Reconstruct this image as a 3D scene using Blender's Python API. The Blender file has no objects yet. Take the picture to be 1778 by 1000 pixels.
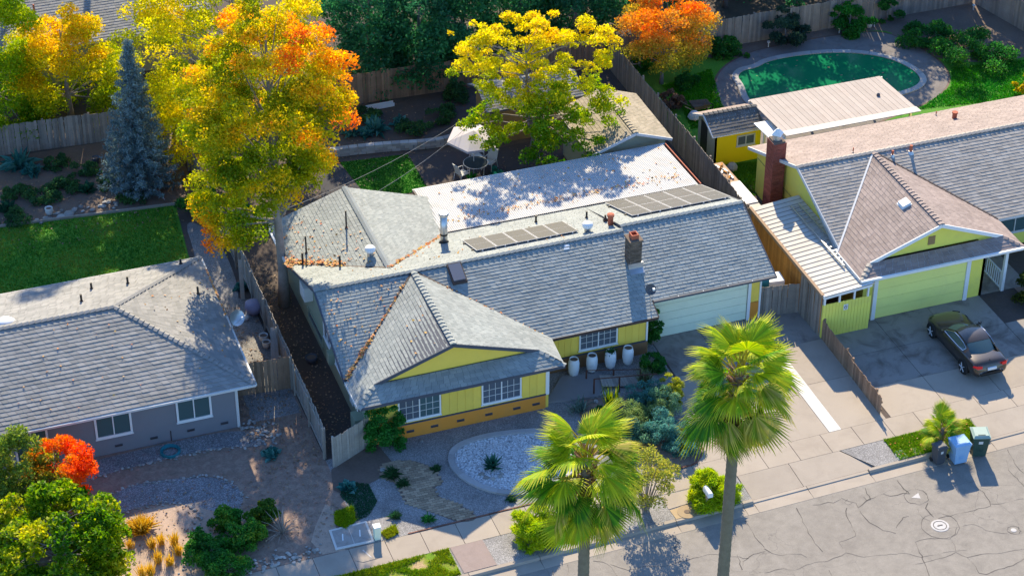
import bpy, math, random
import numpy as np
from mathutils import Vector, Matrix, Euler
random.seed(7); RNG = np.random.default_rng(7)
S = bpy.context.scene; COL = S.collection
# ---------------------------------------------------------------- camera
cam = bpy.data.cameras.new('camera'); co = bpy.data.objects.new('camera', cam); COL.objects.link(co); S.camera = co
cam.sensor_width = 36.0; cam.lens = 3857.0 / 1778.0 * 36.0; cam.clip_end = 2000.0
_r = Vector((0.94176623, -0.33625628, 0.00284167)); _d = Vector((-0.18833147, -0.53443062, -0.82396309)); _f = Vector((0.27858144, 0.77544544, -0.56663635))
co.matrix_world = Matrix(((_r.x, -_d.x, -_f.x, -29.4984), (_r.y, -_d.y, -_f.y, -82.1104), (_r.z, -_d.z, -_f.z, 60.0), (0, 0, 0, 1)))
S.render.resolution_x = 1024; S.render.resolution_y = 575
# ---------------------------------------------------------------- light
SUN = Vector((0.43, 1.56, 1.0)).normalized()
W = bpy.data.worlds.new('World'); S.world = W; W.use_nodes = True
nt = W.node_tree; sky = nt.nodes.new('ShaderNodeTexSky'); sky.sky_type = 'NISHITA'; sky.sun_disc = False
sky.sun_elevation = math.asin(SUN.z); sky.sun_rotation = math.atan2(SUN.x, SUN.y)
sky.air_density = 1.0; sky.dust_density = 0.2; sky.ozone_density = 8.0
bg = nt.nodes['Background']; bg.inputs[1].default_value = 0.15; nt.links.new(sky.outputs[0], bg.inputs[0])
sl = bpy.data.lights.new('sun', 'SUN'); sl.energy = 4.7; sl.angle = math.radians(0.55); sl.color = (1.0, 0.85, 0.6)
so = bpy.data.objects.new('sun', sl); COL.objects.link(so); so.location = (0, 0, 80)
so.rotation_euler = SUN.to_track_quat('Z', 'Y').to_euler()
S.view_settings.view_transform = 'Standard'; S.view_settings.look = 'None'; S.view_settings.exposure = 1.12; S.view_settings.gamma = 1.0
S.view_settings.use_curve_mapping = False
S.render.engine = 'CYCLES'
# ---------------------------------------------------------------- helpers
ORG = {}
def link(o, parent=None):
    COL.objects.link(o)
    if parent is not None: o.parent = parent
    return o
def thing(name, label, cat, loc=(0, 0, 0), group=None, kind=None):
    o = bpy.data.objects.new(name, None); o.empty_display_size = 0.2; link(o); o.location = loc; ORG[o.name] = Vector(loc)
    o['label'] = label
    if cat: o['category'] = cat
    if group: o['group'] = group
    if kind: o['kind'] = kind
    return o
def tag(o, label, cat, group=None):
    o['label'] = label; o['category'] = cat
    if group: o['group'] = group
    return o
def org(p): return ORG.get(p.name, Vector((0, 0, 0))) if p is not None else Vector((0, 0, 0))
class MB:
    def __init__(s): s.v = []; s.f = []; s.m = []
    def add(s, vs, fs, m=0):
        b = len(s.v); s.v += [tuple(v) for v in vs]; s.f += [tuple(i + b for i in f) for f in fs]; s.m += [m] * len(fs); return s
    def box(s, a, b, m=0):
        x0, y0, z0 = [min(p, q) for p, q in zip(a, b)]; x1, y1, z1 = [max(p, q) for p, q in zip(a, b)]
        return s.add([(x0,y0,z0),(x1,y0,z0),(x1,y1,z0),(x0,y1,z0),(x0,y0,z1),(x1,y0,z1),(x1,y1,z1),(x0,y1,z1)],
                     [(3,2,1,0),(4,5,6,7),(0,1,5,4),(1,2,6,5),(2,3,7,6),(3,0,4,7)], m)
    def bar(s, p, q, w, h, m=0, up=(0, 0, 1)):
        p = Vector(p); q = Vector(q); d = (q - p).normalized(); u = Vector(up)
        if abs(d.dot(u)) > .99: u = Vector((0, 1, 0))
        r = d.cross(u).normalized() * (w / 2); t = r.cross(d).normalized() * (h / 2)
        vs = [p - r - t, p + r - t, p + r + t, p - r + t, q - r - t, q + r - t, q + r + t, q - r + t]
        return s.add(vs, [(3,2,1,0),(4,5,6,7),(0,1,5,4),(1,2,6,5),(2,3,7,6),(3,0,4,7)], m)
    def tube(s, pts, rad, n=8, m=0, cap=True):
        pts = [Vector(p) for p in pts]; k = len(pts)
        if not hasattr(rad, '__len__'): rad = [rad] * k
        b = len(s.v); ref = None
        for i, p in enumerate(pts):
            d = (pts[min(i + 1, k - 1)] - pts[max(i - 1, 0)]).normalized()
            if ref is None: ref = Vector((1, 0, 0)) if abs(d.x) < .8 else Vector((0, 1, 0))
            u = (ref - d * ref.dot(d)).normalized(); w = d.cross(u); ref = u
            for j in range(n):
                a = 2 * math.pi * j / n; s.v.append(tuple(p + (u * math.cos(a) + w * math.sin(a)) * rad[i]))
        for i in range(k - 1):
            for j in range(n):
                j2 = (j + 1) % n; s.f.append((b + i*n + j, b + i*n + j2, b + (i+1)*n + j2, b + (i+1)*n + j)); s.m.append(m)
        if cap:
            s.f.append(tuple(b + j for j in reversed(range(n)))); s.m.append(m)
            s.f.append(tuple(b + (k-1)*n + j for j in range(n))); s.m.append(m)
        return s
    def lathe(s, c, prof, n=14, m=0):
        b = len(s.v); k = len(prof)
        for r, z in prof:
            for j in range(n):
                a = 2 * math.pi * j / n; s.v.append((c[0] + r * math.cos(a), c[1] + r * math.sin(a), c[2] + z))
        for i in range(k - 1):
            for j in range(n):
                j2 = (j + 1) % n; s.f.append((b + i*n + j, b + i*n + j2, b + (i+1)*n + j2, b + (i+1)*n + j)); s.m.append(m)
        s.f.append(tuple(b + (k-1)*n + j for j in range(n))); s.m.append(m)
        s.f.append(tuple(b + j for j in reversed(range(n)))); s.m.append(m)
        return s
    def poly(s, pts, z0, z1=None, m=0):
        """flat sheet (z1 None) or prism over a plan outline"""
        n = len(pts)
        ar = sum(pts[i][0] * pts[(i+1) % n][1] - pts[(i+1) % n][0] * pts[i][1] for i in range(n))
        if ar < 0: pts = pts[::-1]
        if z1 is None: return s.add([(p[0], p[1], z0) for p in pts], [tuple(range(n))], m)
        vs = [(p[0], p[1], z0) for p in pts] + [(p[0], p[1], z1) for p in pts]
        return s.add(vs, [tuple(range(n, 2*n))] + [(i, (i+1) % n, n + (i+1) % n, n + i) for i in range(n)], m)
    def slab(s, pts, t, m=0):
        """any planar outline thickened straight down by t"""
        n = len(pts); vs = [Vector(p) for p in pts] + [Vector(p) - Vector((0, 0, t)) for p in pts]
        return s.add(vs, [tuple(range(n)), tuple(reversed(range(n, 2*n)))] + [(i, n + i, n + (i+1) % n, (i+1) % n) for i in range(n)], m)
    def wall(s, axis, c, prof, t, m=0):
        """outline prof [(h,z)] in the plane axis=c, thickened by t along the axis"""
        n = len(prof); P = (lambda h, z, d: (c + d, h, z)) if axis == 'x' else (lambda h, z, d: (h, c + d, z))
        vs = [P(h, z, 0) for h, z in prof] + [P(h, z, t) for h, z in prof]
        return s.add(vs, [tuple(range(n)), tuple(reversed(range(n, 2*n)))] + [(i, n + i, n + (i+1) % n, (i+1) % n) for i in range(n)], m)
    def build(s, name, mats, parent=None, smooth=False, kind=None, label=None):
        o0 = org(parent) if parent is not None else Vector((0, 0, 0))
        me = bpy.data.meshes.new(name); me.from_pydata([(v[0] - o0.x, v[1] - o0.y, v[2] - o0.z) for v in s.v], [], s.f)
        for mt in (mats if isinstance(mats, (list, tuple)) else [mats]): me.materials.append(mt)
        if any(s.m): me.polygons.foreach_set('material_index', s.m)
        if smooth: me.polygons.foreach_set('use_smooth', [True] * len(me.polygons))
        me.update()
        o = bpy.data.objects.new(name, me); link(o, parent)
        if parent is not None: ORG[o.name] = o0
        if kind: o['kind'] = kind
        if label: o['label'] = label
        return o
def npmesh(name, V, F, mat, parent=None, col=None, kind=None, smooth=False):
    """V (n,3), F (m,k) arrays, optional colour for each vertex"""
    me = bpy.data.meshes.new(name); n = len(V); m, k = F.shape
    o0 = org(parent) if parent is not None else Vector((0, 0, 0))
    me.vertices.add(n); me.vertices.foreach_set('co', (V - np.array(o0)).astype(np.float32).ravel())
    me.loops.add(m * k); me.loops.foreach_set('vertex_index', F.astype(np.int32).ravel())
    me.polygons.add(m); me.polygons.foreach_set('loop_start', np.arange(0, m * k, k, dtype=np.int32))
    me.update(calc_edges=True)
    if col is not None:
        a = me.color_attributes.new('tint', 'FLOAT_COLOR', 'POINT')
        a.data.foreach_set('color', np.c_[col, np.ones(n)].astype(np.float32).ravel())
    me.materials.append(mat)
    me.polygons.foreach_set('use_smooth', [bool(smooth)] * m)
    o = bpy.data.objects.new(name, me); link(o, parent)
    if parent is not None: ORG[o.name] = o0
    if kind: o['kind'] = kind
    return o
def inst(src_mesh, name, parent, loc, rot=(0, 0, 0), scale=(1, 1, 1)):
    o = bpy.data.objects.new(name, src_mesh); link(o, parent); p = org(parent)
    o.location = Vector(loc) - p; o.rotation_euler = rot; o.scale = scale; return o
def mesh_of(mb, name, mats):
    me = bpy.data.meshes.new(name); me.from_pydata(mb.v, [], mb.f)
    for mt in (mats if isinstance(mats, (list, tuple)) else [mats]): me.materials.append(mt)
    if any(mb.m): me.polygons.foreach_set('material_index', mb.m)
    me.update(); return me
def struct(o, label=None):
    o['kind'] = 'structure'
    if label: o['label'] = label
    return o
# ---------------------------------------------------------------- materials
class NT:
    def __init__(s, name):
        s.m = bpy.data.materials.new(name); s.m.use_nodes = True; s.t = s.m.node_tree; s.b = s.t.nodes['Principled BSDF']; s.out = s.t.nodes['Material Output']
    def n(s, typ, **k):
        x = s.t.nodes.new(typ)
        for a, b in k.items(): setattr(x, a, b)
        return x
    def l(s, a, b): s.t.links.new(a, b)
    def pos(s):
        if not hasattr(s, '_p'): s._p = s.n('ShaderNodeNewGeometry')
        return s._p.outputs['Position']
    def island(s): s.pos(); return s._p.outputs['Random Per Island']
    def noise(s, scale, detail=4, rough=.55, vec=None, dist=0.0):
        x = s.n('ShaderNodeTexNoise'); x.inputs['Scale'].default_value = scale; x.inputs['Detail'].default_value = detail
        x.inputs['Roughness'].default_value = rough; x.inputs['Distortion'].default_value = dist; s.l(vec or s.pos(), x.inputs['Vector']); return x.outputs['Fac']
    def ramp(s, fac, stops):
        r = s.n('ShaderNodeValToRGB'); e = r.color_ramp.elements
        while len(e) < len(stops): e.new(.5)
        for i, (p, c) in enumerate(stops): e[i].position = p; e[i].color = (*c, 1) if len(c) == 3 else c
        s.l(fac, r.inputs[0]); return r.outputs[0]
    def mix(s, fac, a, b, typ='MIX'):
        x = s.n('ShaderNodeMix', data_type='RGBA', blend_type=typ)
        for sock, v in ((x.inputs[0], fac), (x.inputs[6], a), (x.inputs[7], b)):
            if isinstance(v, (int, float)): sock.default_value = v
            elif isinstance(v, tuple): sock.default_value = (*v, 1)
            else: s.l(v, sock)
        return x.outputs[2]
    def hsv(s, col, val=None, h=None, sat=None):
        x = s.n('ShaderNodeHueSaturation')
        for sock, v in (('Value', val), ('Hue', h), ('Saturation', sat)):
            if v is None: continue
            if isinstance(v, (int, float)): x.inputs[sock].default_value = v
            else: s.l(v, x.inputs[sock])
        if isinstance(col, tuple): x.inputs['Color'].default_value = (*col, 1)
        else: s.l(col, x.inputs['Color'])
        return x.outputs[0]
    def rng(s, fac, a, b, lo=0., hi=1.):
        x = s.n('ShaderNodeMapRange'); s.l(fac, x.inputs[0]); x.inputs[1].default_value = lo; x.inputs[2].default_value = hi
        x.inputs[3].default_value = a; x.inputs[4].default_value = b; return x.outputs[0]
    def bump(s, h, strength=.3, dist=.02):
        x = s.n('ShaderNodeBump'); x.inputs['Strength'].default_value = strength; x.inputs['Distance'].default_value = dist
        s.l(h, x.inputs['Height']); s.l(x.outputs[0], s.b.inputs['Normal'])
    def fin(s, col, rough=.8, metal=0., spec=.3):
        if isinstance(col, tuple): s.b.inputs['Base Color'].default_value = (*col, 1)
        else: s.l(col, s.b.inputs['Base Color'])
        s.b.inputs['Roughness'].default_value = rough; s.b.inputs['Metallic'].default_value = metal; s.b.inputs['Specular IOR Level'].default_value = spec
        return s.m
def dim(c, k): return tuple(x * k for x in c)
def pm(name, c, var=.25, scale=1.5, rough=.8, bump=.0, fine=30., metal=0., spec=.3, objvar=0., stain=None, stain_scale=.6, stain_amt=.5, islvar=0.):
    """painted / mineral surface: broad and fine mottling, optional stains and variation per object or piece"""
    k = NT(name)
    a = k.noise(scale, 5); b = k.noise(fine, 3)
    col = k.mix(a, dim(c, 1 - var), dim(c, 1 + var)); col = k.mix(k.rng(b, 0, .35, .35, .65), col, dim(c, 1 - var * 1.2))
    if stain:
        f = k.ramp(k.noise(stain_scale, 6, .65, dist=.6), [(.48, (0, 0, 0)), (.66, (1, 1, 1))]); f = k.mix(1 - stain_amt, f, (0., 0., 0.)); col = k.mix(f, col, stain)
    if objvar:
        oi = k.n('ShaderNodeObjectInfo'); col = k.hsv(col, k.rng(oi.outputs['Random'], 1 - objvar, 1 + objvar))
    if islvar: col = k.hsv(col, k.rng(k.island(), 1 - islvar, 1 + islvar))
    if bump: k.bump(b, bump, .02)
    return k.fin(col, rough, metal, spec)
def leafmat(name, trans=.5, gloss=.45):
    k = NT(name); at = k.n('ShaderNodeAttribute'); at.attribute_name = 'tint'
    col = k.hsv(at.outputs['Color'], k.rng(k.island(), .72, 1.28))
    d = k.n('ShaderNodeBsdfDiffuse'); t = k.n('ShaderNodeBsdfTranslucent'); g = k.n('ShaderNodeBsdfGlossy'); g.inputs['Roughness'].default_value = gloss
    k.l(col, d.inputs[0]); k.l(k.hsv(col, 1.25, sat=1.05), t.inputs[0]); g.inputs[0].default_value = (.9, .9, .85, 1)
    m1 = k.n('ShaderNodeMixShader'); m1.inputs[0].default_value = trans; k.l(d.outputs[0], m1.inputs[1]); k.l(t.outputs[0], m1.inputs[2])
    m2 = k.n('ShaderNodeMixShader'); m2.inputs[0].default_value = .012; k.l(m1.outputs[0], m2.inputs[1]); k.l(g.outputs[0], m2.inputs[2])
    k.l(m2.outputs[0], k.out.inputs[0]); return k.m
def shinglemat(name, c, c2, var=.1):
    k = NT(name); r = k.island()
    col = k.mix(r, c, c2); n2 = k.noise(.7, 4); col = k.hsv(col, k.rng(n2, 1 - var, 1 + var, .3, .7)); b = k.noise(60, 2); col = k.hsv(col, k.rng(b, .82, 1.18, .3, .7))
    return k.fin(col, .8, 0, .35)
M = {}
M['leaf'] = leafmat('foliage', .5); M['needle'] = leafmat('needles', .2, .5); M['grassblade'] = leafmat('grass_blades', .4, .5); M['palm'] = leafmat('palm_leaf', .3, .55)
M['bark'] = pm('bark', (.27, .245, .22), .4, 3, .95, .6, 14)
M['palmbark'] = pm('palm_bark', (.2, .17, .14), .35, 4, .95, .7, 16)
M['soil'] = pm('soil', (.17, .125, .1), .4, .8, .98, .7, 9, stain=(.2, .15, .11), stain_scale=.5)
M['mulch'] = pm('mulch', (.28, .195, .15), .45, 2.5, .98, .9, 12, stain=(.38, .28, .21), stain_scale=3, stain_amt=.6)
M['darkground'] = pm('dark_ground', (.1, .08, .07), .35, 1., .98, .6, 8, stain=(.1, .075, .06), stain_scale=1.4)
M['sand'] = pm('sandy_gravel', (.45, .33, .25), .3, 2., .95, .8, 16, stain=(.26, .2, .16), stain_scale=4, stain_amt=.6)
M['concrete'] = pm('concrete', (.37, .315, .255), .12, .9, .9, .15, 24, objvar=.06, stain=(.28, .235, .19), stain_scale=.8, stain_amt=.45)
M['oldconcrete'] = pm('stained_concrete', (.3, .27, .24), .22, 1.1, .9, .2, 20, objvar=.08, stain=(.12, .095, .08), stain_scale=.75, stain_amt=.75)
M['whiteconcrete'] = pm('pale_concrete', (.62, .59, .54), .1, 1.5, .85, .1, 26)
M['deckgrey'] = pm('pool_deck_concrete', (.2, .18, .17), .25, 1.2, .9, .2, 20, stain=(.1, .085, .08), stain_scale=1.2)
M['coping'] = pm('pool_coping', (.36, .345, .33), .18, 2, .85, .15, 20, objvar=.1)
M['brick'] = pm('brick', (.32, .09, .06), .3, 3, .9, .4, 30, objvar=.18, islvar=.2)
M['oldbrick'] = pm('weathered_brick', (.16, .12, .09), .35, 3, .95, .4, 30, islvar=.35)
M['terracotta'] = pm('terracotta', (.45, .13, .07), .2, 4, .85)
M['white'] = pm('white_paint', (.78, .78, .77), .06, 3, .6)
M['offwhite'] = pm('offwhite_paint', (.62, .62, .6), .1, 3, .65)
M['black'] = pm('black_metal', (.03, .028, .026), .3, 6, .6)
M['darkbrown'] = pm('dark_brown_paint', (.07, .05, .045), .25, 5, .7)
M['slatetrim'] = pm('slate_blue_trim', (.075, .085, .11), .15, 4, .7)
M['steel'] = pm('galvanised_steel', (.55, .56, .56), .18, 4, .38, metal=.85)
M['yellowwall'] = pm('yellow_siding', (.9, .64, .1), .09, 1.2, .8, objvar=.05, stain=(.74, .53, .11), stain_scale=1.2, stain_amt=.3)
M['ochrewall'] = pm('ochre_wall', (.74, .28, .04), .1, 1.5, .85, .1, stain=(.58, .25, .06), stain_scale=1.5, stain_amt=.4)
M['tealwall'] = pm('sage_siding', (.3, .34, .24), .1, 1.5, .8)
M['greywall'] = pm('slate_grey_stucco', (.215, .22, .24), .08, 1.5, .9, .15, 40)
M['limewall'] = pm('lime_yellow_siding', (.84, .77, .14), .08, 1.5, .8, stain=(.66, .6, .16), stain_scale=1.1, stain_amt=.4)
M['shedyellow'] = pm('bright_yellow_siding', (.95, .68, .005), .06, 1.5, .8)
M['sagewall'] = pm('pale_sage_siding', (.34, .36, .27), .1, 1.5, .8)
M['tanwall'] = pm('tan_siding', (.3, .2, .09), .12, 1.5, .85)
M['garagedoor'] = pm('pale_sage_door', (.76, .82, .62), .05, 1.5, .6, objvar=.03, stain=(.62, .67, .52), stain_scale=1.1, stain_amt=.35)
M['limedoor'] = pm('lime_door', (.85, .84, .25), .05, 1.5, .6, objvar=.03, stain=(.72, .7, .24), stain_scale=1.1, stain_amt=.35)
M['shm'] = shinglemat('green_grey_shingle', (.225, .25, .243), (.305, .328, .312))
M['shl'] = shinglemat('grey_shingle', (.2, .2, .193), (.285, .278, .265))
M['shr'] = shinglemat('tan_grey_shingle', (.27, .245, .215), (.38, .345, .3))
M['shp'] = shinglemat('pinkish_shingle', (.235, .18, .16), (.32, .25, .22))
M['sht'] = shinglemat('tan_shingle', (.26, .22, .15), (.36, .3, .215))
M['shd'] = shinglemat('dark_shed_shingle', (.1, .095, .085), (.17, .155, .135))
M['metalroof'] = pm('weathered_metal_sheet', (.52, .52, .51), .1, 1., .7, stain=(.38, .31, .26), stain_scale=1.0, stain_amt=.4)
M['whitemetal'] = pm('white_metal_sheet', (.55, .52, .46), .1, 1.2, .8, stain=(.5, .42, .33), stain_scale=1.5, stain_amt=.4)
M['tanmetal'] = pm('tan_metal_sheet', (.45, .39, .34), .1, 1., .9, spec=.1, stain=(.38, .31, .26), stain_scale=1.2, stain_amt=.4, objvar=.07)
M['fence'] = pm('weathered_fence', (.29, .245, .205), .3, 2.5, .95, .3, 18, objvar=.25)
M['fencelight'] = pm('pale_fence', (.36, .325, .28), .3, 2.5, .95, .3, 18, objvar=.2)
M['fencered'] = pm('brown_fence', (.29, .19, .125), .3, 2.5, .95, .3, 18, objvar=.28)
M['cedar'] = pm('orange_cedar', (.5, .22, .05), .2, 2.5, .9, .2, 18, objvar=.2)
M['lumber'] = pm('pale_lumber', (.4, .27, .17), .25, 2.5, .9, .2, 18, objvar=.2)
M['paver'] = pm('tan_paver', (.36, .27, .18), .22, 4, .95, .3, 24, objvar=.28)
M['wallblock'] = pm('grey_wall_block', (.36, .35, .345), .22, 3, .95, .3, 20, objvar=.25)
M['whitestone'] = pm('pale_river_stone', (.34, .325, .3), .25, 4, .9, .2, objvar=.35)
M['fabric'] = pm('lavender_canvas', (.5, .46, .48), .06, 2, .9)
M['darkplastic'] = pm('dark_grey_plastic', (.07, .075, .085), .12, 5, .5)
M['blueplastic'] = pm('light_blue_plastic', (.26, .45, .68), .1, 4, .5)
M['greenplastic'] = pm('dark_green_plastic', (.035, .075, .06), .15, 4, .5)
M['greenlid'] = pm('sage_lid_plastic', (.28, .38, .33), .12, 4, .4)
M['tealplastic'] = pm('teal_plastic', (.02, .2, .24), .1, 4, .5)
M['panelframe'] = pm('aluminium_frame', (.45, .45, .45), .05, 5, .7)
M['tar'] = pm('tar_sealed_crack', (.1, .09, .083), .25, 6, .9)
M['whiteline'] = pm('worn_white_paint', (.5, .48, .46), .3, 9, .8)
M['tyre'] = pm('tyre_rubber', (.02, .02, .02), .2, 9, .9)
def glassmat(name, c, rough=.06):
    k = NT(name); m = k.fin(c, rough, 0, .6); return m
M['glass'] = glassmat('window_glass', (.1, .12, .15)); M['glassgreen'] = glassmat('window_glass_with_curtain', (.07, .12, .125)); M['carglass'] = glassmat('car_glass', (.05, .09, .1), .05)
def gravelmat(name, c, scale, contrast=.6):
    k = NT(name); v = k.n('ShaderNodeTexVoronoi'); v.inputs['Scale'].default_value = scale; k.l(k.pos(), v.inputs['Vector'])
    sep = k.n('ShaderNodeSeparateColor'); k.l(v.outputs['Color'], sep.inputs[0])
    col = k.mix(k.rng(sep.outputs[0], 0, 1), dim(c, 1 - contrast), dim(c, 1 + contrast)); col = k.mix(k.rng(v.outputs['Distance'], .0, .7, .25, .6), col, dim(c, .45))
    col = k.hsv(col, k.rng(k.noise(.8, 4), .8, 1.2, .3, .7))
    k.bump(v.outputs['Distance'], -.8, .03); return k.fin(col, .95)
M['gravel'] = gravelmat('grey_gravel', (.33, .318, .31), 30, .45); M['gravelblue'] = gravelmat('blue_grey_gravel', (.3, .295, .3), 24, .55); M['pebblewhite'] = gravelmat('white_pebbles', (.55, .55, .56), 13, .45)
k = NT('asphalt'); n1 = k.noise(.35, 5); n2 = k.noise(70, 2); n3 = k.noise(3., 5)
c_ = k.mix(n1, (.215, .193, .168), (.29, .264, .228)); c_ = k.hsv(c_, k.rng(n2, .8, 1.2, .3, .7)); c_ = k.hsv(c_, k.rng(n3, .9, 1.1, .3, .7)); c_ = k.mix(k.mix(.65, k.ramp(k.noise(.55, 6, .7, dist=1.2), [(.52, (0, 0, 0)), (.7, (1, 1, 1))]), (0., 0., 0.)), c_, (.15, .135, .12))
vo = k.n('ShaderNodeTexVoronoi', feature='DISTANCE_TO_EDGE'); vo.inputs['Scale'].default_value = .55; vo.inputs['Randomness'].default_value = 1.
mp = k.n('ShaderNodeMapping'); nz = k.n('ShaderNodeTexNoise'); nz.inputs['Scale'].default_value = 1.3; nz.inputs['Detail'].default_value = 6; k.l(k.pos(), nz.inputs['Vector'])
ad = k.n('ShaderNodeMix', data_type='RGBA', blend_type='LINEAR_LIGHT'); ad.inputs[0].default_value = .5; k.l(k.pos(), ad.inputs[6]); k.l(nz.outputs['Color'], ad.inputs[7]); k.l(ad.outputs[2], vo.inputs['Vector'])
cr = k.ramp(vo.outputs['Distance'], [(.0, (1, 1, 1)), (.011, (0, 0, 0))]); cr = k.mix(.55, cr, (0., 0., 0.))
msk = k.ramp(k.noise(.18, 2), [(.45, (0, 0, 0)), (.6, (1, 1, 1))]); cr = k.mix(1., cr, msk, 'MULTIPLY'); c_ = k.mix(cr, c_, (.07, .065, .065)); k.bump(n2, .3, .01); M['asphalt'] = k.fin(c_, .92)
k = NT('lawn'); n1 = k.noise(.7, 5); n2 = k.noise(25, 3); c_ = k.mix(n1, (.05, .19, .015), (.1, .28, .025)); c_ = k.hsv(c_, k.rng(n2, .6, 1.4, .3, .7)); k.bump(n2, .8, .04); M['lawn'] = k.fin(c_, .95)
k = NT('dry_lawn'); n1 = k.noise(1.3, 6); n2 = k.noise(20, 3); c_ = k.ramp(n1, [(.42, (.13, .24, .01)), (.52, (.2, .24, .02)), (.62, (.42, .3, .16))]); c_ = k.hsv(c_, k.rng(n2, .6, 1.4, .3, .7)); k.bump(n2, .8, .04); M['drylawn'] = k.fin(c_, .95)
k = NT('pool_water'); n1 = k.noise(.45, 4); c_ = k.mix(n1, (.004, .15, .062), (.008, .175, .072)); n2 = k.noise(3, 3); k.bump(n2, .02, .05); M['water'] = k.fin(c_, .12, 0, .06)
k = NT('solar_cells'); c_ = k.mix(k.noise(6., 2), (.03, .032, .035), (.045, .046, .05)); M['cells'] = k.fin(c_, .5, 0, .22)
k = NT('car_paint'); M['carpaint'] = k.fin((.05, .036, .026), .32, .35, .5); k.b.inputs['Coat Weight'].default_value = .8; k.b.inputs['Coat Roughness'].default_value = .06
k = NT('red_lens'); M['redlens'] = k.fin((.8, .012, .02), .25, 0, .5)
M['alloy'] = pm('alloy_silver', (.62, .63, .66), .05, 5, .4, spec=.6); M['chrome'] = NT('chrome').fin((.7, .7, .72), .15, 1.)
def litter(name, cols):
    k = NT(name); st = [(i / max(1, len(cols) - 1), c) for i, c in enumerate(cols)]; return k.fin(k.ramp(k.island(), st), .8)
M['litter'] = litter('fallen_leaf', [(.5, .1, .03), (.65, .22, .04), (.6, .33, .12), (.5, .25, .1), (.7, .4, .06), (.45, .32, .2), (.6, .14, .04)])
M['litterbrown'] = litter('dry_brown_leaf', [(.3, .17, .1), (.2, .12, .08), (.36, .26, .16), (.24, .15, .1)])
# ---------------------------------------------------------------- setting: ground, street, yards
def sheet(name, pts, z, mat, label=None):
    return struct(MB().poly(pts, z).build(name, mat), label)
def inpoly(P, poly):
    x, y = P[:, 0], P[:, 1]; r = np.zeros(len(P), bool); n = len(poly)
    for i in range(n):
        (x0, y0), (x1, y1) = poly[i][:2], poly[(i + 1) % n][:2]
        c = ((y0 > y) != (y1 > y)); r ^= c & (x < (x1 - x0) * (y - y0) / ((y1 - y0) if y1 != y0 else 1e-9) + x0)
    return r
def scatter(poly, n):
    a = np.array([p[:2] for p in poly]); lo, hi = a.min(0), a.max(0); out = np.zeros((0, 2))
    while len(out) < n:
        P = RNG.uniform(lo, hi, (n * 2, 2)); out = np.r_[out, P[inpoly(P, poly)]]
    return out[:n]
def smooth_poly(pts, it=2, closed=True):
    for _ in range(it):
        q = []; n = len(pts)
        for i in range(n if closed else n - 1):
            a, b = pts[i], pts[(i + 1) % n]; q += [(a[0]*.75 + b[0]*.25, a[1]*.75 + b[1]*.25), (a[0]*.25 + b[0]*.75, a[1]*.25 + b[1]*.75)]
        pts = q if closed else [pts[0]] + q + [pts[-1]]
    return pts
def offset_poly(pts, d):
    n = len(pts); ar = sum(pts[i][0]*pts[(i+1)%n][1] - pts[(i+1)%n][0]*pts[i][1] for i in range(n)); s = 1 if ar > 0 else -1; out = []
    for i in range(n):
        a = Vector(pts[i - 1][:2]); b = Vector(pts[i][:2]); c = Vector(pts[(i + 1) % n][:2]); t = (c - a).normalized(); out.append((b.x + t.y * d * s, b.y - t.x * d * s))
    return out
def tufts(name, pts, z, h, w, cols, parent=None, kind='stuff', label=None, cat=None, lean=.5, mat='grassblade'):
    n = len(pts); a = RNG.uniform(0, 2*np.pi, n); hh = h * RNG.uniform(.6, 1.3, n); ww = w * RNG.uniform(.7, 1.3, n)
    d = np.c_[np.cos(a), np.sin(a)]; l = RNG.normal(0, lean, (n, 2)) * hh[:, None]
    zz = z if np.ndim(z) else np.full(n, z)
    V = np.zeros((n, 3, 3)); V[:, 0, :2] = pts - d * ww[:, None] / 2; V[:, 1, :2] = pts + d * ww[:, None] / 2; V[:, 2, :2] = pts + l
    V[:, 0, 2] = zz; V[:, 1, 2] = zz; V[:, 2, 2] = zz + hh
    nz_ = .5 + .25 * (np.sin(pts[:, 0] * 1.3 + np.sin(pts[:, 1] * .9) * 1.7) + np.sin(pts[:, 1] * 1.7 + np.sin(pts[:, 0] * .7) * 2.1)); c = np.array(cols)[np.clip((nz_ + RNG.normal(0, .3, n)) * len(cols), 0, len(cols) - 1).astype(int)]; C3 = np.repeat(c, 3, 0)
    o = npmesh(name, V.reshape(-1, 3), np.arange(3 * n).reshape(-1, 3), M[mat], parent, C3, kind)
    if label: o['label'] = label
    if cat: o['category'] = cat
    return o
sheet('ground', [(-400, -400), (400, -400), (400, 600), (-400, 600)], -.16, M['darkground'])
AE = lambda x: -18.913 + .0302 * x      # asphalt edge
KF = lambda x: -18.332 + .0333 * x      # kerb face
KB = lambda x: -18.145 + .0316 * x      # kerb back
SF = lambda x: -16.53 + .0223 * x       # pavement, street side
SB = lambda x: -15.215 + .0184 * x      # pavement, house side
struct(MB().poly([(-300, AE(-300) + .3), (300, AE(300) + .3), (300, AE(300) - 10.4), (-300, AE(-300) - 10.4)], -.135).build('road', M['asphalt']), 'pale worn asphalt street with sealed cracks')
# raised land behind the kerb
struct(MB().poly([(-300, KB(-300) + .02), (300, KB(300) + .02), (300, SF(300)), (-300, SF(-300))], -.13).build('strip_ground', M['darkground']))
struct(MB().poly([(-300, SF(-300)), (300, SF(300)), (300, 300), (-300, 300)], -.3, -.02).build('lot_ground', M['darkground']))
# far side verge across the street
struct(MB().poly([(-300, AE(-300) - 10.5), (300, AE(300) - 10.5), (300, -120), (-300, -120)], -.3, 0).build('far_verge', M['drylawn']))
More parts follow.
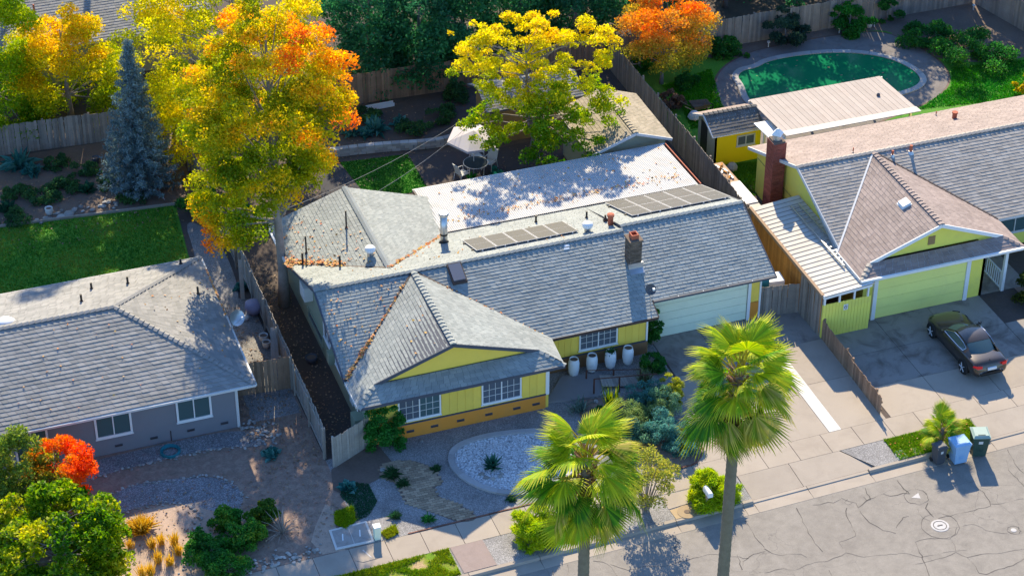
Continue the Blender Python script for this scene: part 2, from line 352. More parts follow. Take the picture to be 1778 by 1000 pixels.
# gutter and kerb, in cast lengths
gut = thing('gutter', 'pale concrete gutter along the kerb', None, kind='structure'); krb = thing('kerb', 'concrete kerb with dropped lengths at the driveways', None, kind='structure')
x = -42.0
brk = [4.25, 9.75, 15.7]
edges = sorted([x + 3.05 * i for i in range(30)] + brk); edges = [e for i, e in enumerate(edges) if i == 0 or e - edges[i-1] > .6 or e in brk]
for a, b in zip(edges[:-1], edges[1:]):
    g = .012; low = (4.2 < (a + b) / 2 < 9.75) or (a + b) / 2 > 15.7; t = -.085 if low else .0
    m = MB(); m.slab([(a + g, AE(a), -.128), (b - g, AE(b), -.128), (b - g, KF(b), -.118), (a + g, KF(a), -.118)], .1); m.build('gutter_length', M['concrete'], gut)
    m = MB(); ta = -.0 if abs(a - 9.75) < .01 else t; kf = .03
    m.add([(a + g, KF(a) - kf, -.14), (b - g, KF(b) - kf, -.14), (b - g, KF(b), t - .015), (a + g, KF(a), t - .015), (a + g, KF(a) + .02, t), (b - g, KF(b) + .02, t), (b - g, KB(b), t), (a + g, KB(a), t), (a + g, KB(a), -.14), (b - g, KB(b), -.14)],
          [(0, 1, 2, 3), (3, 2, 5, 4), (4, 5, 6, 7), (7, 6, 9, 8), (0, 3, 4, 7, 8), (1, 9, 6, 5, 2)]); m.build('kerb_length', M['concrete'], krb)
# pavement slabs
sw = thing('sidewalk', 'pale tan concrete sidewalk of square slabs', None, kind='structure')
x = -34.0
while x < 40:
    b = x + 1.53; g = .012
    if not (x > 19):
        MB().slab([(x + g, SF(x), random.uniform(-.003, .003)), (b - g, SF(b), 0), (b - g, SB(b), 0), (x + g, SB(x), 0)], .1).build('slab', M['concrete'], sw)
    else: MB().slab([(x + g, SF(x), 0), (b - g, SF(b), 0), (b - g, SB(b), 0), (x + g, SB(x), 0)], .1).build('slab', M['concrete'], sw)
    x = b
# joints read as dark grooves: soil strip lies beneath
# driveway aprons
ap = thing('driveway_apron', 'sloping concrete apron between street and driveways', None, kind='structure')
ax = [4.28, 6.7, 9.15]
for a, b in zip(ax[:-1], ax[1:]):
    rb = b + (1.05 if b == ax[-1] else 0)
    MB().slab([(a + .012, KB(a) + .01, -.085), (rb - .012, KB(rb) + .01, -.085), (b - .012, SF(b) - .015, -.002), (a + .012, SF(a) - .015, -.002)], .1).build('slab', M['concrete'], ap)
for a in np.arange(15.6, 38, 3.2):
    b = a + 3.2
    MB().slab([(a + .012, KB(a) + .01, -.085), (b - .012, KB(b) + .01, -.085), (b - .012, SF(b) - .015, -.002), (a + .012, SF(a) - .015, -.002)], .1).build('slab', M['concrete'], ap)
# main driveway slabs
dw = thing('driveway', 'tan concrete driveway of the yellow house with a pale strip', None, kind='structure')
xs = [4.6, 7.0, 9.32]; ys = [-5.95, -9.1, -12.15]
def dslab(pts, mat, par, name='slab', z=0.): MB().slab([(p[0], p[1], z) for p in pts], .1).build(name, mat, par)
for i in range(2):
    for j in range(3):
        a, b = xs[i] + .012, xs[i+1] - .012; y1 = ys[j] - .012; y0 = (ys[j+1] + .012) if j < 2 else None
        a0 = a if j < 1 else max(a, 2.9 if j == 2 else 4.2)
        if i == 0 and j == 2: pts = [(3.05, SB(3.05) + .012), (b, SB(b) + .012), (b, y1), (4.2, y1), (3.2, -13.9)]
        elif y0 is None: pts = [(a, SB(a) + .012), (b, SB(b) + .012), (b, y1), (a, y1)]
        else: pts = [(a - (.4 if i == 0 and j == 1 else 0), y0), (b, y0), (b, y1), (a, y1)]
        dslab(pts, M['oldconcrete' if j == 0 else 'concrete'], dw)
dslab([(9.33, SB(9.3) + .02), (9.91, SB(9.9) + .02), (9.91, -8.6), (9.33, -8.6)], M['whiteconcrete'], dw, 'pale_strip', .004)
dslab([(9.34, -8.62), (12.1, -8.62), (12.1, -5.95), (9.34, -5.95)], M['oldconcrete'], dw)
for y1, y0 in ((-8.64, -11.6), (-11.62, None)):
    dslab([(9.92, y0 if y0 else SB(9.92) + .012), (12.1, y0 if y0 else SB(12.1) + .012), (12.1, y1), (9.92, y1)], M['concrete'], dw)
# neighbour driveway
dn = thing('driveway', 'stained concrete driveway of the lime house under the parked car', None, kind='structure')
xs = [12.35, 15.1, 17.9, 20.7, 26.]
for i in range(4):
    for y1, y0 in ((-7.9, -10.35), (-10.37, -12.75), (-12.77, None)):
        a, b = xs[i] + .012, xs[i+1] - .012
        if i == 3 and y1 > -9: continue
        dslab([(a, y0 if y0 else SB(a) + .012), (b, y0 if y0 else SB(b) + .012), (b, y1), (a, y1)], M['oldconcrete' if y0 else 'concrete'], dn)
dslab([(12.36, -8.75), (15.08, -8.75), (15.08, -7.95), (12.36, -7.95)], M['oldconcrete'], dn, 'slab', -.02)
# yellow house front yard
sheet('gravel_bed', [(-11.9, SB(-11.9) + .02), (3.0, SB(3) + .02), (3.3, -13.6), (4.4, -11.8), (4.6, -6.0), (4.0, -6.9), (-2, -6.9), (-2, -9.2), (-9.8, -9.2), (-11.9, -9.6)], -.004, M['gravel'], 'grey gravel front yard of the yellow house')
sheet('soil_bed', [(-0.21,-9.04),(1.73,-9.72),(3.26,-10.70),(3.13,-11.98),(3.40,-12.94),(3.59,-14.07),(3.49,-14.66),(3.08,-15.06),(1.80,-15.10),(0.83,-14.56),(0.17,-12.23),(-0.71,-11.06)], .004, M['mulch'], 'dark planting bed beside the driveway')
sheet('soil_bed', [(-11.85,-10.28),(-9.55,-9.01),(-9.25,-10.58),(-10.05,-11.53),(-11.75,-12.14),(-12.15,-11.60)], .0045, M['soil'], 'bare soil by the open gate')
path_poly = smooth_poly([(-9.72,-10.42),(-7.95,-10.96),(-7.50,-12.75),(-8.11,-12.82),(-8.13,-13.50),(-7.37,-14.28),(-6.88,-15.43),(-7.76,-15.43),(-8.39,-14.70),(-8.81,-14.05),(-9.44,-13.66),(-9.58,-12.90),(-9.45,-12.07),(-10.05,-11.53)], 2)
# walkway of pavers: each brick set on its own
pv = thing('paver_path', 'curving tan paver path from sidewalk to the house', None, kind='structure'); MB().poly(path_poly, .002).build('bedding', M['soil'], pv)
pb = MB(); pb.box((-.135, -.065, 0), (.135, .065, .02)); pbm = mesh_of(pb, 'paver', M['paver']); cnt = 0
for r in range(60):
    for c in range(40):
        px = -12 + c * .285 + (r % 2) * .142; py = -15.2 + r * .145
        if inpoly(np.array([[px, py]]), path_poly)[0] and cnt < 300:
            inst(pbm, 'paver', pv, (px, py, .003), (random.uniform(-.02, .02), random.uniform(-.015, .015), random.uniform(-.03, .03))); cnt += 1
# oval bed of white pebbles with concrete edging
oc = ([(-7.04,-11.36),(-6.50,-10.51),(-5.21,-10.20),(-3.67,-10.36),(-2.21,-10.74),(-1.38,-12.10),(-1.58,-13.29),(-2.64,-14.35),(-4.23,-14.79),(-5.39,-14.46),(-6.39,-13.63),(-7.00,-12.40)])
oc = smooth_poly(oc, 2); inn = offset_poly(oc, -.27)
ed = thing('garden_edging', 'grey concrete edging ring round the white pebble bed', None, kind='structure'); n = len(oc); seg = 6
for i0 in range(0, n, seg):
    idx = [(i0 + k_) % n for k_ in range(seg + 1)]
    m = MB()
    for a, b in zip(idx[:-1], idx[1:]):
        m.slab([(*oc[a], .1), (*oc[b], .1), (*inn[b], .1), (*inn[a], .1)] if True else [], .12)
    m.build('edging_length', M['wallblock'], ed)
sheet('pebble_bed', offset_poly(oc, -.2), .012, M['pebblewhite'], 'white pebbles inside the oval edging')
P = scatter(inn, 5200); s = RNG.uniform(.025, .06, len(P)); base = np.array([(1, 0, 0), (-1, 0, 0), (0, 1, 0), (0, -1, 0), (0, 0, .7), (0, 0, -.3)])
V = (base[None] * s[:, None, None] * RNG.uniform(.7, 1.3, (len(P), 6, 1)) + np.c_[P, np.full(len(P), .02)][:, None]).reshape(-1, 3)
Fo = np.array([(0, 2, 4), (2, 1, 4), (1, 3, 4), (3, 0, 4)]); F_ = (np.arange(len(P))[:, None, None] * 6 + Fo[None]).reshape(-1, 3)
npmesh('pebbles', V, F_, pm('white_pebble', (.6, .6, .61), .1, 5, .9, islvar=.3), None, None, 'stuff')['label'] = 'loose white pebbles filling the oval bed'
# brick edging strip along the gravel by the sidewalk
be = thing('brick_edging', 'row of red edging bricks along the sidewalk', None, kind='structure'); bb = mesh_of(MB().box((-.1, -.03, 0), (.1, .03, .035)), 'brick', pm('dark_edging_brick', (.2, .1, .075), .3, 3, .95, objvar=.3))
for i in range(62):
    xx = -9.9 + i * .208
    if xx < 2.6: inst(bb, 'brick', be, (xx, SB(xx) + .06, -.005), (0, 0, .0184 + random.uniform(-.04, .04)))
cur = smooth_poly([(1.84,-15.20),(2.94,-15.13),(3.19,-14.81),(3.41,-14.68),(3.63,-14.42),(3.66,-13.97)], 2, False)
for a, b in zip(cur[:-1], cur[1:]):
    d = Vector((b[0] - a[0], b[1] - a[1])); inst(bb, 'brick', be, ((a[0] + b[0]) / 2, (a[1] + b[1]) / 2, .0), (0, 0, math.atan2(d.y, d.x)), (max(.3, d.length / .215), 1, 1.3))
# planting strip pieces
def ps(name, x0, x1, z, mat, label=None, sl0=0., sl1=0.):
    return sheet(name, [(x0 + sl0, KB(x0) + .01), (x1 + sl1, KB(x1) + .01), (x1, SF(x1) - .015), (x0, SF(x0) - .015)], z, mat, label)
ps('gravel_strip', -40, 4.25, -.008, M['gravel'], 'grey gravel in the strip beside the kerb')
ps('gravel_strip', 9.2, 15.6, -.008, M['gravel'], 'grey gravel corner between driveway apron and grass', .95)
ps('grass_strip', -16, -8.72, -.002, M['drylawn'], 'patchy sunlit grass strip by the kerb')
ps('grass_strip', 11.3, 15.55, -.002, M['drylawn'], 'small sunlit lawn patch behind the bins')
MB().slab([(-8.66, SF(-8.6) - .02, .012), (-7.25, SF(-7.2) - .02, .012), (-7.2, KB(-7.2) + .03, .012), (-8.6, KB(-8.6) + .03, .012)], .08).build('concrete_slab', pm('pinkish_concrete', (.3, .235, .21), .15, 2, .9, .2, 20, stain=(.22, .17, .15), stain_scale=2)); struct(bpy.data.objects['concrete_slab'], 'pinkish concrete slab crossing the kerb strip')
struct(MB().slab([(*q, .012) for q in [(0.70,-16.58),(2.09,-16.59),(2.10,-17.35),(0.69,-17.48)]], .08).build('concrete_slab', M['concrete']), 'tan concrete slab crossing the strip by the mailbox')
struct(MB().slab([(*q, .012) for q in [(0.70,-17.56),(2.05,-17.41),(2.11,-18.18),(0.74,-18.16)]], .08).build('concrete_slab', pm('ochre_concrete', (.42, .31, .18), .12, 2, .9)), 'ochre concrete pad round the water meter')
# grass blades on the sunlit strips and lawns
gl = [(.16, .3, .01), (.1, .22, .012), (.3, .34, .02), (.22, .32, .01)]
def strip_pts(x0, x1, n):
    xx = RNG.uniform(x0, x1, n); t = RNG.uniform(0, 1, n); return np.c_[xx, (KB(xx) + .03) * (1 - t) + (SF(xx) - .03) * t]
sp = strip_pts(-16, -8.75, 26000); keep = np.sin(sp[:, 0] * 1.9 + 1 + np.sin(sp[:, 1] * 5)) * np.cos(sp[:, 1] * 2.7 + sp[:, 0] + np.sin(sp[:, 0] * 4.1)) < RNG.uniform(-.2, .7, len(sp))
tufts('grass', sp[keep], -.005, .09, .05, gl, label='patchy green grass blades on the kerb strip')
tufts('grass', strip_pts(11.3, 15.5, 12000), -.005, .08, .05, [(.1, .26, .01), (.16, .3, .015), (.22, .32, .02)], label='short grass by the bins')
tufts('grass', scatter([(-12.47,-13.07),(-11.68,-12.95),(-11.83,-13.87),(-12.34,-14.19),(-12.67,-13.77)], 3500), 0, .12, .06, [(.2, .34, .01), (.28, .38, .01)], label='bright green weeds beside the concrete vault')
tufts('grass', scatter([(-11.03,-14.92),(-10.38,-14.66),(-10.37,-15.20),(-10.92,-15.38)], 1200), 0, .12, .06, [(.26, .32, .01), (.3, .3, .03)], label='yellow green weeds by the small white post')
tufts('grass', scatter([(-11.98,-12.06),(-11.49,-11.23),(-10.62,-11.73),(-10.60,-12.94),(-11.21,-13.71),(-11.81,-13.88),(-11.73,-12.94)], 5200), 0, .05, .04, [(.02, .11, .05), (.03, .13, .06)], label='dark green ground cover in the gravel')
# left yard
sheet('mulch_bed', [(-40, SB(-40) + .02), (-11.9, SB(-11.9) + .02), (-11.9, -3.9), (-14.9, -3.9), (-14.9, -6.1), (-40, -6.1)], -.004, M['mulch'], 'brown mulch front yard of the grey house')
sheet('gravel_bed', smooth_poly([(-24.31,-6.50),(-20.32,-6.26),(-14.97,-6.11),(-14.08,-7.19),(-14.12,-7.82),(-15.99,-7.16),(-19.28,-7.25),(-22.05,-7.50),(-24.04,-7.80)]), .0, M['gravelblue'], 'blue grey gravel along the grey house wall')
sheet('gravel_bed', smooth_poly([(-21.08,-8.84),(-19.77,-8.42),(-17.63,-8.77),(-16.48,-9.18),(-15.83,-10.10),(-15.81,-11.02),(-16.34,-11.70),(-17.47,-11.30),(-18.66,-10.09),(-20.21,-9.94),(-21.11,-10.21)]), .0005, M['gravelblue'], 'kidney of blue grey gravel in the front yard')
sheet('sandy_bed', smooth_poly([(-22.51,-11.25),(-21.22,-10.75),(-19.76,-10.10),(-18.00,-10.41),(-17.20,-11.39),(-16.07,-11.60),(-15.98,-12.21),(-16.91,-13.04),(-17.32,-14.21),(-18.15,-15.20),(-21.18,-16.27),(-23.95,-15.29),(-24.02,-13.13)]), .001, M['sand'], 'sunlit pinkish sandy bed with dry grasses')
sheet('sandy_bed', [(-13.45,-13.57),(-12.70,-12.40),(-12.45,-12.68),(-12.72,-14.14),(-12.71,-15.47),(-13.66,-15.39),(-13.89,-14.48)], .0012, M['sand'], 'pinkish gravel by the concrete vault')
# left back yard
sheet('lawn', [(-40, 4.2), (-14.2, 4.2), (-14.0, 4.6), (-13.9, 8), (-13.5, 12.6), (-40, 15.2)], -.002, M['lawn'], 'shaded back lawn of the grey house')
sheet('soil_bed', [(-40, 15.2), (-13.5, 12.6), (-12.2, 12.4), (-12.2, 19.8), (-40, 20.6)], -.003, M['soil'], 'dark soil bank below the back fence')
lb_ = thing('lawn_edging', 'thin grey board edging between lawn and soil bank', None, kind='structure')
MB().bar((-40, 15.22, .04), (-13.5, 12.6, .04), .09, .16).build('edging_board', M['fencelight'], lb_)
sheet('gravel_bed', smooth_poly([(-14.2, 4.5), (-13.4, 4.0), (-12.3, 3), (-12.1, 9), (-13.4, 11.5), (-13.6, 7.5)]), .0, M['gravel'], 'grey gravel corner between lawn and side fence')
sheet('gravel_bed', [(-14.2, -6), (-12.0, -6), (-12.0, 3.2), (-13.9, 4.4)], -.0005, M['gravel'], 'gravel side yard of the grey house')
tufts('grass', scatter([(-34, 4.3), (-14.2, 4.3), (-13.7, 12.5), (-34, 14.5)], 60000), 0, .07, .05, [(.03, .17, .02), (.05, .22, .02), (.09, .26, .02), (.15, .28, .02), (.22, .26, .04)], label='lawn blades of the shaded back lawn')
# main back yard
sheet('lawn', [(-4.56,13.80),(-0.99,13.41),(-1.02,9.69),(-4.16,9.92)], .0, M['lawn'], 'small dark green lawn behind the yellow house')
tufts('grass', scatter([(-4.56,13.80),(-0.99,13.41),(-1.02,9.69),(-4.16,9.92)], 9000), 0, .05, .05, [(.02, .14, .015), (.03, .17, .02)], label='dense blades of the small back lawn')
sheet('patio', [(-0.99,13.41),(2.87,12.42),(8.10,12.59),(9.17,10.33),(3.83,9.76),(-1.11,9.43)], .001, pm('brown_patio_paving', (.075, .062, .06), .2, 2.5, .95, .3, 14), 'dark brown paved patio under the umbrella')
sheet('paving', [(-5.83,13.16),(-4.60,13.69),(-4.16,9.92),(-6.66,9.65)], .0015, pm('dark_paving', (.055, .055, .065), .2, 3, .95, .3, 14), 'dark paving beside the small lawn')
# right back yard
sheet('lawn', [(12.8, 5.0), (40, 5.0), (40, 18.4), (12.8, 18.4)], -.003, M['lawn'], 'green lawn round the swimming pool')
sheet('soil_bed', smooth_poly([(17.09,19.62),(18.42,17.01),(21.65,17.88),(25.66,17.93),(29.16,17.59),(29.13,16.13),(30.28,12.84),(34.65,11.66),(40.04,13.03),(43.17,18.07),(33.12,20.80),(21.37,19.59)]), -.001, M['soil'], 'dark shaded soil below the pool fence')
deck = smooth_poly([(16.66,13.84),(17.53,15.57),(18.73,16.76),(20.44,17.58),(21.96,17.77),(25.63,17.87),(28.75,17.51),(29.58,15.60),(30.15,13.60),(29.94,11.70),(29.15,10.46),(27.79,9.46),(26.42,9.01),(21.95,7.72),(16.01,7.92),(15.60,9.95)])
sheet('pool_deck', deck, .001, M['deckgrey'], 'dark grey concrete deck round the pool')
MB().poly(offset_poly(deck, .12), -.05, -.0005).build('deck_edge', pm('brown_edging', (.14, .09, .07), .2, 3)); struct(bpy.data.objects['deck_edge'])
pool = smooth_poly([(18.31,15.37),(19.08,16.14),(20.04,16.16),(20.90,16.64),(22.84,16.74),(25.35,16.29),(27.22,15.27),(28.22,13.99),(28.62,12.58),(28.48,11.39),(27.65,10.65),(26.37,10.36),(23.80,9.99),(20.31,9.91),(18.40,10.90),(17.87,12.27),(17.94,13.18),(18.27,14.29)], 2)
pin = offset_poly(pool, -.36)
pl = thing('pool_coping', 'pale coping ring of the swimming pool', None, kind='structure'); n = len(pool)
for i in range(0, n, 2):
    a, b = i, (i + 2) % n; mid = (i + 1) % n; m = MB()
    sh = lambda p, q, t=.02: (p[0] + (q[0] - p[0]) * t, p[1] + (q[1] - p[1]) * t)
    m.slab([(*sh(pool[a], pool[mid]), .05), (*pool[mid], .05), (*sh(pool[b], pool[mid]), .05), (*sh(pin[b], pin[mid]), .05), (*pin[mid], .05), (*sh(pin[a], pin[mid]), .05)], .07); m.build('coping_stone', M['coping'], pl)
struct(MB().poly(offset_poly(pool, -.3), .008).build('pool_water', M['water']), 'dark green water of the swimming pool')
P = scatter(pin, 60); q = np.array([(-.05, -.03), (.05, -.03), (.06, .03), (-.04, .04)])
V = np.zeros((60, 4, 3)); V[:, :, :2] = P[:, None] + q[None] * RNG.uniform(.4, 1.3, (60, 1, 1)); V[:, :, 2] = .012
npmesh('floating_leaves', V.reshape(-1, 3), np.arange(240).reshape(-1, 4), M['litterbrown'], None, None, 'stuff')['label'] = 'leaves floating on the green pool'
tufts('grass', scatter([(14.36,15.66),(17.69,16.56),(16.90,13.75),(16.12,10.73),(13.99,10.84),(14.40,12.96)], 9000), 0, .09, .06, [(.04, .24, .01), (.07, .3, .01)], label='bright lawn blades left of the pool')
tufts('grass', scatter([(26.45,8.73),(29.36,10.39),(30.39,12.24),(34.65,11.66),(36.07,10.81),(34.18,7.68)], 12000), 0, .09, .06, [(.02, .2, .02), (.04, .24, .01)], label='lawn blades right of the pool')
tufts('grass', scatter([(13.70,6.29),(14.55,6.90),(16.23,6.61),(15.31,3.94),(13.99,3.53)], 4500), 0, .08, .05, [(.06, .2, .01), (.1, .24, .015)], label='lawn blades beside the yellow shed')
sheet('side_yard', [(12.2, -8), (14.6, -8), (14.6, 5), (12.2, 5)], .0, M['darkground'], 'dark ground between the houses')
sheet('porch_slab', [(20.75, -7.95), (23.4, -7.95), (23.4, -4.6), (20.75, -4.6)], .005, M['oldconcrete'], 'concrete porch floor of the lime house')
sheet('mulch_bed', [(22.6, -12.5), (30, -14), (30, -5), (22.6, -7.9)], .004, M['mulch'], 'brown bed at the right edge beside the driveway')
# road markings and cracks
road = bpy.data.objects['road']
def crack(pts, w=.035):
    pts = [p[:2] for p in pts]; q = [pts[0]]
    for a, b in zip(pts[:-1], pts[1:]):
        L = math.dist(a, b); k_ = max(1, int(L / .18))
        for i in range(1, k_ + 1):
            t = i / k_; q.append((a[0] + (b[0]-a[0])*t + random.gauss(0, .022), a[1] + (b[1]-a[1])*t + random.gauss(0, .022)))
    V = []; n = len(q)
    for i, p in enumerate(q):
        a = Vector(q[max(0, i-1)]); b = Vector(q[min(n-1, i+1)]); t = (b - a).normalized(); ww = w * (.55 + .45 * math.sin(i * .7 + len(q)) * math.sin(i * .23 + 1) + random.uniform(-.15, .2)) / 2
        V += [(p[0] - t.y*ww, p[1] + t.x*ww, -.131), (p[0] + t.y*ww, p[1] - t.x*ww, -.131)]
    m = MB(); m.add(V, [(2*i, 2*i+1, 2*i+3, 2*i+2) for i in range(n-1)]); return m.build('crack', M['tar'], road)
for s_, w in (([(10.65,-18.80),(10.65,-19.21),(10.75,-19.80)], .07), ([(10.75,-19.80),(10.53,-19.65),(10.18,-19.68),(9.88,-19.66),(9.69,-19.43),(9.83,-19.32),(10.07,-19.28)], .06), ([(9.69,-19.43),(9.34,-19.43),(8.97,-19.53),(8.55,-19.71),(8.27,-19.84),(8.32,-19.54),(8.12,-19.39),(7.99,-19.23),(7.86,-19.06)], .06),
              ([(8.27,-19.84),(8.21,-20.49),(8.27,-20.90),(8.43,-21.19),(8.61,-21.52),(9.01,-21.81)], .06), ([(7.82,-19.72),(7.58,-20.15),(7.50,-20.63),(7.47,-21.00),(7.37,-21.46),(7.06,-21.51),(6.56,-21.60),(6.49,-21.95)], .05),
              ([(5.83,-19.02),(5.74,-19.73),(5.64,-20.43),(5.59,-21.14),(5.62,-21.87)], .055), ([(3.48,-20.92),(3.66,-21.32),(3.90,-21.52),(4.23,-21.53),(4.72,-21.70),(4.86,-21.94)], .06), ([(9.15,-21.56),(9.61,-21.18),(9.96,-21.03)], .05),
              ([(10.58,-20.78),(10.49,-21.10),(10.54,-21.35),(10.70,-21.60)], .05), ([(10.96,-21.46),(10.91,-20.86),(11.18,-20.56)], .07), ([(11.11,-21.59),(11.65,-21.59),(12.31,-21.62),(12.98,-21.63),(13.55,-21.63),(13.66,-21.35),(13.71,-20.73),(13.57,-20.20)], .055),
              ([(13.63,-21.50),(14.06,-21.65),(15.12,-21.63)], .04), ([(9.50,-22.60),(9.35,-23.07),(9.27,-23.61),(9.15,-24.12),(8.99,-24.80)], .06), ([(9.50,-22.60),(9.79,-22.55),(10.38,-22.68),(10.94,-22.88),(11.32,-22.67),(11.56,-22.33)], .05),
              ([(10.94,-22.88),(10.90,-23.32),(10.82,-23.67)], .035), ([(11.03,-24.15),(11.05,-24.57),(11.00,-25.14),(11.27,-25.35),(11.87,-25.23),(12.54,-25.21),(13.15,-24.98)], .055), ([(16.14,-18.54),(16.02,-19.09),(15.90,-19.67),(15.96,-20.19)], .06),
              ([(15.71,-19.19),(15.46,-19.80),(15.50,-20.23),(15.51,-20.96)], .05), ([(15.50,-20.23),(15.88,-19.95),(16.10,-19.95)], .04), ([(0.23,-19.10),(0.30,-19.42),(0.04,-19.67),(0.08,-20.06)], .05), ([(3.47,-19.05),(3.47,-19.55),(3.43,-20.15),(3.53,-20.83)], .06),
              ([(2.27,-20.87),(2.16,-21.46),(2.10,-21.81)], .05), ([(2.03,-21.79),(2.36,-21.35),(2.89,-21.09),(3.45,-21.10)], .05), ([(-3.39,-19.28),(-3.07,-19.43),(-2.87,-19.87),(-2.82,-20.37),(-2.78,-20.75)], .05), ([(-4.46,-19.13),(-4.57,-19.64)], .04), ([(-5.13,-19.26),(-5.20,-19.78)], .04),
              ([(-2.81,-19.71),(-2.28,-20.26),(-1.53,-20.27),(-0.90,-20.57),(0.14,-20.49),(1.29,-20.49),(1.80,-20.78),(2.61,-21.25)], .045), ([(5.38,-22.97),(5.31,-23.49)], .04), ([(2.86,-22.26),(3.68,-22.26),(4.07,-22.51),(4.66,-22.35),(5.65,-22.44),(6.52,-22.26)], .035), ([(6.52,-22.26),(7.07,-22.72),(8.02,-22.90),(8.73,-23.04),(9.28,-23.50),(10.28,-23.59),(11.25,-23.75)], .03),
              ([(11.03,-24.15),(10.72,-23.75),(10.16,-23.81),(9.36,-23.82),(8.84,-23.83)], .04), ([(11.03,-24.15),(11.55,-24.15),(12.49,-24.37),(13.46,-24.45)], .04), ([(7.83,-19.13),(7.50,-19.25),(7.30,-19.11),(6.86,-19.19),(6.58,-19.05)], .045), ([(8.10,-19.23),(7.86,-19.38),(7.93,-19.56),(8.18,-19.49)], .045),
              ([(8.81,-19.32),(8.84,-19.57),(9.01,-19.55),(9.07,-19.33),(9.03,-19.16),(9.14,-18.83)], .05), ([(10.87,-22.28),(11.37,-22.34),(12.28,-22.39),(12.72,-23.05),(13.32,-23.41)], .03)):
    crack([(p[0], p[1]) for p in s_], w * .8)
def ring(c, r, w):
    pts = [(c[0] + r * math.cos(a), c[1] + r * math.sin(a)) for a in np.linspace(0, 6.283, 26)]; crack(pts, w)
mc = (10.939,-22.028,-0.13); ring(mc, .78, .035); tc = (10.901,-20.052,-0.13); ring(tc, .5, .04); sc = (13.669,-23.301,-0.13); ring(sc, .26, .05)
mh = thing('manhole_cover', 'white painted round manhole cover in the street', 'manhole cover', (mc[0], mc[1], -.13)); MB().lathe((mc[0], mc[1], -.134), [(.38, 0), (.38, .008), (.37, .012)], 32).build('lid', M['whiteline'], mh)
m = MB()
for a in np.linspace(0, 6.28, 40)[:-1]: m.bar((mc[0] + .27*math.cos(a), mc[1] + .27*math.sin(a), -.12), (mc[0] + .27*math.cos(a + .17), mc[1] + .27*math.sin(a + .17), -.12), .03, .006)
m.box((mc[0] - .12, mc[1] - .03, -.122), (mc[0] + .12, mc[1] + .03, -.116)); m.build('relief', M['tar'], mh)
mh = thing('valve_cover', 'small round valve cover in the street near the right edge', 'valve cover', (sc[0], sc[1], -.13)); MB().lathe((sc[0], sc[1], -.134), [(.12, 0), (.12, .01), (.1, .014)], 20).build('lid', M['whiteline'], mh)
m = MB(); m.add([(tc[0] - .22, tc[1] + .02, -.128), (tc[0] + .12, tc[1] - .16, -.128), (tc[0] + .2, tc[1] + .2, -.128)], [(0, 1, 2)]); tag(m.build('painted_triangle', M['whiteline']), 'white painted triangle on the asphalt', 'road marking')
wm = (1.345,-17.888,0.016); t = thing('meter_cover', 'round iron meter cover in the ochre concrete pad', 'meter cover', wm); MB().lathe(wm, [(.42, 0), (.42, .006), (.4, .008)], 28).build('frame', pm('ochre_iron', (.33, .24, .14), .15, 4), t); MB().lathe((wm[0], wm[1], wm[2] + .008), [(.13, 0), (.12, .01)], 18).build('lid', M['oldbrick'], t)
# concrete vaults
v = [(-13.02,-14.07),(-11.40,-14.02),(-11.45,-15.35),(-13.09,-15.33)]; t = thing('utility_vault', 'pale concrete utility vault with two lids beside the sidewalk', 'utility vault', (v[0][0], v[0][1], 0)); MB().slab([(*p, .04) for p in v], .08).build('frame', M['whiteconcrete'], t)
ins = offset_poly(v, -.13); mid0 = [(ins[0][i] + ins[1][i]) / 2 for i in (0, 1)]; mid1 = [(ins[2][i] + ins[3][i]) / 2 for i in (0, 1)]
for q in ([ins[0], mid0, mid1, ins[3]], [mid0, ins[1], ins[2], mid1]):
    q = offset_poly([tuple(p) for p in q], -.015); MB().slab([(*p, .048) for p in q], .03).build('lid', pm('grey_vault_lid', (.36, .33, .3), .2, 3, .9, stain=(.22, .18, .16), stain_scale=2.5), t)
    c_ = [sum(p[i] for p in q) / 4 for i in (0, 1)]; MB().bar((c_[0] - .05, c_[1] - .2, .05), (c_[0] + .05, c_[1] + .2, .05), .05, .012).build('handle', M['white'], t)
v = [(-12.54,-15.56),(-11.38,-15.52),(-11.34,-16.36),(-12.53,-16.42)]; t = thing('sidewalk_vault', 'rounded vault lid set into the sidewalk with a pale bar', 'vault lid', (v[0][0], v[0][1], 0)); MB().slab([(*p, .012) for p in smooth_poly(v, 1)], .03).build('lid', M['concrete'], t)
c_ = [sum(p[i] for p in v) / 4 for i in (0, 1)]; MB().bar((c_[0] - .1, c_[1] + .28, .014), (c_[0] + .1, c_[1] - .28, .014), .05, .01).build('bar', M['whiteline'], t)
for n_, q in (('white', "1552,785 1565,780 1577,793 1560,798"), ('pink', "1581,779 1592,776 1600,787 1588,790")):
    v = [(11.32,-17.22),(11.72,-17.15),(11.75,-17.71),(11.26,-17.74)] if n_ == 'white' else [(12.11,-17.25),(12.42,-17.23),(12.40,-17.69),(12.07,-17.69)]
    tag(MB().slab([(*p, .02) for p in v], .05).build('meter_box', M['whiteconcrete'] if n_ == 'white' else M['concrete']), 'pale meter box lid at the grass edge' if n_ == 'white' else 'square tan meter box lid within the grass', 'meter box')
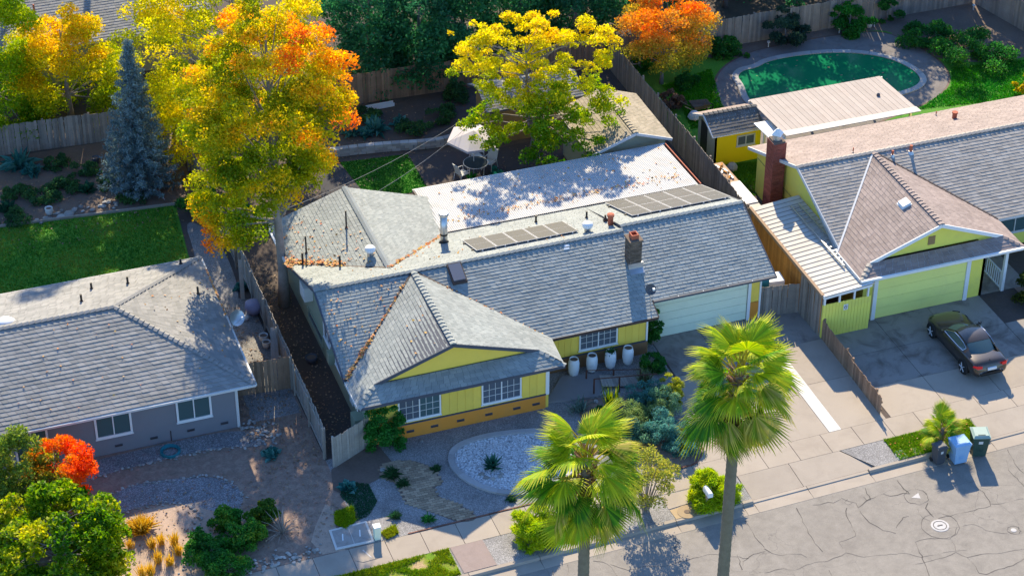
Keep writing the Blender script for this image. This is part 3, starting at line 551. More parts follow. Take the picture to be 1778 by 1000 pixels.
# river stone borders
sm = []
for i in range(5):
    m = MB(); r = random.Random(i); m.lathe((0, 0, 0), [(.5, -.3), (.95, -.05), (1., .2), (.7, .55), (.25, .7)], 7); m.v = [(a * r.uniform(.75, 1.2), b * r.uniform(.75, 1.2), c * r.uniform(.8, 1.2)) for a, b, c in m.v]; sm.append(mesh_of(m, 'stone', M['whitestone']))
def stones(name, label, pts, step, jit, sz, kind='structure'):
    t = thing(name, label, None, kind=kind)
    for a, b in zip(pts[:-1], pts[1:]):
        L = math.dist(a, b); k_ = max(1, int(L / step))
        for i in range(k_):
            u = i / k_; s = random.uniform(*sz); inst(random.choice(sm), 'stone', t, (a[0] + (b[0]-a[0])*u + random.gauss(0, jit), a[1] + (b[1]-a[1])*u + random.gauss(0, jit), .02), (random.uniform(-.3, .3), random.uniform(-.3, .3), random.uniform(0, 6.28)), (s, s * random.uniform(.7, 1.2), s * .8))
stones('stone_border', 'line of pale river stones along the gravel by the grey house', [(-22.05,-7.50),(-20.80,-7.41),(-19.54,-7.28),(-18.04,-7.27),(-16.78,-7.30),(-15.55,-7.44),(-14.32,-7.62),(-13.96,-7.41)], .11, .07, (.04, .1))
stones('stone_border', 'curved line of pale stones above the gravel kidney', [(-21.10,-8.91),(-20.54,-8.55),(-19.56,-8.58),(-18.36,-8.72),(-17.15,-8.86),(-16.36,-9.22),(-15.94,-9.86),(-15.85,-10.49),(-15.71,-11.13)], .11, .06, (.04, .09))
stones('stone_border', 'lower line of pale stones under the gravel kidney', [(-21.41,-10.49),(-20.74,-10.14),(-19.99,-10.02),(-18.90,-10.09),(-18.15,-10.55),(-17.79,-11.11),(-17.61,-11.37)], .13, .06, (.04, .09))
stones('stone_border', 'pale stones beside the sandy bed', [(-17.71,-11.29),(-17.93,-11.72),(-18.17,-12.21),(-18.47,-12.68),(-18.63,-13.19),(-18.86,-13.67),(-19.08,-14.33),(-19.28,-14.80)], .1, .12, (.04, .09))
stones('stone_border', 'broad band of pale stones along the sidewalk', [(-17.24,-15.53),(-16.50,-15.24),(-15.76,-15.13),(-15.01,-15.03),(-14.30,-15.09),(-13.73,-15.22)], .045, .2, (.045, .1))
stones('stone_border', 'pale cobbles heaped by the grey house corner', [(-14.78,-5.87),(-14.53,-6.40),(-14.24,-6.80),(-14.10,-7.27),(-13.83,-7.71),(-13.93,-6.61),(-14.22,-6.20)], .05, .28, (.05, .11))
stones('stone_border', 'loose cobbles below the small bank', [(-20.46,13.38),(-19.23,13.79),(-18.44,13.40),(-17.52,13.65),(-16.30,13.91),(-15.43,13.89)], .16, .25, (.06, .16))
stones('stone_border', 'ring of rocks around the agave in the pebble bed', [(-5.86,-12.69),(-5.78,-13.00),(-5.57,-13.20),(-5.25,-13.18),(-4.98,-12.92)], .18, .04, (.1, .16))
# ---------------------------------------------------------------- buildings
def shingles(polys, mat, parent, e=.175, tab=.3, thick=.015):
    """overlapping courses of tabs over planar slopes; polys = [(points, horizontal eave direction)]"""
    VV = []; n = 0
    for pts, u in polys:
        pts = [Vector(p) for p in pts]; u = Vector(u).normalized()
        nr = None
        for i in range(len(pts) - 2):
            c = (pts[i+1] - pts[0]).cross(pts[i+2] - pts[0])
            if c.length > 1e-4: nr = c.normalized(); break
        if nr.z < 0: nr = -nr
        v = nr.cross(u).normalized()
        if v.z < 0: v = -v
        o = pts[0]; uv = [((p - o).dot(u), (p - o).dot(v)) for p in pts]
        vmin = min(q[1] for q in uv); vmax = max(q[1] for q in uv)
        def span(t):
            xs = []
            for i in range(len(uv)):
                (a, b), (c, d) = uv[i], uv[(i+1) % len(uv)]
                if (b - t) * (d - t) <= 0 and abs(b - d) > 1e-9: xs.append(a + (c - a) * (t - b) / (d - b))
                elif abs(b - t) < 1e-6 and abs(d - t) < 1e-6: xs += [a, c]
            return (min(xs), max(xs)) if xs else None
        k_ = int((vmax - vmin) / e)
        for r in range(k_ + 1):
            t0 = vmin + r * e + 1e-4; t1 = min(t0 + e * 1.02, vmax - 1e-4)
            if t1 - t0 < .02: continue
            s0, s1 = span(t0), span(t1)
            if not s0 or not s1: continue
            L = max(s0[1] - s0[0], s1[1] - s1[0])
            if L < .05: continue
            nt_ = max(1, round(L / tab)); off = .5 * (r % 2) + random.uniform(-.15, .15)
            cuts = sorted({0., 1.} | {min(1, max(0, (i + off + random.uniform(-.18, .18)) / nt_)) for i in range(nt_)})
            for a, b in zip(cuts[:-1], cuts[1:]):
                if (b - a) * L < .02: continue
                h = thick * random.uniform(.75, 1.35); dp = random.choice((0, 0, 0, .012))
                g = .006 / max(L, .05)
                P = lambda f, s, t, z: o + u * (s[0] + (s[1] - s[0]) * f) + v * t + nr * z
                VV += [P(a + g, s0, t0 - dp, h + .004), P(b - g, s0, t0 - dp, h + .004), P(b - g, s1, t1, .004), P(a + g, s1, t1, .004), P(a + g, s0, t0 - dp, -.004), P(b - g, s0, t0 - dp, -.004)]; n += 1
    V = np.array([tuple(p) for p in VV]); b = np.arange(n)[:, None] * 6
    F = np.r_[b + np.array([[0, 1, 2, 3]]), b + np.array([[4, 5, 1, 0]])]
    o = npmesh('shingles', V, F, mat, parent, None, 'stuff'); return o
def caps(p, q, mat_mesh, parent, step=.26, nrm=None):
    p = Vector(p); q = Vector(q); d = q - p; L = d.length; d.normalize(); n = int(L / step)
    side = d.cross(Vector((0, 0, 1))).normalized(); up = side.cross(d)
    R = Matrix((d, -side, up)).transposed().to_euler()
    for i in range(n): inst(mat_mesh, 'ridge_cap', parent, p + d * (i * L / n) , R)
def cap_mesh(mat, drop=.05, L=.3, w=.14):
    m = MB(); v = []
    for x, h in ((0, .055), (L, .006)):
        v += [(x, -w, h - drop), (x, 0, h), (x, w, h - drop)]
    v += [(0, -w, -.03 - drop), (0, 0, -.02), (0, w, -.03 - drop)]
    m.add(v, [(0, 3, 4, 1), (1, 4, 5, 2), (6, 0, 1, 7), (7, 1, 2, 8)]); return mesh_of(m, 'ridge_cap', mat)
def window(parent, face, c, h0, h1, z0, z1, out, split=1, grid=(0, 0), glass='glass', frame='white', fw=.07):
    """frame, panes, mullions and muntins on the wall plane x=c or y=c; out = outward sign"""
    P = (lambda h, z, d: (c + out * d, h, z)) if face == 'x' else (lambda h, z, d: (h, c + out * d, z))
    m = MB()
    for a, b, e, f in ((h0 - fw, h0, z0 - fw, z1 + fw), (h1, h1 + fw, z0 - fw, z1 + fw), (h0, h1, z1, z1 + fw), (h0, h1, z0 - fw, z0)): m.box(P(a, e, .0), P(b, f, .06))
    w = m.build('window', M[frame], parent)
    MB().box(P(h0 - fw - .03, z0 - fw - .035, 0), P(h1 + fw + .03, z0 - fw, .085)).build('sill', M[frame], w)
    for i in range(split + 1):
        a = h0 + (h1 - h0) * i / (split + 1); b = h0 + (h1 - h0) * (i + 1) / (split + 1)
        MB().box(P(a, z0, .002), P(b, z1, .014 + .006 * i)).build('pane', M[glass[i] if isinstance(glass, (list, tuple)) else glass], w)
        if i: MB().box(P(a - .025, z0, .012), P(a + .025, z1, .05)).build('mullion', M[frame], w)
        if grid[0]:
            g = MB()
            for k_ in range(1, grid[0]): xx = a + (b - a) * k_ / grid[0]; g.box(P(xx - .011, z0, .018), P(xx + .011, z1, .034))
            for k_ in range(1, grid[1]): zz = z0 + (z1 - z0) * k_ / grid[1]; g.box(P(a, zz - .011, .02), P(b, zz + .011, .032))
            g.build('muntins', M['offwhite'], w)
    return w
def vents(parent, y, xs, z, out=-1):
    for x in xs:
        m = MB(); m.box((x - .17, y, z), (x + .17, y + out * .02, z + .12)); v = m.build('vent', M['slatetrim'], parent)
        m = MB(); [m.box((x - .15, y + out * .02, z + .02 + i * .03), (x + .15, y + out * .035, z + .03 + i * .03)) for i in range(3)]; m.build('louvre', M['darkbrown'], v)
def rakes(parent, pts, mat, h=.16, t=.05, name='fascia'):
    for a, b in zip(pts[:-1], pts[1:]): 
        a = Vector(a); b = Vector(b); d = (b - a).normalized() * .01
        MB().bar(a + d - Vector((0, 0, h/2 - .02)), b - d - Vector((0, 0, h/2 - .02)), t, h).build(name, mat, parent)
def gutters(parent, pts, mat, r=.06, straps=1.1):
    for a, b in zip(pts[:-1], pts[1:]):
        a = Vector(a); b = Vector(b); m = MB(); m.bar(a, b, .11, .1); g = m.build('rain_gutter', mat, parent); L = (b - a).length; n = int(L / straps); m = MB()
        for i in range(1, n): p = a + (b - a) * i / n; m.box((p.x - .02, p.y - .02, p.z + .045), (p.x + .02, p.y + .02, p.z + .06))
        if n > 1: m.build('strap', M['white'], g)
def pipe(label, p, h, r, mat='black', group=None, cat='vent pipe', name='vent_pipe'):
    t = thing(name, label, cat, p, group); MB().tube([(p[0], p[1], p[2] - .1), (p[0], p[1], p[2] + h)], r, 8).build('pipe', M[mat], t)
    MB().lathe((p[0], p[1], p[2] - .06), [(r * 2.4, 0), (r * 1.3, .14)], 10).build('flashing', M['darkbrown'] if mat == 'black' else M['steel'], t); return t
def boards(parent, face, c, h0, h1, z0, z1, out, w, mat, t=.02, gap=.012, name='siding_board', top=None):
    n = max(1, round((h1 - h0) / w)); w = (h1 - h0) / n
    for i in range(n):
        a = h0 + i * w + gap / 2; b = a + w - gap; za = z1 if top is None else min(top(a), top(b))
        if za - z0 < .05: continue
        if face == 'y': MB().box((a, c, z0), (b, c + out * t, za)).build(name, mat, parent)
        else: MB().box((c, a, z0), (c + out * t, b, za)).build(name, mat, parent)
def slope_polys(polys): return polys
# ============ the yellow house in the middle
H = thing('house', 'yellow ranch house with green grey shingle roof and solar panels in the middle', 'house', (0, 0, 0))
A = (-5.92, -3.42, 4.49); B = (-5.97, -9.3, 4.49); SW = (-10.45, -9.9, 2.6); SE = (-1.08, -9.9, 2.6); NW = (-10.45, -7.9, 2.6); NE = (-1.0, -7.9, 2.6); GW = (-9.45, -9.02, 3.02); GE = (-1.98, -9.02, 3.02)
L0 = (-10.48, -3.4, 4.49); R0 = (-6.7, -2.32, 4.12); VW = (-10.5, 1.35, 2.838); VE = (-2.65, 1.6, 2.75); RE = (-6.7, 4.95, 4.12)
X = (1, 0, 0); Y = (0, 1, 0)
front = [([L0, (-10.45, -7.9, 2.6), A], X), ([A, NE, (4.15, -7.9, 2.6), (4.15, -3.4, 4.49)], X), ([(4.15, -7.08, 2.945), (10.25, -7.08, 2.945), (10.25, -3.16, 4.591), (4.15, -3.16, 4.591)], X),
         ([A, NW, SW, GW, B], Y), ([A, NE, SE, GE, B], Y), ([SW, SE, GE, GW], X)]
back = [([L0, (-6.7, -3.4, 4.49), R0, VW], X), ([R0, (-6.7, -3.4, 4.49), (4.15, -3.4, 4.49), (4.15, 1.6, 2.75), VE], X), ([(4.15, -3.16, 4.591), (10.25, -3.16, 4.591), (10.25, 1.6, 2.758), (4.15, 1.6, 2.758)], X),
        ([R0, RE, (-10.5, 4.95, 2.836), VW], Y), ([R0, RE, (-2.65, 4.95, 2.75), VE], Y)]
rm = MB()
for p, u in front + back: rm.slab(p, .14)
roof = rm.build('roof', M['slatetrim'], H)
shingles(front + back, M['shm'], roof)
cm = cap_mesh(M['shm'])
caps((10.25, -3.16, 4.62), (4.15, -3.16, 4.62), cm, roof); caps((4.15, -3.4, 4.52), (-10.48, -3.4, 4.52), cm, roof); caps((B[0], B[1], 4.52), (A[0], A[1], 4.52), cm, roof)
caps((RE[0], RE[1], 4.15), (R0[0], R0[1], 4.15), cm, roof); caps(SW, GW, cm, roof, .24); caps(SE, GE, cm, roof, .24)
rakes(roof, [GW, B, GE], M['slatetrim']); rakes(roof, [SW, SE], M['slatetrim'], .15); rakes(roof, [(-10.45, -7.9, 2.6), SW], M['offwhite'], .15)
rakes(roof, [(-1.0, -7.9, 2.6), (4.15, -7.9, 2.6), (4.15, -7.08, 2.93)], M['darkbrown'], .14)
gutters(roof, [(4.2, -7.13, 2.9), (10.3, -7.13, 2.9)], M['slatetrim'])
rakes(roof, [(10.27, -7.08, 2.95), (10.27, -3.16, 4.59), (10.27, 1.6, 2.76)], M['slatetrim'])
rakes(roof, [VW, (-10.49, -3.4, 4.49), (-10.47, -7.9, 2.6)], M['slatetrim'], .16)
gutters(roof, [(-10.54, 4.95, 2.78), (-10.54, 1.4, 2.78)], M['white'])
# valley metal
for p, q in ((A, NW), (A, NE), (R0, VW), (R0, VE)):
    MB().bar(Vector(p) + Vector((0, 0, .02)), Vector(q) + Vector((0, 0, .02)), .1, .03).build('valley_flashing', M['darkbrown'], roof)
# walls
MB().wall('x', -9.9, [(-9.25, -.1), (4.4, -.1), (4.4, 2.9), (1.25, 2.85), (-3.4, 4.4), (-7.85, 2.55), (-9.25, 2.6)], .15).build('wall', M['tealwall'], H, label='sage west gable wall')
MB().box((-9.88, -9.25, .75), (-1.75, -9.1, 2.75)).build('wall', M['yellowwall'], H, label='yellow upper front wall'); 
MB().box((-9.88, -9.3, -.1), (-1.75, -9.1, .72)).build('wall', M['ochrewall'], H, label='ochre lower front wall')
MB().box((-9.9, -9.32, .72), (-1.73, -9.24, .77)).build('trim', M['slatetrim'], H)
MB().wall('y', -8.95, [(-9.2, 3.0), (-2.2, 3.0), (-5.96, 4.38)], .1).build('gable_wall', M['yellowwall'], H, label='yellow gable triangle')
MB().box((-1.75, -9.25, -.1), (-1.6, -6.9, 2.7)).build('wall', M['yellowwall'], H); MB().box((-1.74, -9.29, .72), (-1.58, -9.2, 2.7)).build('trim', M['white'], H)
boards(H, 'y', -9.251, -9.85, -8.55, .78, 2.68, -1, .33, M['yellowwall']); boards(H, 'y', -9.251, -6.55, -4.75, .78, 2.68, -1, .33, M['yellowwall']); boards(H, 'y', -9.251, -2.85, -1.8, .78, 2.68, -1, .33, M['yellowwall'])
window(H, 'y', -9.25, -8.45, -6.65, .98, 2.3, -1, 1, (3, 4), ('glass', 'glassgreen')); window(H, 'y', -9.25, -4.65, -2.95, .98, 2.3, -1, 1, (3, 4))
vents(H, -9.3, (-8.0, -6.9, -5.7, -4.4, -3.1, -2.2), .28)
MB().box((-1.6, -6.95, .7), (4.05, -6.8, 2.85)).build('wall', M['yellowwall'], H); MB().box((-1.6, -7.0, -.1), (4.05, -6.8, .7)).build('wall', pm('brown_wall', (.24, .13, .06), .1, 1.5, .85), H, label='brown lower wall behind the urns')
boards(H, 'y', -6.951, -.9, .62, .75, 2.75, -1, .33, M['yellowwall']); boards(H, 'y', -6.951, 2.62, 3.95, .75, 2.75, -1, .33, M['yellowwall']); window(H, 'y', -6.95, .78, 2.5, .98, 2.25, -1, 1, (3, 4))
MB().box((-1.45, -6.99, .2), (-1.0, -6.94, 2.3)).build('door', M['darkbrown'], H, label='dark front door in the recess')
for x in (-.95, 4.0): MB().box((x - .04, -7.02, .7), (x + .04, -6.94, 2.75)).build('trim', M['white'], H)
MB().box((-1.2, -7.02, .68), (4.06, -6.95, .73)).build('trim', M['slatetrim'], H)
MB().box((3.95, -6.9, -.1), (4.1, -6.0, 2.9)).build('wall', M['yellowwall'], H)
MB().box((4.1, -6.1, -.1), (4.7, -5.95, 3.1)).build('wall', M['yellowwall'], H); MB().box((9.5, -6.1, .95), (10.05, -5.95, 3.1)).build('wall', M['yellowwall'], H, label='yellow wall right of the garage door'); MB().box((9.5, -6.12, -.1), (10.05, -5.95, .93)).build('wall', M['ochrewall'], H)
MB().box((4.7, -6.09, 2.25), (9.5, -5.95, 3.1)).build('wall', M['garagedoor'], H); MB().box((9.42, -6.16, 0), (9.56, -6.09, 2.9)).build('trim', M['white'], H); MB().box((10.0, -6.16, 0), (10.08, -6.08, 2.9)).build('trim', M['white'], H)
gd = MB().box((4.72, -6.02, .0), (9.42, -5.97, 2.26)).build('garage_door', M['garagedoor'], H)
for i in range(5): MB().box((4.73, -6.065, .03 + i * .447), (9.41, -6.02, .03 + i * .447 + .432)).build('door_panel', M['garagedoor'], gd)
MB().wall('x', 10.05, [(-6.0, -.1), (1.5, -.1), (1.5, 2.65), (-3.16, 4.45), (-6.0, 3.2)], -.15).build('wall', M['tealwall'], H)
MB().box((-9.9, 4.3, -.1), (-3.2, 4.45, 2.8)).build('wall', M['tealwall'], H); MB().wall('y', 4.45, [(-9.9, 2.7), (-3.2, 2.7), (-6.7, 4.0)], -.1).build('gable_wall', M['tealwall'], H)
MB().box((-3.2, 1.5, -.1), (10., 1.65, 2.6)).build('wall', M['tealwall'], H)
# west side windows and fittings
window(H, 'x', -9.9, -3.6, -2.6, 1.35, 2.45, -1, 1); window(H, 'x', -9.9, -6.9, -4.5, 1.15, 2.35, -1, 1); window(H, 'x', -9.9, -2.2, .2, .55, 1.0, -1, 0, frame='tealwall')
for y, h in ((-7.4, 1.5),): MB().box((-10.08, y - .25, 1.0), (-9.9, y + .25, 1.0 + h * .5)).build('meter_box', M['offwhite'], H)
MB().box((-10.3, -.7, 2.0), (-9.9, .1, 2.75)).build('cabinet', M['offwhite'], H, label='white box hung on the west wall')
MB().box((-10.2, -4.3, .9), (-9.9, -3.9, 1.5)).build('junction_box', M['tealwall'], H); MB().box((-10.35, -8.9, 0), (-9.9, -8.2, 1.2)).build('cupboard', M['tealwall'], H)
# garage-corner climber base handled with plants
# patio roof of corrugated sheets
PR = thing('patio_cover', 'weathered corrugated metal patio cover behind the yellow house', 'patio cover', (3, 3.6, 0))
zp = lambda y: 2.9 + (y - 1.4) * -.05
sheetw = 1.1; xx = -3.0; 
prof = [(0, 0), (.025, .028), (.05, .028), (.075, 0)]
while xx < 10.1:
    w_ = min(sheetw, 10.2 - xx); n = int(w_ / .1); m = MB(); V = []
    for i in range(n):
        for d, h in prof: V.append((xx + i * .1 + d, h))
    V.append((xx + n * .1, 0)); jit = random.uniform(-.03, .03)
    vs = [(a, 5.85 + jit, zp(5.85) + h) for a, h in V] + [(a, 1.38, zp(1.38) + h + .012) for a, h in V]; k_ = len(V)
    m.add(vs, [(i, i + 1, k_ + i + 1, k_ + i) for i in range(k_ - 1)]); m.build('roof_sheet', M['metalroof'], PR); xx += n * .1
MB().bar((-3.05, 5.9, 2.58), (10.25, 5.9, 2.58), .08, .16).build('beam', M['offwhite'], PR); MB().bar((10.26, 5.85, 2.64), (10.26, 1.4, 2.86), .05, .12).build('fascia', M['terracotta'], PR); MB().bar((-3.04, 5.85, 2.62), (-3.04, 1.4, 2.85), .06, .12).build('fascia', M['darkbrown'], PR)
for x in (-2.8, .5, 3.8, 7.1, 10.0): MB().box((x - .05, 5.7, 0), (x + .05, 5.8, 2.55)).build('post', M['offwhite'], PR)
# chimney of the yellow house
def chimney(name, label, x0, x1, y0, y1, z0, z1, mat, mortar, cap=True):
    t = thing(name, label, 'chimney', ((x0 + x1) / 2, (y0 + y1) / 2, z0)); MB().box((x0 + .012, y0 + .012, z0), (x1 - .012, y1 - .012, z1)).build('core', mortar, t)
    bh = .075; m = MB(); r = 0; z = z0
    while z < z1 - .02:
        for (a, b, fixed, ax_) in ((x0, x1, y0, 'x'), (x0, x1, y1, 'x'), (y0, y1, x0, 'y'), (y0, y1, x1, 'y')):
            p = a - (.1 if r % 2 else 0)
            while p < b - .01:
                q = min(p + .2, b); s = max(p, a)
                if q - s > .03:
                    j = random.uniform(-.003, .006)
                    if ax_ == 'x': m.box((s + .005, fixed - (j if fixed == y0 else -.0), z + .006), (q - .005, fixed + (.012 if fixed == y0 else -.012), z + bh - .006))
                    else: m.box((fixed - (j if fixed == x0 else 0), s + .005, z + .006), (fixed + (.012 if fixed == x0 else -.012), q - .005, z + bh - .006))
                p += .2
        z += bh; r += 1
    m.build('bricks', mat, t, kind='stuff'); return t
t = chimney('chimney', 'weathered brick chimney with red flue on the yellow house', 3.72, 4.3, -5.38, -4.75, 3.45, 5.05, M['oldbrick'], pm('dark_mortar', (.13, .11, .09), .2, 4))
m = MB(); m.box((3.68, -5.42, 5.05), (4.34, -4.71, 5.13)); m.build('cap', M['oldbrick'], t)
m = MB(); [m.box(a, b) for a, b in (((3.84, -5.25, 5.13), (4.18, -5.2, 5.35)), ((3.84, -4.93, 5.13), (4.18, -4.88, 5.35)), ((3.84, -5.2, 5.13), (3.89, -4.93, 5.35)), ((4.13, -5.2, 5.13), (4.18, -4.93, 5.35)))]; m.build('flue', M['terracotta'], t)
m = MB(); m.slab([(3.66, -5.7, 3.56), (4.36, -5.7, 3.56), (4.36, -5.36, 3.7), (3.66, -5.36, 3.7)], .03); m.box((3.66, -5.42, 3.5), (4.36, -5.36, 3.95)); m.build('flashing', M['steel'], t)
# skylight
t = thing('skylight', 'dark framed skylight near the ridge of the yellow house', 'skylight', (-4.05, -3.95, 4.25)); sl_ = .42
def onf(x, y, dz): return (x, y, 5.918 + .42 * y + dz)
for nm, x0, x1, y0, y1, d, mt in (('curb', -4.4, -3.72, -4.5, -3.55, .16, 'darkbrown'),): MB().slab([onf(x0, y0, d), onf(x1, y0, d), onf(x1, y1, d), onf(x0, y1, d)], .3).build(nm, M[mt], t)
MB().slab([onf(-4.34, -4.43, .2), onf(-3.78, -4.43, .2), onf(-3.78, -3.62, .2), onf(-4.34, -3.62, .2)], .05).build('pane', glassmat('skylight_pane', (.16, .16, .18), .2), t)
# solar panels
def solar(label, x0, x1, y0, y1, cols, rows, pln, grp):
    a_, by = pln; Z = lambda y, d: a_ + by * y + d; t = thing('solar_array', label, 'solar panels', ((x0 + x1) / 2, (y0 + y1) / 2, Z((y0 + y1) / 2, 0)), grp)
    cw = (x1 - x0) / cols; rh = (y1 - y0) / rows; d = .12
    for i in range(cols):
        for j in range(rows):
            a, b = x0 + i * cw + .012, x0 + (i + 1) * cw - .012; c, e = y0 + j * rh + .012, y0 + (j + 1) * rh - .012
            p = MB().slab([(a, c, Z(c, d)), (b, c, Z(c, d)), (b, e, Z(e, d)), (a, e, Z(e, d))], .04).build('panel', M['panelframe'], t); f = .03; mid = (c + e) / 2
            for q0, q1 in ((c + f, mid - .015), (mid + .015, e - f)):
                MB().slab([(a + f, q0, Z(q0, d + .004)), (b - f, q0, Z(q0, d + .004)), (b - f, q1, Z(q1, d + .004)), (a + f, q1, Z(q1, d + .004))], .003).build('cells', M['cells'], p)
    for y in (y0 + (y1 - y0) * .2, y0 + (y1 - y0) * .8): MB().bar((x0 - .1, y, Z(y, d - .07)), (x1 + .1, y, Z(y, d - .07)), .05, .05).build('rail', M['black'], t)
    for i in range(5):
        x = x0 + .3 + i * (x1 - x0 - .6) / 4; MB().bar((x, y0 - .04, Z(y0, d - .05)), (x, y0 + .1, Z(y0 + .1, d - .05)), .06, .1).build('bracket', M['panelframe'], t)
solar('row of five solar panels behind the ridge near the metal flue', -2.64, 2.33, -2.55, -.5, 5, 1, (3.31, -.35), 'solar arrays on the yellow house')
solar('large block of solar panels above the garage', 5.1, 10.12, -2.25, 1.1, 5, 2, (3.383, -.385), 'solar arrays on the yellow house')
# roof vents
p = (-3.37,-0.036,3.323); t = thing('metal_flue', 'tall steel flue pipe on the back slope of the yellow house', 'flue', p); MB().tube([(p[0], p[1], p[2] - .15), (p[0], p[1], p[2] + 1.55)], .17, 14).build('pipe', M['steel'], t, True); MB().lathe((p[0], p[1], p[2] + 1.5), [(.2, 0), (.24, .05), (.24, .14), (.2, .17)], 14).build('cap', M['steel'], t); MB().lathe((p[0], p[1], p[2] + .45), [(.175, 0), (.18, .06), (.175, .1)], 14).build('collar', M['black'], t); MB().lathe((p[0], p[1], p[2] - .1), [(.3, 0), (.19, .25)], 14).build('flashing', M['black'], t)
def turbine(label, p):
    t = thing('roof_turbine', label, 'roof vent', p, 'white roof turbines'); MB().tube([(p[0], p[1], p[2] - .1), (p[0], p[1], p[2] + .22)], .15, 12).build('neck', M['steel'], t)
    m = MB().lathe((p[0], p[1], p[2] + .2), [(.17, 0), (.24, .08), (.26, .18), (.2, .27), (.1, .3)], 16); m.build('dome', M['white'], t, True); m = MB()
    for i in range(16): a = i * math.pi / 8; m.bar((p[0] + .2*math.cos(a), p[1] + .2*math.sin(a), p[2] + .23), (p[0] + .255*math.cos(a + .15), p[1] + .255*math.sin(a + .15), p[2] + .42), .012, .02)
    m.build('fins', M['offwhite'], t)
turbine('white roof turbine on the left rear slope', (-7.155,-0.851,3.967)); turbine('white roof turbine by the small solar row', (2.737,-2.624,4.228))
p = (4,-2.314,4.274); t = thing('terracotta_vent', 'red brown vent drum near the garage ridge', 'roof vent', p); MB().tube([(p[0], p[1], p[2] - .1), (p[0], p[1], p[2] + .35)], .13, 12).build('drum', M['terracotta'], t); MB().lathe((p[0], p[1], p[2] + .33), [(.17, 0), (.17, .1), (.1, .13)], 12).build('cap', M['terracotta'], t)
for lb_, px in (('tall thin black vent pipe high on the left rear slope', (-7.492,1.902,3.853)), ('black vent pipe at the leafy left edge of the roof', (-9.56,1.493,3.154))): pipe(lb_, px, .95, .04)
for lb_, px, h in (('black vent pipe nearest the leaf filled valley corner', (-9.931,0.76,3.028), .7), ('black vent pipe standing in the leafy valley', (-8.536,-0.623,3.5), .65), ('short black pipe beyond the small solar row', (1.334,0.403,3.169), .4), ('short black pipe behind the right turbine', (3.548,-0.471,3.475), .38), ('tiny black pipe beside the terracotta vent', (4.023,-1.623,4.008), .25)): pipe(lb_, px, h, .05)
for lb_, px in (('pale flashing tab on the front slope, upper one', (1.313,-3.679,4.373)), ('pale flashing tab on the front slope, lower one', (1.261,-3.818,4.314))): tag(MB().slab([(px[0] - .13, px[1] - .04, px[2] + .03), (px[0] + .13, px[1] - .04, px[2] + .03), (px[0] + .13, px[1] + .04, px[2] + .065), (px[0] - .13, px[1] + .04, px[2] + .065)], .02).build('roof_tab', M['white']), lb_, 'roof tab')
def dish(label, p, aim, r, mast, mat='darkplastic'):
    t = thing('satellite_dish', label, 'satellite dish', p); c = Vector(p) + Vector(mast); MB().tube([p, c], .025, 6).build('mast', M['steel'], t); a = Vector(aim).normalized(); q = a.to_track_quat('Z', 'Y')
    m = MB(); rings = 4; V = [q @ Vector((0, 0, 0)) + c]
    for i in range(1, rings + 1):
        rr = r * i / rings
        for j in range(16): an = j * math.pi / 8; V.append(q @ Vector((rr * math.cos(an), rr * .85 * math.sin(an), .25 * rr * rr / r)) + c)
    F = [(0, 1 + j, 1 + (j + 1) % 16) for j in range(16)]
    for i in range(rings - 1):
        for j in range(16): a0 = 1 + i * 16; F.append((a0 + j, a0 + 16 + j, a0 + 16 + (j + 1) % 16, a0 + (j + 1) % 16))
    m.add(V, F); m.build('reflector', M[mat], t, True); e = c + a * r * 1.1 - Vector((0, 0, r * .2)); MB().tube([c - Vector((0, 0, r * .7)), e], .015, 5).build('arm', M['steel'], t); MB().box(e - Vector((.05, .05, .05)), e + Vector((.05, .05, .05))).build('receiver', M['white'], t)
dish('dark satellite dish above the garage eave', (3.904,-7.546,2.749), (.3, -.8, .75), .3, (-.05, .1, 1.1))
# ============ grey house on the left
L = thing('house', 'slate grey house with hipped grey shingle roof on the left', 'house', (-20, -1.4, 0))
zr = 4.25; ex, ye0, ye1 = -14.1, -6.53, 3.8; rx = -19.0; wx = -34.
polys = [([(wx, ye0, 2.5), (ex, ye0, 2.5), (rx, -1.37, zr), (wx, -1.37, zr)], X), ([(wx, ye1, 2.5), (ex, ye1, 2.5), (rx, -1.37, zr), (wx, -1.37, zr)], X), ([(ex, ye0, 2.5), (ex, ye1, 2.5), (rx, -1.37, zr)], Y)]
m = MB(); [m.slab(p, .12) for p, u in polys]; r_ = m.build('roof', M['greywall'], L); shingles(polys, M['shl'], r_, .22, .33, .018); cl = cap_mesh(M['shl'])
caps((rx, -1.37, zr + .03), (wx + 6, -1.37, zr + .03), cl, r_); caps((ex, ye0, 2.53), (rx, -1.37, zr + .03), cl, r_); caps((ex, ye1, 2.53), (rx, -1.37, zr + .03), cl, r_, .3)
gutters(r_, [(wx, ye0 - .05, 2.42), (ex + .05, ye0 - .05, 2.42), (ex + .05, ye1 + .05, 2.42), (wx, ye1 + .05, 2.42)], M['offwhite'])
MB().box((wx, -6.08, -.1), (-14.85, 3.3, 2.45)).build('wall', M['greywall'], L); MB().box((-14.9, -6.13, -.05), (-14.78, -6.02, 2.42)).build('corner_trim', M['offwhite'], L)
def lw(px0, px1):  return px0[0], px1[0]
window(L, 'y', -6.08, (-17.46,-6.08,1.319)[0] + .05, (-15.998,-6.08,1.256)[0] - .05, 1.0, 2.02, -1, 1, (0, 0), 'glassgreen', fw=.09); window(L, 'y', -6.08, (-20.977,-6.08,1.297)[0] + .05, (-19.473,-6.08,1.216)[0] - .05, 1.0, 2.02, -1, 1, (0, 0), 'glassgreen', fw=.09); window(L, 'y', -6.08, (-24.34,-6.08,1.563)[0], (-23.035,-6.08,1.527)[0] - .05, .5, 2.02, -1, 1, (0, 0), 'glassgreen', fw=.09)
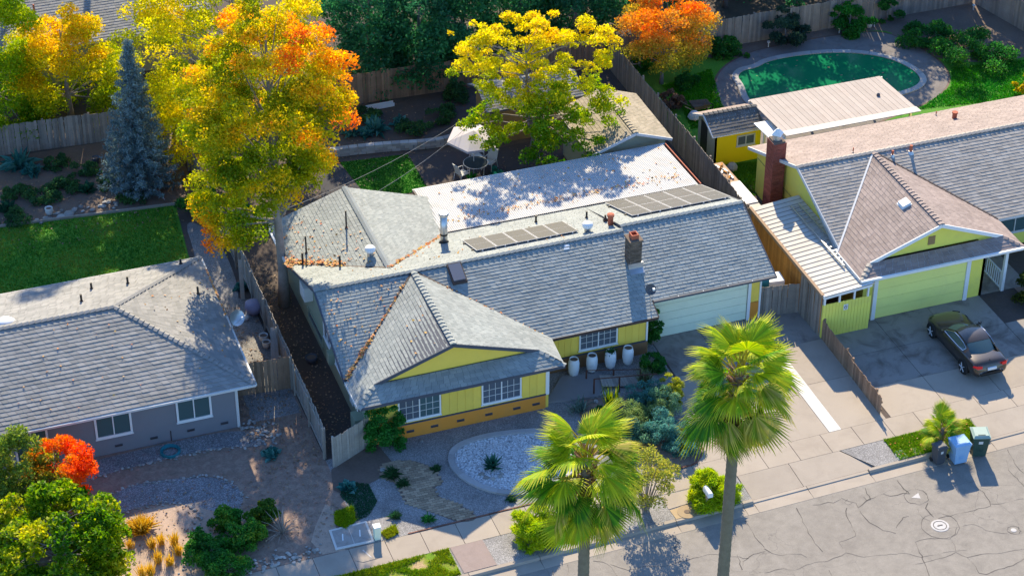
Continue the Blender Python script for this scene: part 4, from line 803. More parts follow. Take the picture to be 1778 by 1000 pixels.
vents(L, -6.08, [(-15.46,-6.08,0.233)[0], (-16.946,-6.08,0.177)[0], (-18.568,-6.08,0.16)[0], (-20.096,-6.08,0.186)[0], (-21.61,-6.08,0.211)[0]], .3)
for lb_, px, h in (('dark vent pipe nearest the lawn on the grey roof', (-19.456,1.925,3.135), .35), ('dark vent pipe on the grey back slope, middle one', (-17.849,1.656,3.226), .4), ('dark vent pipe below the others on the grey back slope', (-20.159,0.249,3.704), .4), ('dark vent pipe at the shaded corner of the grey roof', (-14.934,0.414,2.797), .4), ('dark vent pipe at the back edge of the grey roof', (-15.112,3.198,2.704), .3)): pipe(lb_, px, h, .05)
p = (-23.633,-0.673,4.016); t = thing('roof_vent', 'round white vent on the grey roof at the left edge', 'roof vent', p); MB().lathe((p[0], p[1], p[2] - .05), [(.4, 0), (.4, .1), (.28, .2), (.1, .24)], 20).build('dome', M['white'], t, True); MB().lathe((p[0], p[1], p[2] - .06), [(.46, 0), (.44, .06)], 20).build('flange', M['steel'], t)
dish('grey satellite dish on the east eave of the grey house', (-14.05, (-14.05,-2.219,3.257)[1], 2.45), (.5, -.75, .6), .42, (.25, .1, .45), 'steel')
# ============ lime house on the right
Rr = thing('house', 'lime yellow house with pinkish tan shingle roof on the right', 'house', (19, -2, 0))
rx0 = 14.15; zr = 4.5; A2 = (18.2, -1.04, 4.5); B2 = (18.2, -7.9, 4.5); W2 = (13.95, -8.5, 2.72); E2 = (22.45, -8.5, 2.72); VW2 = (13.95, -6.01, 2.72); VE2 = (22.45, -6.01, 2.72); g0 = (14.75, -7.75, 3.06); g1 = (21.65, -7.75, 3.06)
main = [([(rx0, -1.04, zr), (rx0, -6.01, 2.72), VW2, A2], X), ([A2, VE2, (45, -6.01, 2.72), (45, -1.04, zr), (18.2, -1.04, zr)], X)]
bk = [([(rx0, -1.04, zr), (45, -1.04, zr), (45, 4.26, 2.6), (rx0, 4.26, 2.6)], X)]
wing = [([A2, VW2, W2, g0, B2], Y), ([A2, VE2, E2, g1, B2], Y)]; skirt = [([W2, E2, g1, g0], X)]
m = MB(); [m.slab(p, .14) for p, u in main + bk + wing + skirt]; r_ = m.build('roof', M['offwhite'], Rr); shingles(main, M['shr'], r_, .19, .32, .015); shingles(bk + wing + skirt, M['shp'], r_, .2, .33, .013)
cp = cap_mesh(M['shr']); cq = cap_mesh(M['shp']); caps((42, -1.04, zr + .03), (rx0, -1.04, zr + .03), cp, r_); caps((B2[0], B2[1], 4.53), (A2[0], A2[1], 4.53), cq, r_); caps(W2, g0, cp, r_); caps(E2, g1, cq, r_)
for p, q, mt in ((A2, VW2, 'offwhite'), (A2, VE2, 'darkbrown')): MB().bar(Vector(p) + Vector((0, 0, .03)), Vector(q) + Vector((0, 0, .03)), .09, .04).build('valley_flashing', M[mt], r_)
rakes(r_, [g0, B2, g1], M['white'], .18); rakes(r_, [(rx0 - .03, 4.26, 2.6), (rx0 - .03, -1.04, zr), (rx0 - .03, -6.01, 2.72)], M['offwhite'], .16); rakes(r_, [W2, E2], M['white'], .18); rakes(r_, [(13.92, -5.8, 2.76), (13.92, -8.5, 2.72)], M['offwhite'], .18)
gutters(r_, [(13.9, -8.56, 2.7), (22.5, -8.56, 2.7)], M['white']); MB().bar((24, -5.9, 2.7), (45, -5.9, 2.7), .06, .16).build('fascia', M['offwhite'], r_)
MB().wall('x', 14.55, [(-5.6, -.1), (4., -.1), (4., 2.55), (-1.04, 4.36), (-5.6, 2.7)], .15).build('wall', M['limewall'], Rr, label='lime yellow west gable wall'); MB().box((14.5, -1.7, 3.75), (14.56, -1.35, 4.1)).build('gable_vent', M['tanwall'], Rr)
MB().bar((14.54, -5.6, 2.05), (14.54, 4.0, 2.05), .02, .03).build('trim', pm('seam', (.3, .3, .1), .1), Rr)
MB().wall('y', -7.6, [(14.95, 3.05), (21.4, 3.05), (18.2, 4.35)], .1).build('gable_wall', M['limewall'], Rr); MB().box((17.75, -7.64, 3.3), (18.1, -7.59, 3.75)).build('gable_vent', M['tanwall'], Rr)
MB().box((14.55, -7.95, -.1), (20.8, -7.8, 2.62)).build('wall', M['limewall'], Rr); MB().box((14.4, -7.95, -.1), (14.56, -5.6, 2.6)).build('wall', M['limewall'], Rr); MB().box((20.65, -7.95, -.1), (20.8, -4.5, 2.6)).build('wall', M['limewall'], Rr); MB().box((20.8, -4.6, -.1), (45, -4.45, 2.6)).build('wall', M['limewall'], Rr); MB().box((14.7, 3.85, -.1), (45, 4.0, 2.5)).build('wall', M['limewall'], Rr)
gd = MB().box((15.1, -7.99, 0), (19.75, -7.95, 2.2)).build('garage_door', M['limedoor'], Rr)
for i in range(4): MB().box((15.11, -8.03, .02 + i * .545), (19.74, -7.99, .02 + i * .545 + .535)).build('door_panel', M['limedoor'], gd)
for a in (15.0, 19.85): MB().box((a - .1, -8.08, 0), (a + .1, -7.95, 2.4)).build('door_trim', M['white'], Rr)
MB().box((14.9, -8.08, 2.2), (19.95, -7.95, 2.42)).build('door_trim', M['white'], Rr)
MB().box((21.85, -8.0, 0), (22.0, -7.85, 2.6)).build('post', M['white'], Rr); rl = MB().bar((21.9, -7.9, .95), (21.9, -4.7, .95), .07, .06).build('railing', M['white'], Rr)
for i in range(17): MB().box((21.88, -7.75 + i * .18, .12), (21.92, -7.71 + i * .18, .93)).build('baluster', M['white'], rl)
MB().bar((21.9, -7.9, .1), (21.9, -4.7, .1), .06, .05).build('rail', M['white'], rl); window(Rr, 'y', -4.6, 23.3, 25.5, .8, 2.2, -1, 1, (0, 0), 'glassgreen', frame='offwhite')
t = chimney('chimney', 'tall red brick chimney against the lime gable wall', 13.75, 14.42, .75, 1.55, -.05, 4.75, M['brick'], pm('grey_mortar', (.25, .16, .13), .2, 4))
MB().box((13.8, .8, 4.75), (14.37, 1.5, 4.82)).build('crown', M['oldbrick'], t); MB().lathe((14.08, 1.15, 4.82), [(.24, 0), (.22, .3)], 12).build('flue', M['steel'], t); MB().lathe((14.08, 1.15, 5.1), [(.34, 0), (.3, .05), (.05, .3)], 4).build('rain_cap', M['white'], t)
MB().box((13.9, .3, 1.0), (14.5, .72, 1.35)).build('meter', M['offwhite'], t)
p = (24.624,2.287,3.309); t = thing('roof_vent', 'terracotta drum vent on the pink back slope', 'roof vent', p); MB().tube([(p[0], p[1], p[2] - .1), (p[0], p[1], p[2] + .32)], .12, 12).build('drum', M['terracotta'], t); MB().lathe((p[0], p[1], p[2] + .3), [(.15, 0), (.15, .08)], 12).build('cap', M['terracotta'], t)
for lb_, px, h, r in (('thin red vent pipe beside the drum on the pink slope', (24.295,3.515,2.87), .25, .03), ('thin red vent pipe near the chimney on the pink slope', (17.373,-0.54,4.321), .3, .03), ('red brown vent pipe just below the ridge', (19.03,-1.459,4.35), .3, .06), ('larger red brown vent pipe right of its neighbour', (20.015,-1.461,4.349), .4, .08)): pipe(lb_, px, h, r, 'terracotta')
p = (17.587,-5.412,4.244); q = .4; t = thing('roof_vent', 'square white vent on the pinkish garage roof', 'roof vent', p); Z = lambda x, d: 2.72 + .419 * (x - 13.95) + d
MB().slab([(p[0] - .2, p[1] - .25, Z(p[0] - .2, .14)), (p[0] + .2, p[1] - .25, Z(p[0] + .2, .14)), (p[0] + .2, p[1] + .25, Z(p[0] + .2, .14)), (p[0] - .2, p[1] + .25, Z(p[0] - .2, .14))], .2).build('hood', M['white'], t); MB().slab([(p[0] - .25, p[1] - .3, Z(p[0] - .25, .03)), (p[0] + .25, p[1] - .3, Z(p[0] + .25, .03)), (p[0] + .25, p[1] + .3, Z(p[0] + .25, .03)), (p[0] - .25, p[1] + .3, Z(p[0] - .25, .03))], .05).build('flange', M['offwhite'], t)
# side lean-to with white metal roof
C = thing('side_canopy', 'white metal roofed lean-to with lime gate between the houses', 'lean-to', (13, -4.5, 0)); y = -.75; zc = lambda x: 2.42 + (x - 12.) * .09
while y > -8.6:
    MB().slab([(12.0, y, zc(12.0)), (14.5, y, zc(14.5)), (14.5, y - .31, zc(14.5)), (12.0, y - .31, zc(12.0))], .03).build('roof_panel', M['whitemetal'], C); MB().bar((12.0, y - .32, zc(12) + .015), (14.5, y - .32, zc(14.5) + .008), .016, .018).build('seam', pm('grey_seam', (.3, .27, .23), .1) if y > -.8 else bpy.data.materials['grey_seam'], C); y -= .335
MB().bar((11.95, -.7, 2.4), (11.95, -8.65, 2.4), .14, .16).build('edge_beam', M['lumber'], C); MB().bar((11.95, -8.7, 2.36), (14.4, -8.7, 2.56), .08, .2).build('front_fascia', M['white'], C)
boards(C, 'y', -8.55, 12.05, 14.5, .0, 1.85, -1, .16, M['limewall'], .03, .014, 'gate_board'); MB().box((12.05, -8.52, .05), (14.5, -8.48, 1.8)).build('gate_frame', M['limewall'], C)
for x in (12.1, 12.85, 13.6, 14.3): MB().box((x - .04, -8.62, 1.85), (x + .04, -8.54, 2.35)).build('post', M['white'], C)
MB().box((13.1, -8.605, 1.35), (13.32, -8.585, 1.65)).build('sign', M['white'], C, label='small square sign with a dark symbol'); m = MB(); m.tube([(13.21 + .07*math.cos(a), -8.61, 1.5 + .09*math.sin(a)) for a in np.linspace(.6, 5.6, 12)], .014, 5); m.box((13.2, -8.615, 1.49), (13.28, -8.607, 1.52)); m.build('sign_mark', M['black'], C)
boards(C, 'x', 12.06, -8.4, -.75, .0, 2.3, -1, .16, M['cedar'], .02, .01, 'wall_board')
ld = thing('ladder', 'aluminium ladder lying on the white lean-to roof', 'ladder', (14.0, -3.5, 2.6))
for dx in (0, .42): MB().bar((13.65 + dx, -1.6, zc(13.65 + dx) + .12), (13.75 + dx, -7.1, zc(13.75 + dx) + .12), .06, .09).build('rail', M['steel'], ld)
for i in range(17): u = i / 17; MB().bar((13.66 + .1*u, -1.75 - u*5.3, zc(13.7) + .13), (14.06 + .1*u, -1.75 - u*5.3, zc(14.1) + .13), .04, .03).build('rung', M['steel'], ld)
# stacked sheet roof and lumber beyond the lean-to
t = thing('lumber_rack', 'low lean rack with scrap lumber along the fence', 'lumber rack', (12.6, 2, 0)); MB().slab([(12.55, .9, 1.5), (13.2, .9, 1.5), (13.3, -.9, 1.5), (12.6, -.9, 1.5)], .05).build('sheet', M['whitemetal'], t); MB().slab([(12.45, 3.0, 1.55), (13.15, 3.0, 1.55), (13.2, .92, 1.55), (12.5, .92, 1.55)], .05).build('sheet', M['white'], t); MB().slab([(12.45, 5.0, 1.5), (13.1, 5.0, 1.5), (13.15, 3.05, 1.5), (12.45, 3.05, 1.5)], .05).build('tray', M['lumber'], t)
for i in range(9): a = random.uniform(0, 3); c = Vector((12.75 + random.uniform(-.15, .2), 4.0 + random.uniform(-.7, .7), 1.55)); d = Vector((math.cos(a) * .12, math.sin(a) * .5, 0)); MB().bar(c - d, c + d, .1, .06).build('offcut', random.choice([M['cedar'], M['white'], M['lumber']]), t)
for y in (-.6, 1.5, 3.5, 4.8): MB().box((12.5, y - .04, 0), (12.58, y + .04, 1.5)).build('leg', M['fence'], t)
# ============ sheds
T = thing('shed', 'sage shed with tan shingle gable roof behind the patio cover', 'shed', (8.7, 9, 0)); zr = 3.4; sp = [([(8.78, 6.15, zr), (8.78, 11.0, zr), (6.4, 11.0, 2.57), (6.4, 6.15, 2.57)], Y), ([(8.78, 6.15, zr), (8.78, 11.0, zr), (10.78, 11.0, 2.7), (10.78, 6.15, 2.7)], Y)]
m = MB(); [m.slab(p, .1) for p, u in sp]; r_ = m.build('roof', M['offwhite'], T); shingles(sp, M['sht'], r_); caps((8.78, 6.15, zr + .03), (8.78, 11.0, zr + .03), cap_mesh(M['sht']), r_); rakes(r_, [(6.4, 6.13, 2.57), (8.78, 6.13, zr), (10.78, 6.13, 2.7)], M['offwhite'], .14); gutters(r_, [(6.36, 6.15, 2.52), (6.36, 11.0, 2.52)], M['black'])
MB().wall('y', 6.5, [(6.65, -.1), (10.55, -.1), (10.55, 2.68), (8.78, 3.28), (6.65, 2.55)], .1).build('wall', M['sagewall'], T); MB().box((6.65, 6.6, -.1), (6.75, 10.7, 2.55)).build('wall', M['sagewall'], T); MB().box((10.45, 6.6, -.1), (10.55, 10.7, 2.65)).build('wall', M['sagewall'], T); MB().box((6.75, 10.6, -.1), (10.45, 10.7, 2.6)).build('wall', M['sagewall'], T)
T = thing('shed', 'tan shed with dark roof under the yellow leaved tree', 'shed', (5.5, 14.2, 0)); sp = [([(3.1, 12.6, 2.15), (8.6, 12.6, 2.15), (8.6, 14.2, 2.85), (3.1, 14.2, 2.85)], X), ([(3.1, 15.8, 2.15), (8.6, 15.8, 2.15), (8.6, 14.2, 2.85), (3.1, 14.2, 2.85)], X)]
m = MB(); [m.slab(p, .1) for p, u in sp]; r_ = m.build('roof', M['slatetrim'], T); shingles(sp, M['shl'], r_); MB().box((3.5, 12.9, -.1), (8.3, 13.0, 2.2)).build('wall', M['tanwall'], T); MB().wall('x', 3.5, [(12.9, -.1), (15.5, -.1), (15.5, 2.2), (14.2, 2.78), (12.9, 2.2)], .1).build('wall', M['tanwall'], T); MB().box((6.1, 12.85, 0), (6.9, 12.9, 2.0)).build('door', M['darkbrown'], T)
T = thing('shed', 'bright yellow shed with dark shingle roof and white window', 'shed', (14.9, 8, 0)); sp = [([(13.35, 6.75, 1.92), (16.3, 6.75, 1.92), (16.3, 8.05, 2.55), (13.35, 8.05, 2.55)], X), ([(13.35, 9.35, 1.92), (16.3, 9.35, 1.92), (16.3, 8.05, 2.55), (13.35, 8.05, 2.55)], X)]
m = MB(); [m.slab(p, .07) for p, u in sp]; r_ = m.build('roof', M['white'], T); shingles(sp[:1], M['shd'], r_, .2, .35, .014); shingles(sp[1:], M['shp'], r_, .2, .35); caps((13.35, 8.05, 2.58), (16.3, 8.05, 2.58), cap_mesh(M['shd']), r_); rakes(r_, [(13.33, 9.35, 1.9), (13.33, 8.05, 2.53), (13.33, 6.75, 1.9)], M['offwhite'], .1)
MB().box((13.6, 6.95, -.05), (16.15, 7.05, 1.95)).build('wall', M['shedyellow'], T, label='bright yellow front wall'); MB().wall('x', 13.6, [(6.95, -.05), (9.15, -.05), (9.15, 1.95), (8.05, 2.45), (6.95, 1.95)], .08).build('wall', M['sagewall'], T); MB().box((13.57, 8.0, .02), (13.61, 8.75, 1.85)).build('door', M['black'], T); MB().box((16.07, 7.05, -.05), (16.15, 9.1, 1.95)).build('wall', M['shedyellow'], T); window(T, 'y', 6.95, 14.85, 15.75, 1.05, 1.55, -1, 1, (0, 0), 'glass', 'offwhite', .06)
# poolside roof
PP = thing('pool_pavilion', 'flat tan board roofed pavilion between pool and lime house', 'pavilion', (20, 6.6, 0)); x = 16.3; i = 0
while x < 23.85:
    MB().slab([(x, 4.42, 2.72), (x + .29, 4.42, 2.72), (x + .27, 8.85, 2.45), (x - .02, 8.85, 2.45)], .035).build('roof_board', M['tanmetal'], PP); x += .305
MB().slab([(16.3, 4.4, 2.74), (23.95, 4.4, 2.74), (23.95, 4.95, 2.7), (16.3, 4.95, 2.7)], .02).build('flashing', M['whitemetal'], PP)
for p in ((16.5, 8.7), (20, 8.7), (23.7, 8.7), (16.5, 5), (23.7, 5)): MB().box((p[0] - .06, p[1] - .06, 0), (p[0] + .06, p[1] + .06, 2.42)).build('post', M['white'], PP)
MB().bar((16.2, 8.75, 2.38), (24, 8.75, 2.38), .08, .12).build('beam', M['offwhite'], PP)
v = [(15.58,6.72),(16.44,6.73),(16.48,4.69),(15.71,4.84)]; MB().slab([(*p, 2.35) for p in v], .06).build('lower_roof', M['white'], PP); MB().box((15.7, 5.7, 0), (15.8, 5.8, 2.3)).build('post', M['offwhite'], PP); MB().box((15.2, 4.6, 0), (15.3, 4.7, 2.3)).build('post', M['limewall'], PP)
m = thing('pavilion_fitting', 'small dark fitting on the pavilion roof', 'roof fitting', (22.724,6.78,2.6)); q = (22.724,6.78,2.6); MB().lathe((q[0], q[1], q[2] - .02), [(.1, 0), (.09, .12), (.02, .16)], 8).build('cap', M['slatetrim'], m)
# house at the top left
T = thing('house', 'grey shingle roofed house behind the trees at the top left', 'house', (-18, 30, 0)); sp = [([(-40, 26.2, 2.6), (-8, 26.2, 2.6), (-8, 31.5, 4.5), (-40, 31.5, 4.5)], X), ([(-40, 36.8, 2.6), (-8, 36.8, 2.6), (-8, 31.5, 4.5), (-40, 31.5, 4.5)], X)]
m = MB(); [m.slab(p, .12) for p, u in sp]; r_ = m.build('roof', M['offwhite'], T); shingles(sp[:1], M['shl'], r_, .2, .35, .014); MB().box((-39.5, 26.8, -.1), (-8.5, 36.2, 2.55)).build('wall', M['sagewall'], T); p = (-17.491,28.273,4); MB().tube([(p[0], p[1], 3.6), (p[0], p[1], 4.3)], .05, 8).build('vent_pipe', M['terracotta'], r_)
# ---------------------------------------------------------------- fences
BM = {k_: mesh_of(MB().box((-.5, -.5, 0), (.5, .5, 1)), 'board', M[k_]) for k_ in ('fence', 'fencelight', 'fencered')}
def fence(label, pts, h, mat='fence', w=.15, side=1, name='wood_fence', dh=.03, cat='fence', t=.022, step=0):
    o = thing(name, label, cat, (pts[0][0], pts[0][1], 0)); tot = 0
    for si, (a, b) in enumerate(zip(pts[:-1], pts[1:])):
        a = Vector(a[:2]); b = Vector(b[:2]); d = b - a; L = d.length; d.normalize(); ang = math.atan2(d.y, d.x); nn = Vector((-d.y, d.x)); n = round(L / w); hh = h[si] if isinstance(h, (list, tuple)) else h
        for i in range(n):
            p = a + d * ((i + .5) * L / n); sec = math.sin((i // 16) * 2.1) * .02; inst(BM[mat], 'board', o, (p.x, p.y, -.02), (random.gauss(0, .008), random.gauss(0, .008), ang + random.gauss(0, .01)), (L / n - .008 - random.uniform(0, .006), t, hh + sec + random.uniform(-dh, dh)))
        for z in (.25, hh - .25):
            MB().bar((a.x + nn.x*.04*side, a.y + nn.y*.04*side, z), (b.x + nn.x*.04*side, b.y + nn.y*.04*side, z), .04, .09).build('rail', M[mat], o)
        for i in range(int(L / 2.4) + 1):
            p = a + d * min(L, i * 2.4) + nn * .09 * side; MB().box((p.x - .045, p.y - .045, -.02), (p.x + .045, p.y + .045, hh + .03)).build('post', M[mat], o)
    return o
fence('pale weathered fence between the grey and yellow houses', [(-11.85, -9.5), (-11.85, -4.2), (-11.85, 5.9)], [1.65, 1.72], 'fencelight')
fence('weathered fence continuing under the big autumn tree', [(-11.9, 6.0), (-12.1, 19.5)], 1.7, 'fence')
fence('open grey board gate at the front corner of the yellow house', [(-11.64, -10.2), (-9.85, -9.25)], 1.6, 'fencelight', name='board_gate', cat='gate')
fence('brown board fence closing the side yard of the grey house', [(-14.75, -3.9), (-11.95, -4.15)], 1.75, 'fencered')
fence('grey back fence behind the spruce bank', [(-36, 21.3), (-21.1, 20.35), (-12.2, 19.75)], 1.75, 'fence')
fence('brown back fence behind the vegetable bed', [(-12.0, 19.7), (-3, 19.4), (4.8, 19.05), (12.2, 18.85)], 1.85, 'fencered')
fence('long grey fence between the patio and the pool yard', [(12.35, 18.8), (12.4, 12), (12.42, 5.2), (12.3, -.6)], 1.85, 'fence')
fence('dark fence under the lean-to roof beside the driveway', [(12.0, -6.35), (12.05, -8.5)], 2.2, 'fence', name='wood_fence')
fence('dark wood gate fence right of the garage', [(10.12, -6.03), (11.98, -6.35)], 1.65, 'fence')
fence('low board fence between the two driveways', [(12.1, -8.6), (12.05, -11.6), (11.98, -14.66)], [1.05, .92], 'fencered', .14)
fence('grey fence behind the swimming pool', [(12.6, 18.75), (18.8, 18.66), (27, 18.7), (35.4, 18.8)], 1.8, 'fence')
fence('grey fence down the far right of the pool yard', [(35.5, 18.7), (36.8, 13.0), (37.5, 8)], 1.75, 'fence')
# ---------------------------------------------------------------- plants
_ph = RNG.uniform(0, 6.28, (6, 3)); _fr = RNG.normal(0, 1, (6, 3))
def vn(P, f):
    P = P * f; s = np.zeros(len(P))
    for i in range(6): s += np.sin(P @ (_fr[i] * (1 + .35 * i)) + _ph[i, 0])
    return .5 + s / 6
def leaf_quads(Pc, size, up=.6, asp=.62):
    n = len(Pc); nr = RNG.normal(0, 1, (n, 3)); nr[:, 2] += up; nr /= np.linalg.norm(nr, axis=1)[:, None]
    a = np.cross(nr, RNG.normal(0, 1, (n, 3))); a /= np.linalg.norm(a, axis=1)[:, None] + 1e-9; b = np.cross(nr, a)
    s = (size * RNG.uniform(.65, 1.35, n))[:, None] / 2
    V = np.stack([Pc - a * s, Pc + b * s * asp - nr * s * .12, Pc + a * s, Pc - b * s * asp - nr * s * .12], 1)
    return V.reshape(-1, 3), np.arange(4 * n).reshape(-1, 4)
def foliage(name, parent, Pc, size, cols, mat='leaf', up=.6, asp=.62):
    V, F = leaf_quads(Pc, size, up, asp); return npmesh(name, V, F, M[mat], parent, np.repeat(cols, 4, 0), None)
def clump_points(C, R, n, flat=.75):
    """leaves over the shells of clumps, denser outside and above"""
    k_ = len(C); w = R ** 2; idx = RNG.choice(k_, n, p=w / w.sum()); d = RNG.normal(0, 1, (n, 3)); d /= np.linalg.norm(d, axis=1)[:, None]
    d[:, 2] = np.where(d[:, 2] < -.35, -d[:, 2] * .6, d[:, 2]); r = R[idx] * RNG.uniform(.35, 1.08, n) ** .6; d[:, 2] *= flat
    return C[idx] + d * r[:, None], idx
def crown(c, prof, n, rc, inner=.35):
    z = np.array([p[0] for p in prof]); r = np.array([p[1] for p in prof]); zz = RNG.uniform(z[0], z[-1], n * 6); rr = np.interp(zz, z, r); keep = RNG.uniform(0, r.max(), n * 6) < rr; zz = zz[keep][:n]; rr = rr[keep][:n]; n = len(zz)
    a = RNG.uniform(0, 6.283, n); q = rr * (inner + (1 - inner) * RNG.uniform(0, 1, n) ** .55)
    C = np.c_[c[0] + q * np.cos(a), c[1] + q * np.sin(a), zz]; return C, np.clip(RNG.uniform(rc[0], rc[1], n), .2, None) * np.clip(.55 + .6 * rr / r.max(), .5, 1.1)
def mixc(stops, t):
    t = np.clip(t, 0, 1); x = np.array([s[0] for s in stops]); c = np.array([s[1] for s in stops]); return np.stack([np.interp(t, x, c[:, i]) for i in range(3)], 1)
def limbs(parent, base, top, C, r0, every=3, mat='bark', sides=7, start=.3):
    base = Vector(base); top = Vector(top); m = MB(); k_ = 7; tp = [base + (top - base) * (i / k_) + Vector((random.gauss(0, .05), random.gauss(0, .05), 0)) * (i > 0) for i in range(k_ + 1)]
    m.tube(tp, [r0 * (1.25 if i == 0 else 1) * (1 - .82 * i / k_) for i in range(k_ + 1)], 10); t = m.build('trunk', M[mat], parent, True); m = MB()
    for c in C[::every]:
        c = Vector(c); f = min(.97, max(start, (c.z - base.z) / max(.5, top.z - base.z) - random.uniform(.12, .3))); p = base + (top - base) * f; d = c - p; mid = p + d * .5 + Vector((0, 0, .12 * d.length * random.uniform(-.3, 1)))
        rr = r0 * .3 * (1 - f * .6); m.tube([p, mid, c], [rr, rr * .6, rr * .18], 5, cap=False)
    m.build('limbs', M[mat], parent, True); return t
def tree(name, label, cat, base, top, C, R, n, size, colf, r0=.2, every=3, up=.6, flat=.75, group=None, mat='bark', asp=.62, start=.3, trunk=True, lmat='leaf'):
    o = thing(name, label, cat, base, group)
    if trunk: limbs(o, base, top, C, r0, every, mat, start=start)
    P, idx = clump_points(C, R, n, flat); P[:, 2] = np.maximum(P[:, 2], base[2] + .03); cr = RNG.uniform(0, 1, len(C))
    foliage('crown', o, P, size, colf(P, cr[idx]), lmat, up, asp); return o
# the big sweetgum between the grey and yellow houses
GR = (.16, .27, .006); OL = (.46, .44, .006); YE = (.85, .58, .008); OR = (.9, .3, .008); RD = (.72, .1, .012)
C, R = crown((-10.75, 2.4), [(3.8, .9), (5, 1.9), (7, 2.7), (9, 3.3), (11, 3.6), (13, 3.0), (15, 1.8), (16.2, .6)], 230, (.45, .85)); C[:, 0] += np.interp(C[:, 2], [4, 6.5, 9, 16], [-1.9, -1.0, -.2, .4]); kp = ~((C[:, 2] < 6.6) & (C[:, 0] > -11.1)); C = C[kp]; R = R[kp]
ex_ = np.array([(-13.6, 1.7, 4.3), (-13.2, 1.9, 5.2), (-13.9, 2.2, 6.0), (-12.6, 1.5, 4.6), (-7.2, 2.2, 12.3), (-7.4, 2.0, 10.6), (-7.2, 2.5, 9.2)]); C = np.r_[C, ex_]; R = np.r_[R, np.full(len(ex_), .75)]
def col_gum(P, c):
    rad = np.hypot(P[:, 0] + 10.75, P[:, 1] - 2.4) / (.6 + np.interp(P[:, 2], [4, 7, 11, 13, 16], [1.8, 2.6, 3.7, 3.0, 1.])); t = .17 + .36 * rad ** 2 + .36 * (vn(P, .75) - .5) + .22 * (c - .5) + .022 * (P[:, 2] - 8.5) + .03 * (P[:, 0] + 10.9) + RNG.normal(0, .07, len(P))
    return mixc([(0, GR), (.22, (.24, .32, .006)), (.42, OL), (.6, YE), (.78, OR), (1, RD)], t)
tree('sweetgum_tree', 'tall autumn tree turning green, yellow and orange beside the yellow house', 'tree', (-10.57, 2.3, -.05), (-10.6, 2.4, 14.5), C, R, 84000, .14, col_gum, .25, 4, mat='bark', start=.32)
C, R = crown((-9.6, 16.8), [(.8, 3.6), (3, 4.7), (6, 5.2), (9, 4.6), (11.5, 2.6), (12.8, .6)], 170, (.55, .95))
def col_yel(P, c): t = .5 + .55 * (vn(P, .7) - .5) + .3 * (c - .5) + .03 * (P[:, 2] - 5) + RNG.normal(0, .1, len(P)); return mixc([(0, (.16, .26, .006)), (.3, (.42, .46, .006)), (.65, (.78, .68, .006)), (1, (.9, .62, .01))], t)
tree('maple_tree', 'golden yellow tree behind the tall autumn tree', 'tree', (-9.0, 16.8, -.05), (-9, 16.8, 10), C, R, 56000, .15, col_yel, .25, 3)
C, R = crown((-16.9, 22.6), [(.3, 2.4), (2, 2.9), (4, 2.8), (5.6, 1.9), (6.6, .5)], 75, (.6, .95))
def col_yg(P, c): t = .25 + .12 * (P[:, 2] - 1) + .35 * (vn(P, .8) - .5) + .25 * (c - .5) + RNG.normal(0, .08, len(P)); return mixc([(0, (.1, .24, .006)), (.35, (.32, .4, .006)), (.7, (.7, .56, .006)), (1, (.85, .5, .01))], t)
tree('pear_tree', 'yellow green rounded tree beyond the fence left of the spruce', 'tree', (-16.9, 22.6, -.05), (-16.9, 22.6, 5.5), C, R, 30000, .15, col_yg, .18, 3)
C, R = crown((-20.6, 22.5), [(.3, 2.0), (3, 2.5), (6, 2.4), (8.5, 1.4), (9.6, .4)], 75, (.6, .95))
def col_lg(P, c): t = .1 + .09 * P[:, 2] + .3 * (vn(P, .8) - .5) + .25 * (c - .5) + RNG.normal(0, .08, len(P)); return mixc([(0, (.07, .22, .006)), (.45, (.25, .4, .006)), (1, (.62, .62, .008))], t)
tree('pear_tree', 'bright lime green tree at the far upper left edge', 'tree', (-20.6, 22.5, -.05), (-20.6, 22.5, 8), C, R, 30000, .15, col_lg, .18, 3)
C, R = crown((-25.5, 20.8), [(.8, 1.6), (4, 2.6), (7, 2.2), (9.3, .5)], 60, (.6, .95)); tree('pear_tree', 'leafy tree past the left edge that dapples the lawn', 'tree', (-25.5, 20.8, -.05), (-25.5, 20.8, 8), C, R, 12000, .2, col_lg, .18, 3)
# tall thin crowned trees behind the top left house shade the lawn
for i, (x, y, zt, r) in enumerate(((-16.2, 39, 26, 2.3), (-11.6, 39.5, 26.5, 2.3))):
    C, R = crown((x, y), [(17.6, 1.6), (20, r), (23, r), (zt, 1.2)], 44, (.8, 1.2)); tree('eucalyptus_tree', ('tall tree behind the top left house, left one', 'tall tree behind the top left house, right one')[i], 'tree', (x, y, -.05), (x, y, zt - 2), C, R, 9000, .3, col_lg, .3, 3, start=.62)
# blue spruce
o = thing('spruce_tree', 'dusky blue spruce standing on the soil bank', 'tree', (-14.8, 14.8, -.05)); MB().tube([(-14.8, 14.8, -.05), (-14.78, 14.8, 4), (-14.7, 14.8, 8.5)], [.2, .12, .02], 8).build('trunk', M['bark'], o); PP_ = []; bm = MB()
for lv in range(34):
    z = .35 + lv * .24; rr = max(.12, 2.15 * (1 - z / 8.7) ** .85) ; nb = max(5, int(13 * (1 - z / 10)))
    for b in range(nb):
        a = b * 6.283 / nb + lv * 1.7 + random.uniform(-.15, .15); L_ = rr * random.uniform(.78, 1.12); k_ = int(30 * L_) + 8; u = RNG.uniform(.12, 1, k_); w_ = RNG.normal(0, .11, k_) * (1.1 - u * .6)
        PP_.append(np.c_[-14.8 + .012 * z + np.cos(a) * L_ * u - np.sin(a) * w_, 14.8 + np.sin(a) * L_ * u + np.cos(a) * w_, z - .18 * L_ * u + .28 * L_ * u ** 3 + RNG.normal(0, .05, k_)])
        if lv % 2 == 0: bm.tube([(-14.8, 14.8, z), (-14.8 + math.cos(a) * L_ * .9, 14.8 + math.sin(a) * L_ * .9, z - .02 * L_)], [.03, .008], 4, cap=False)
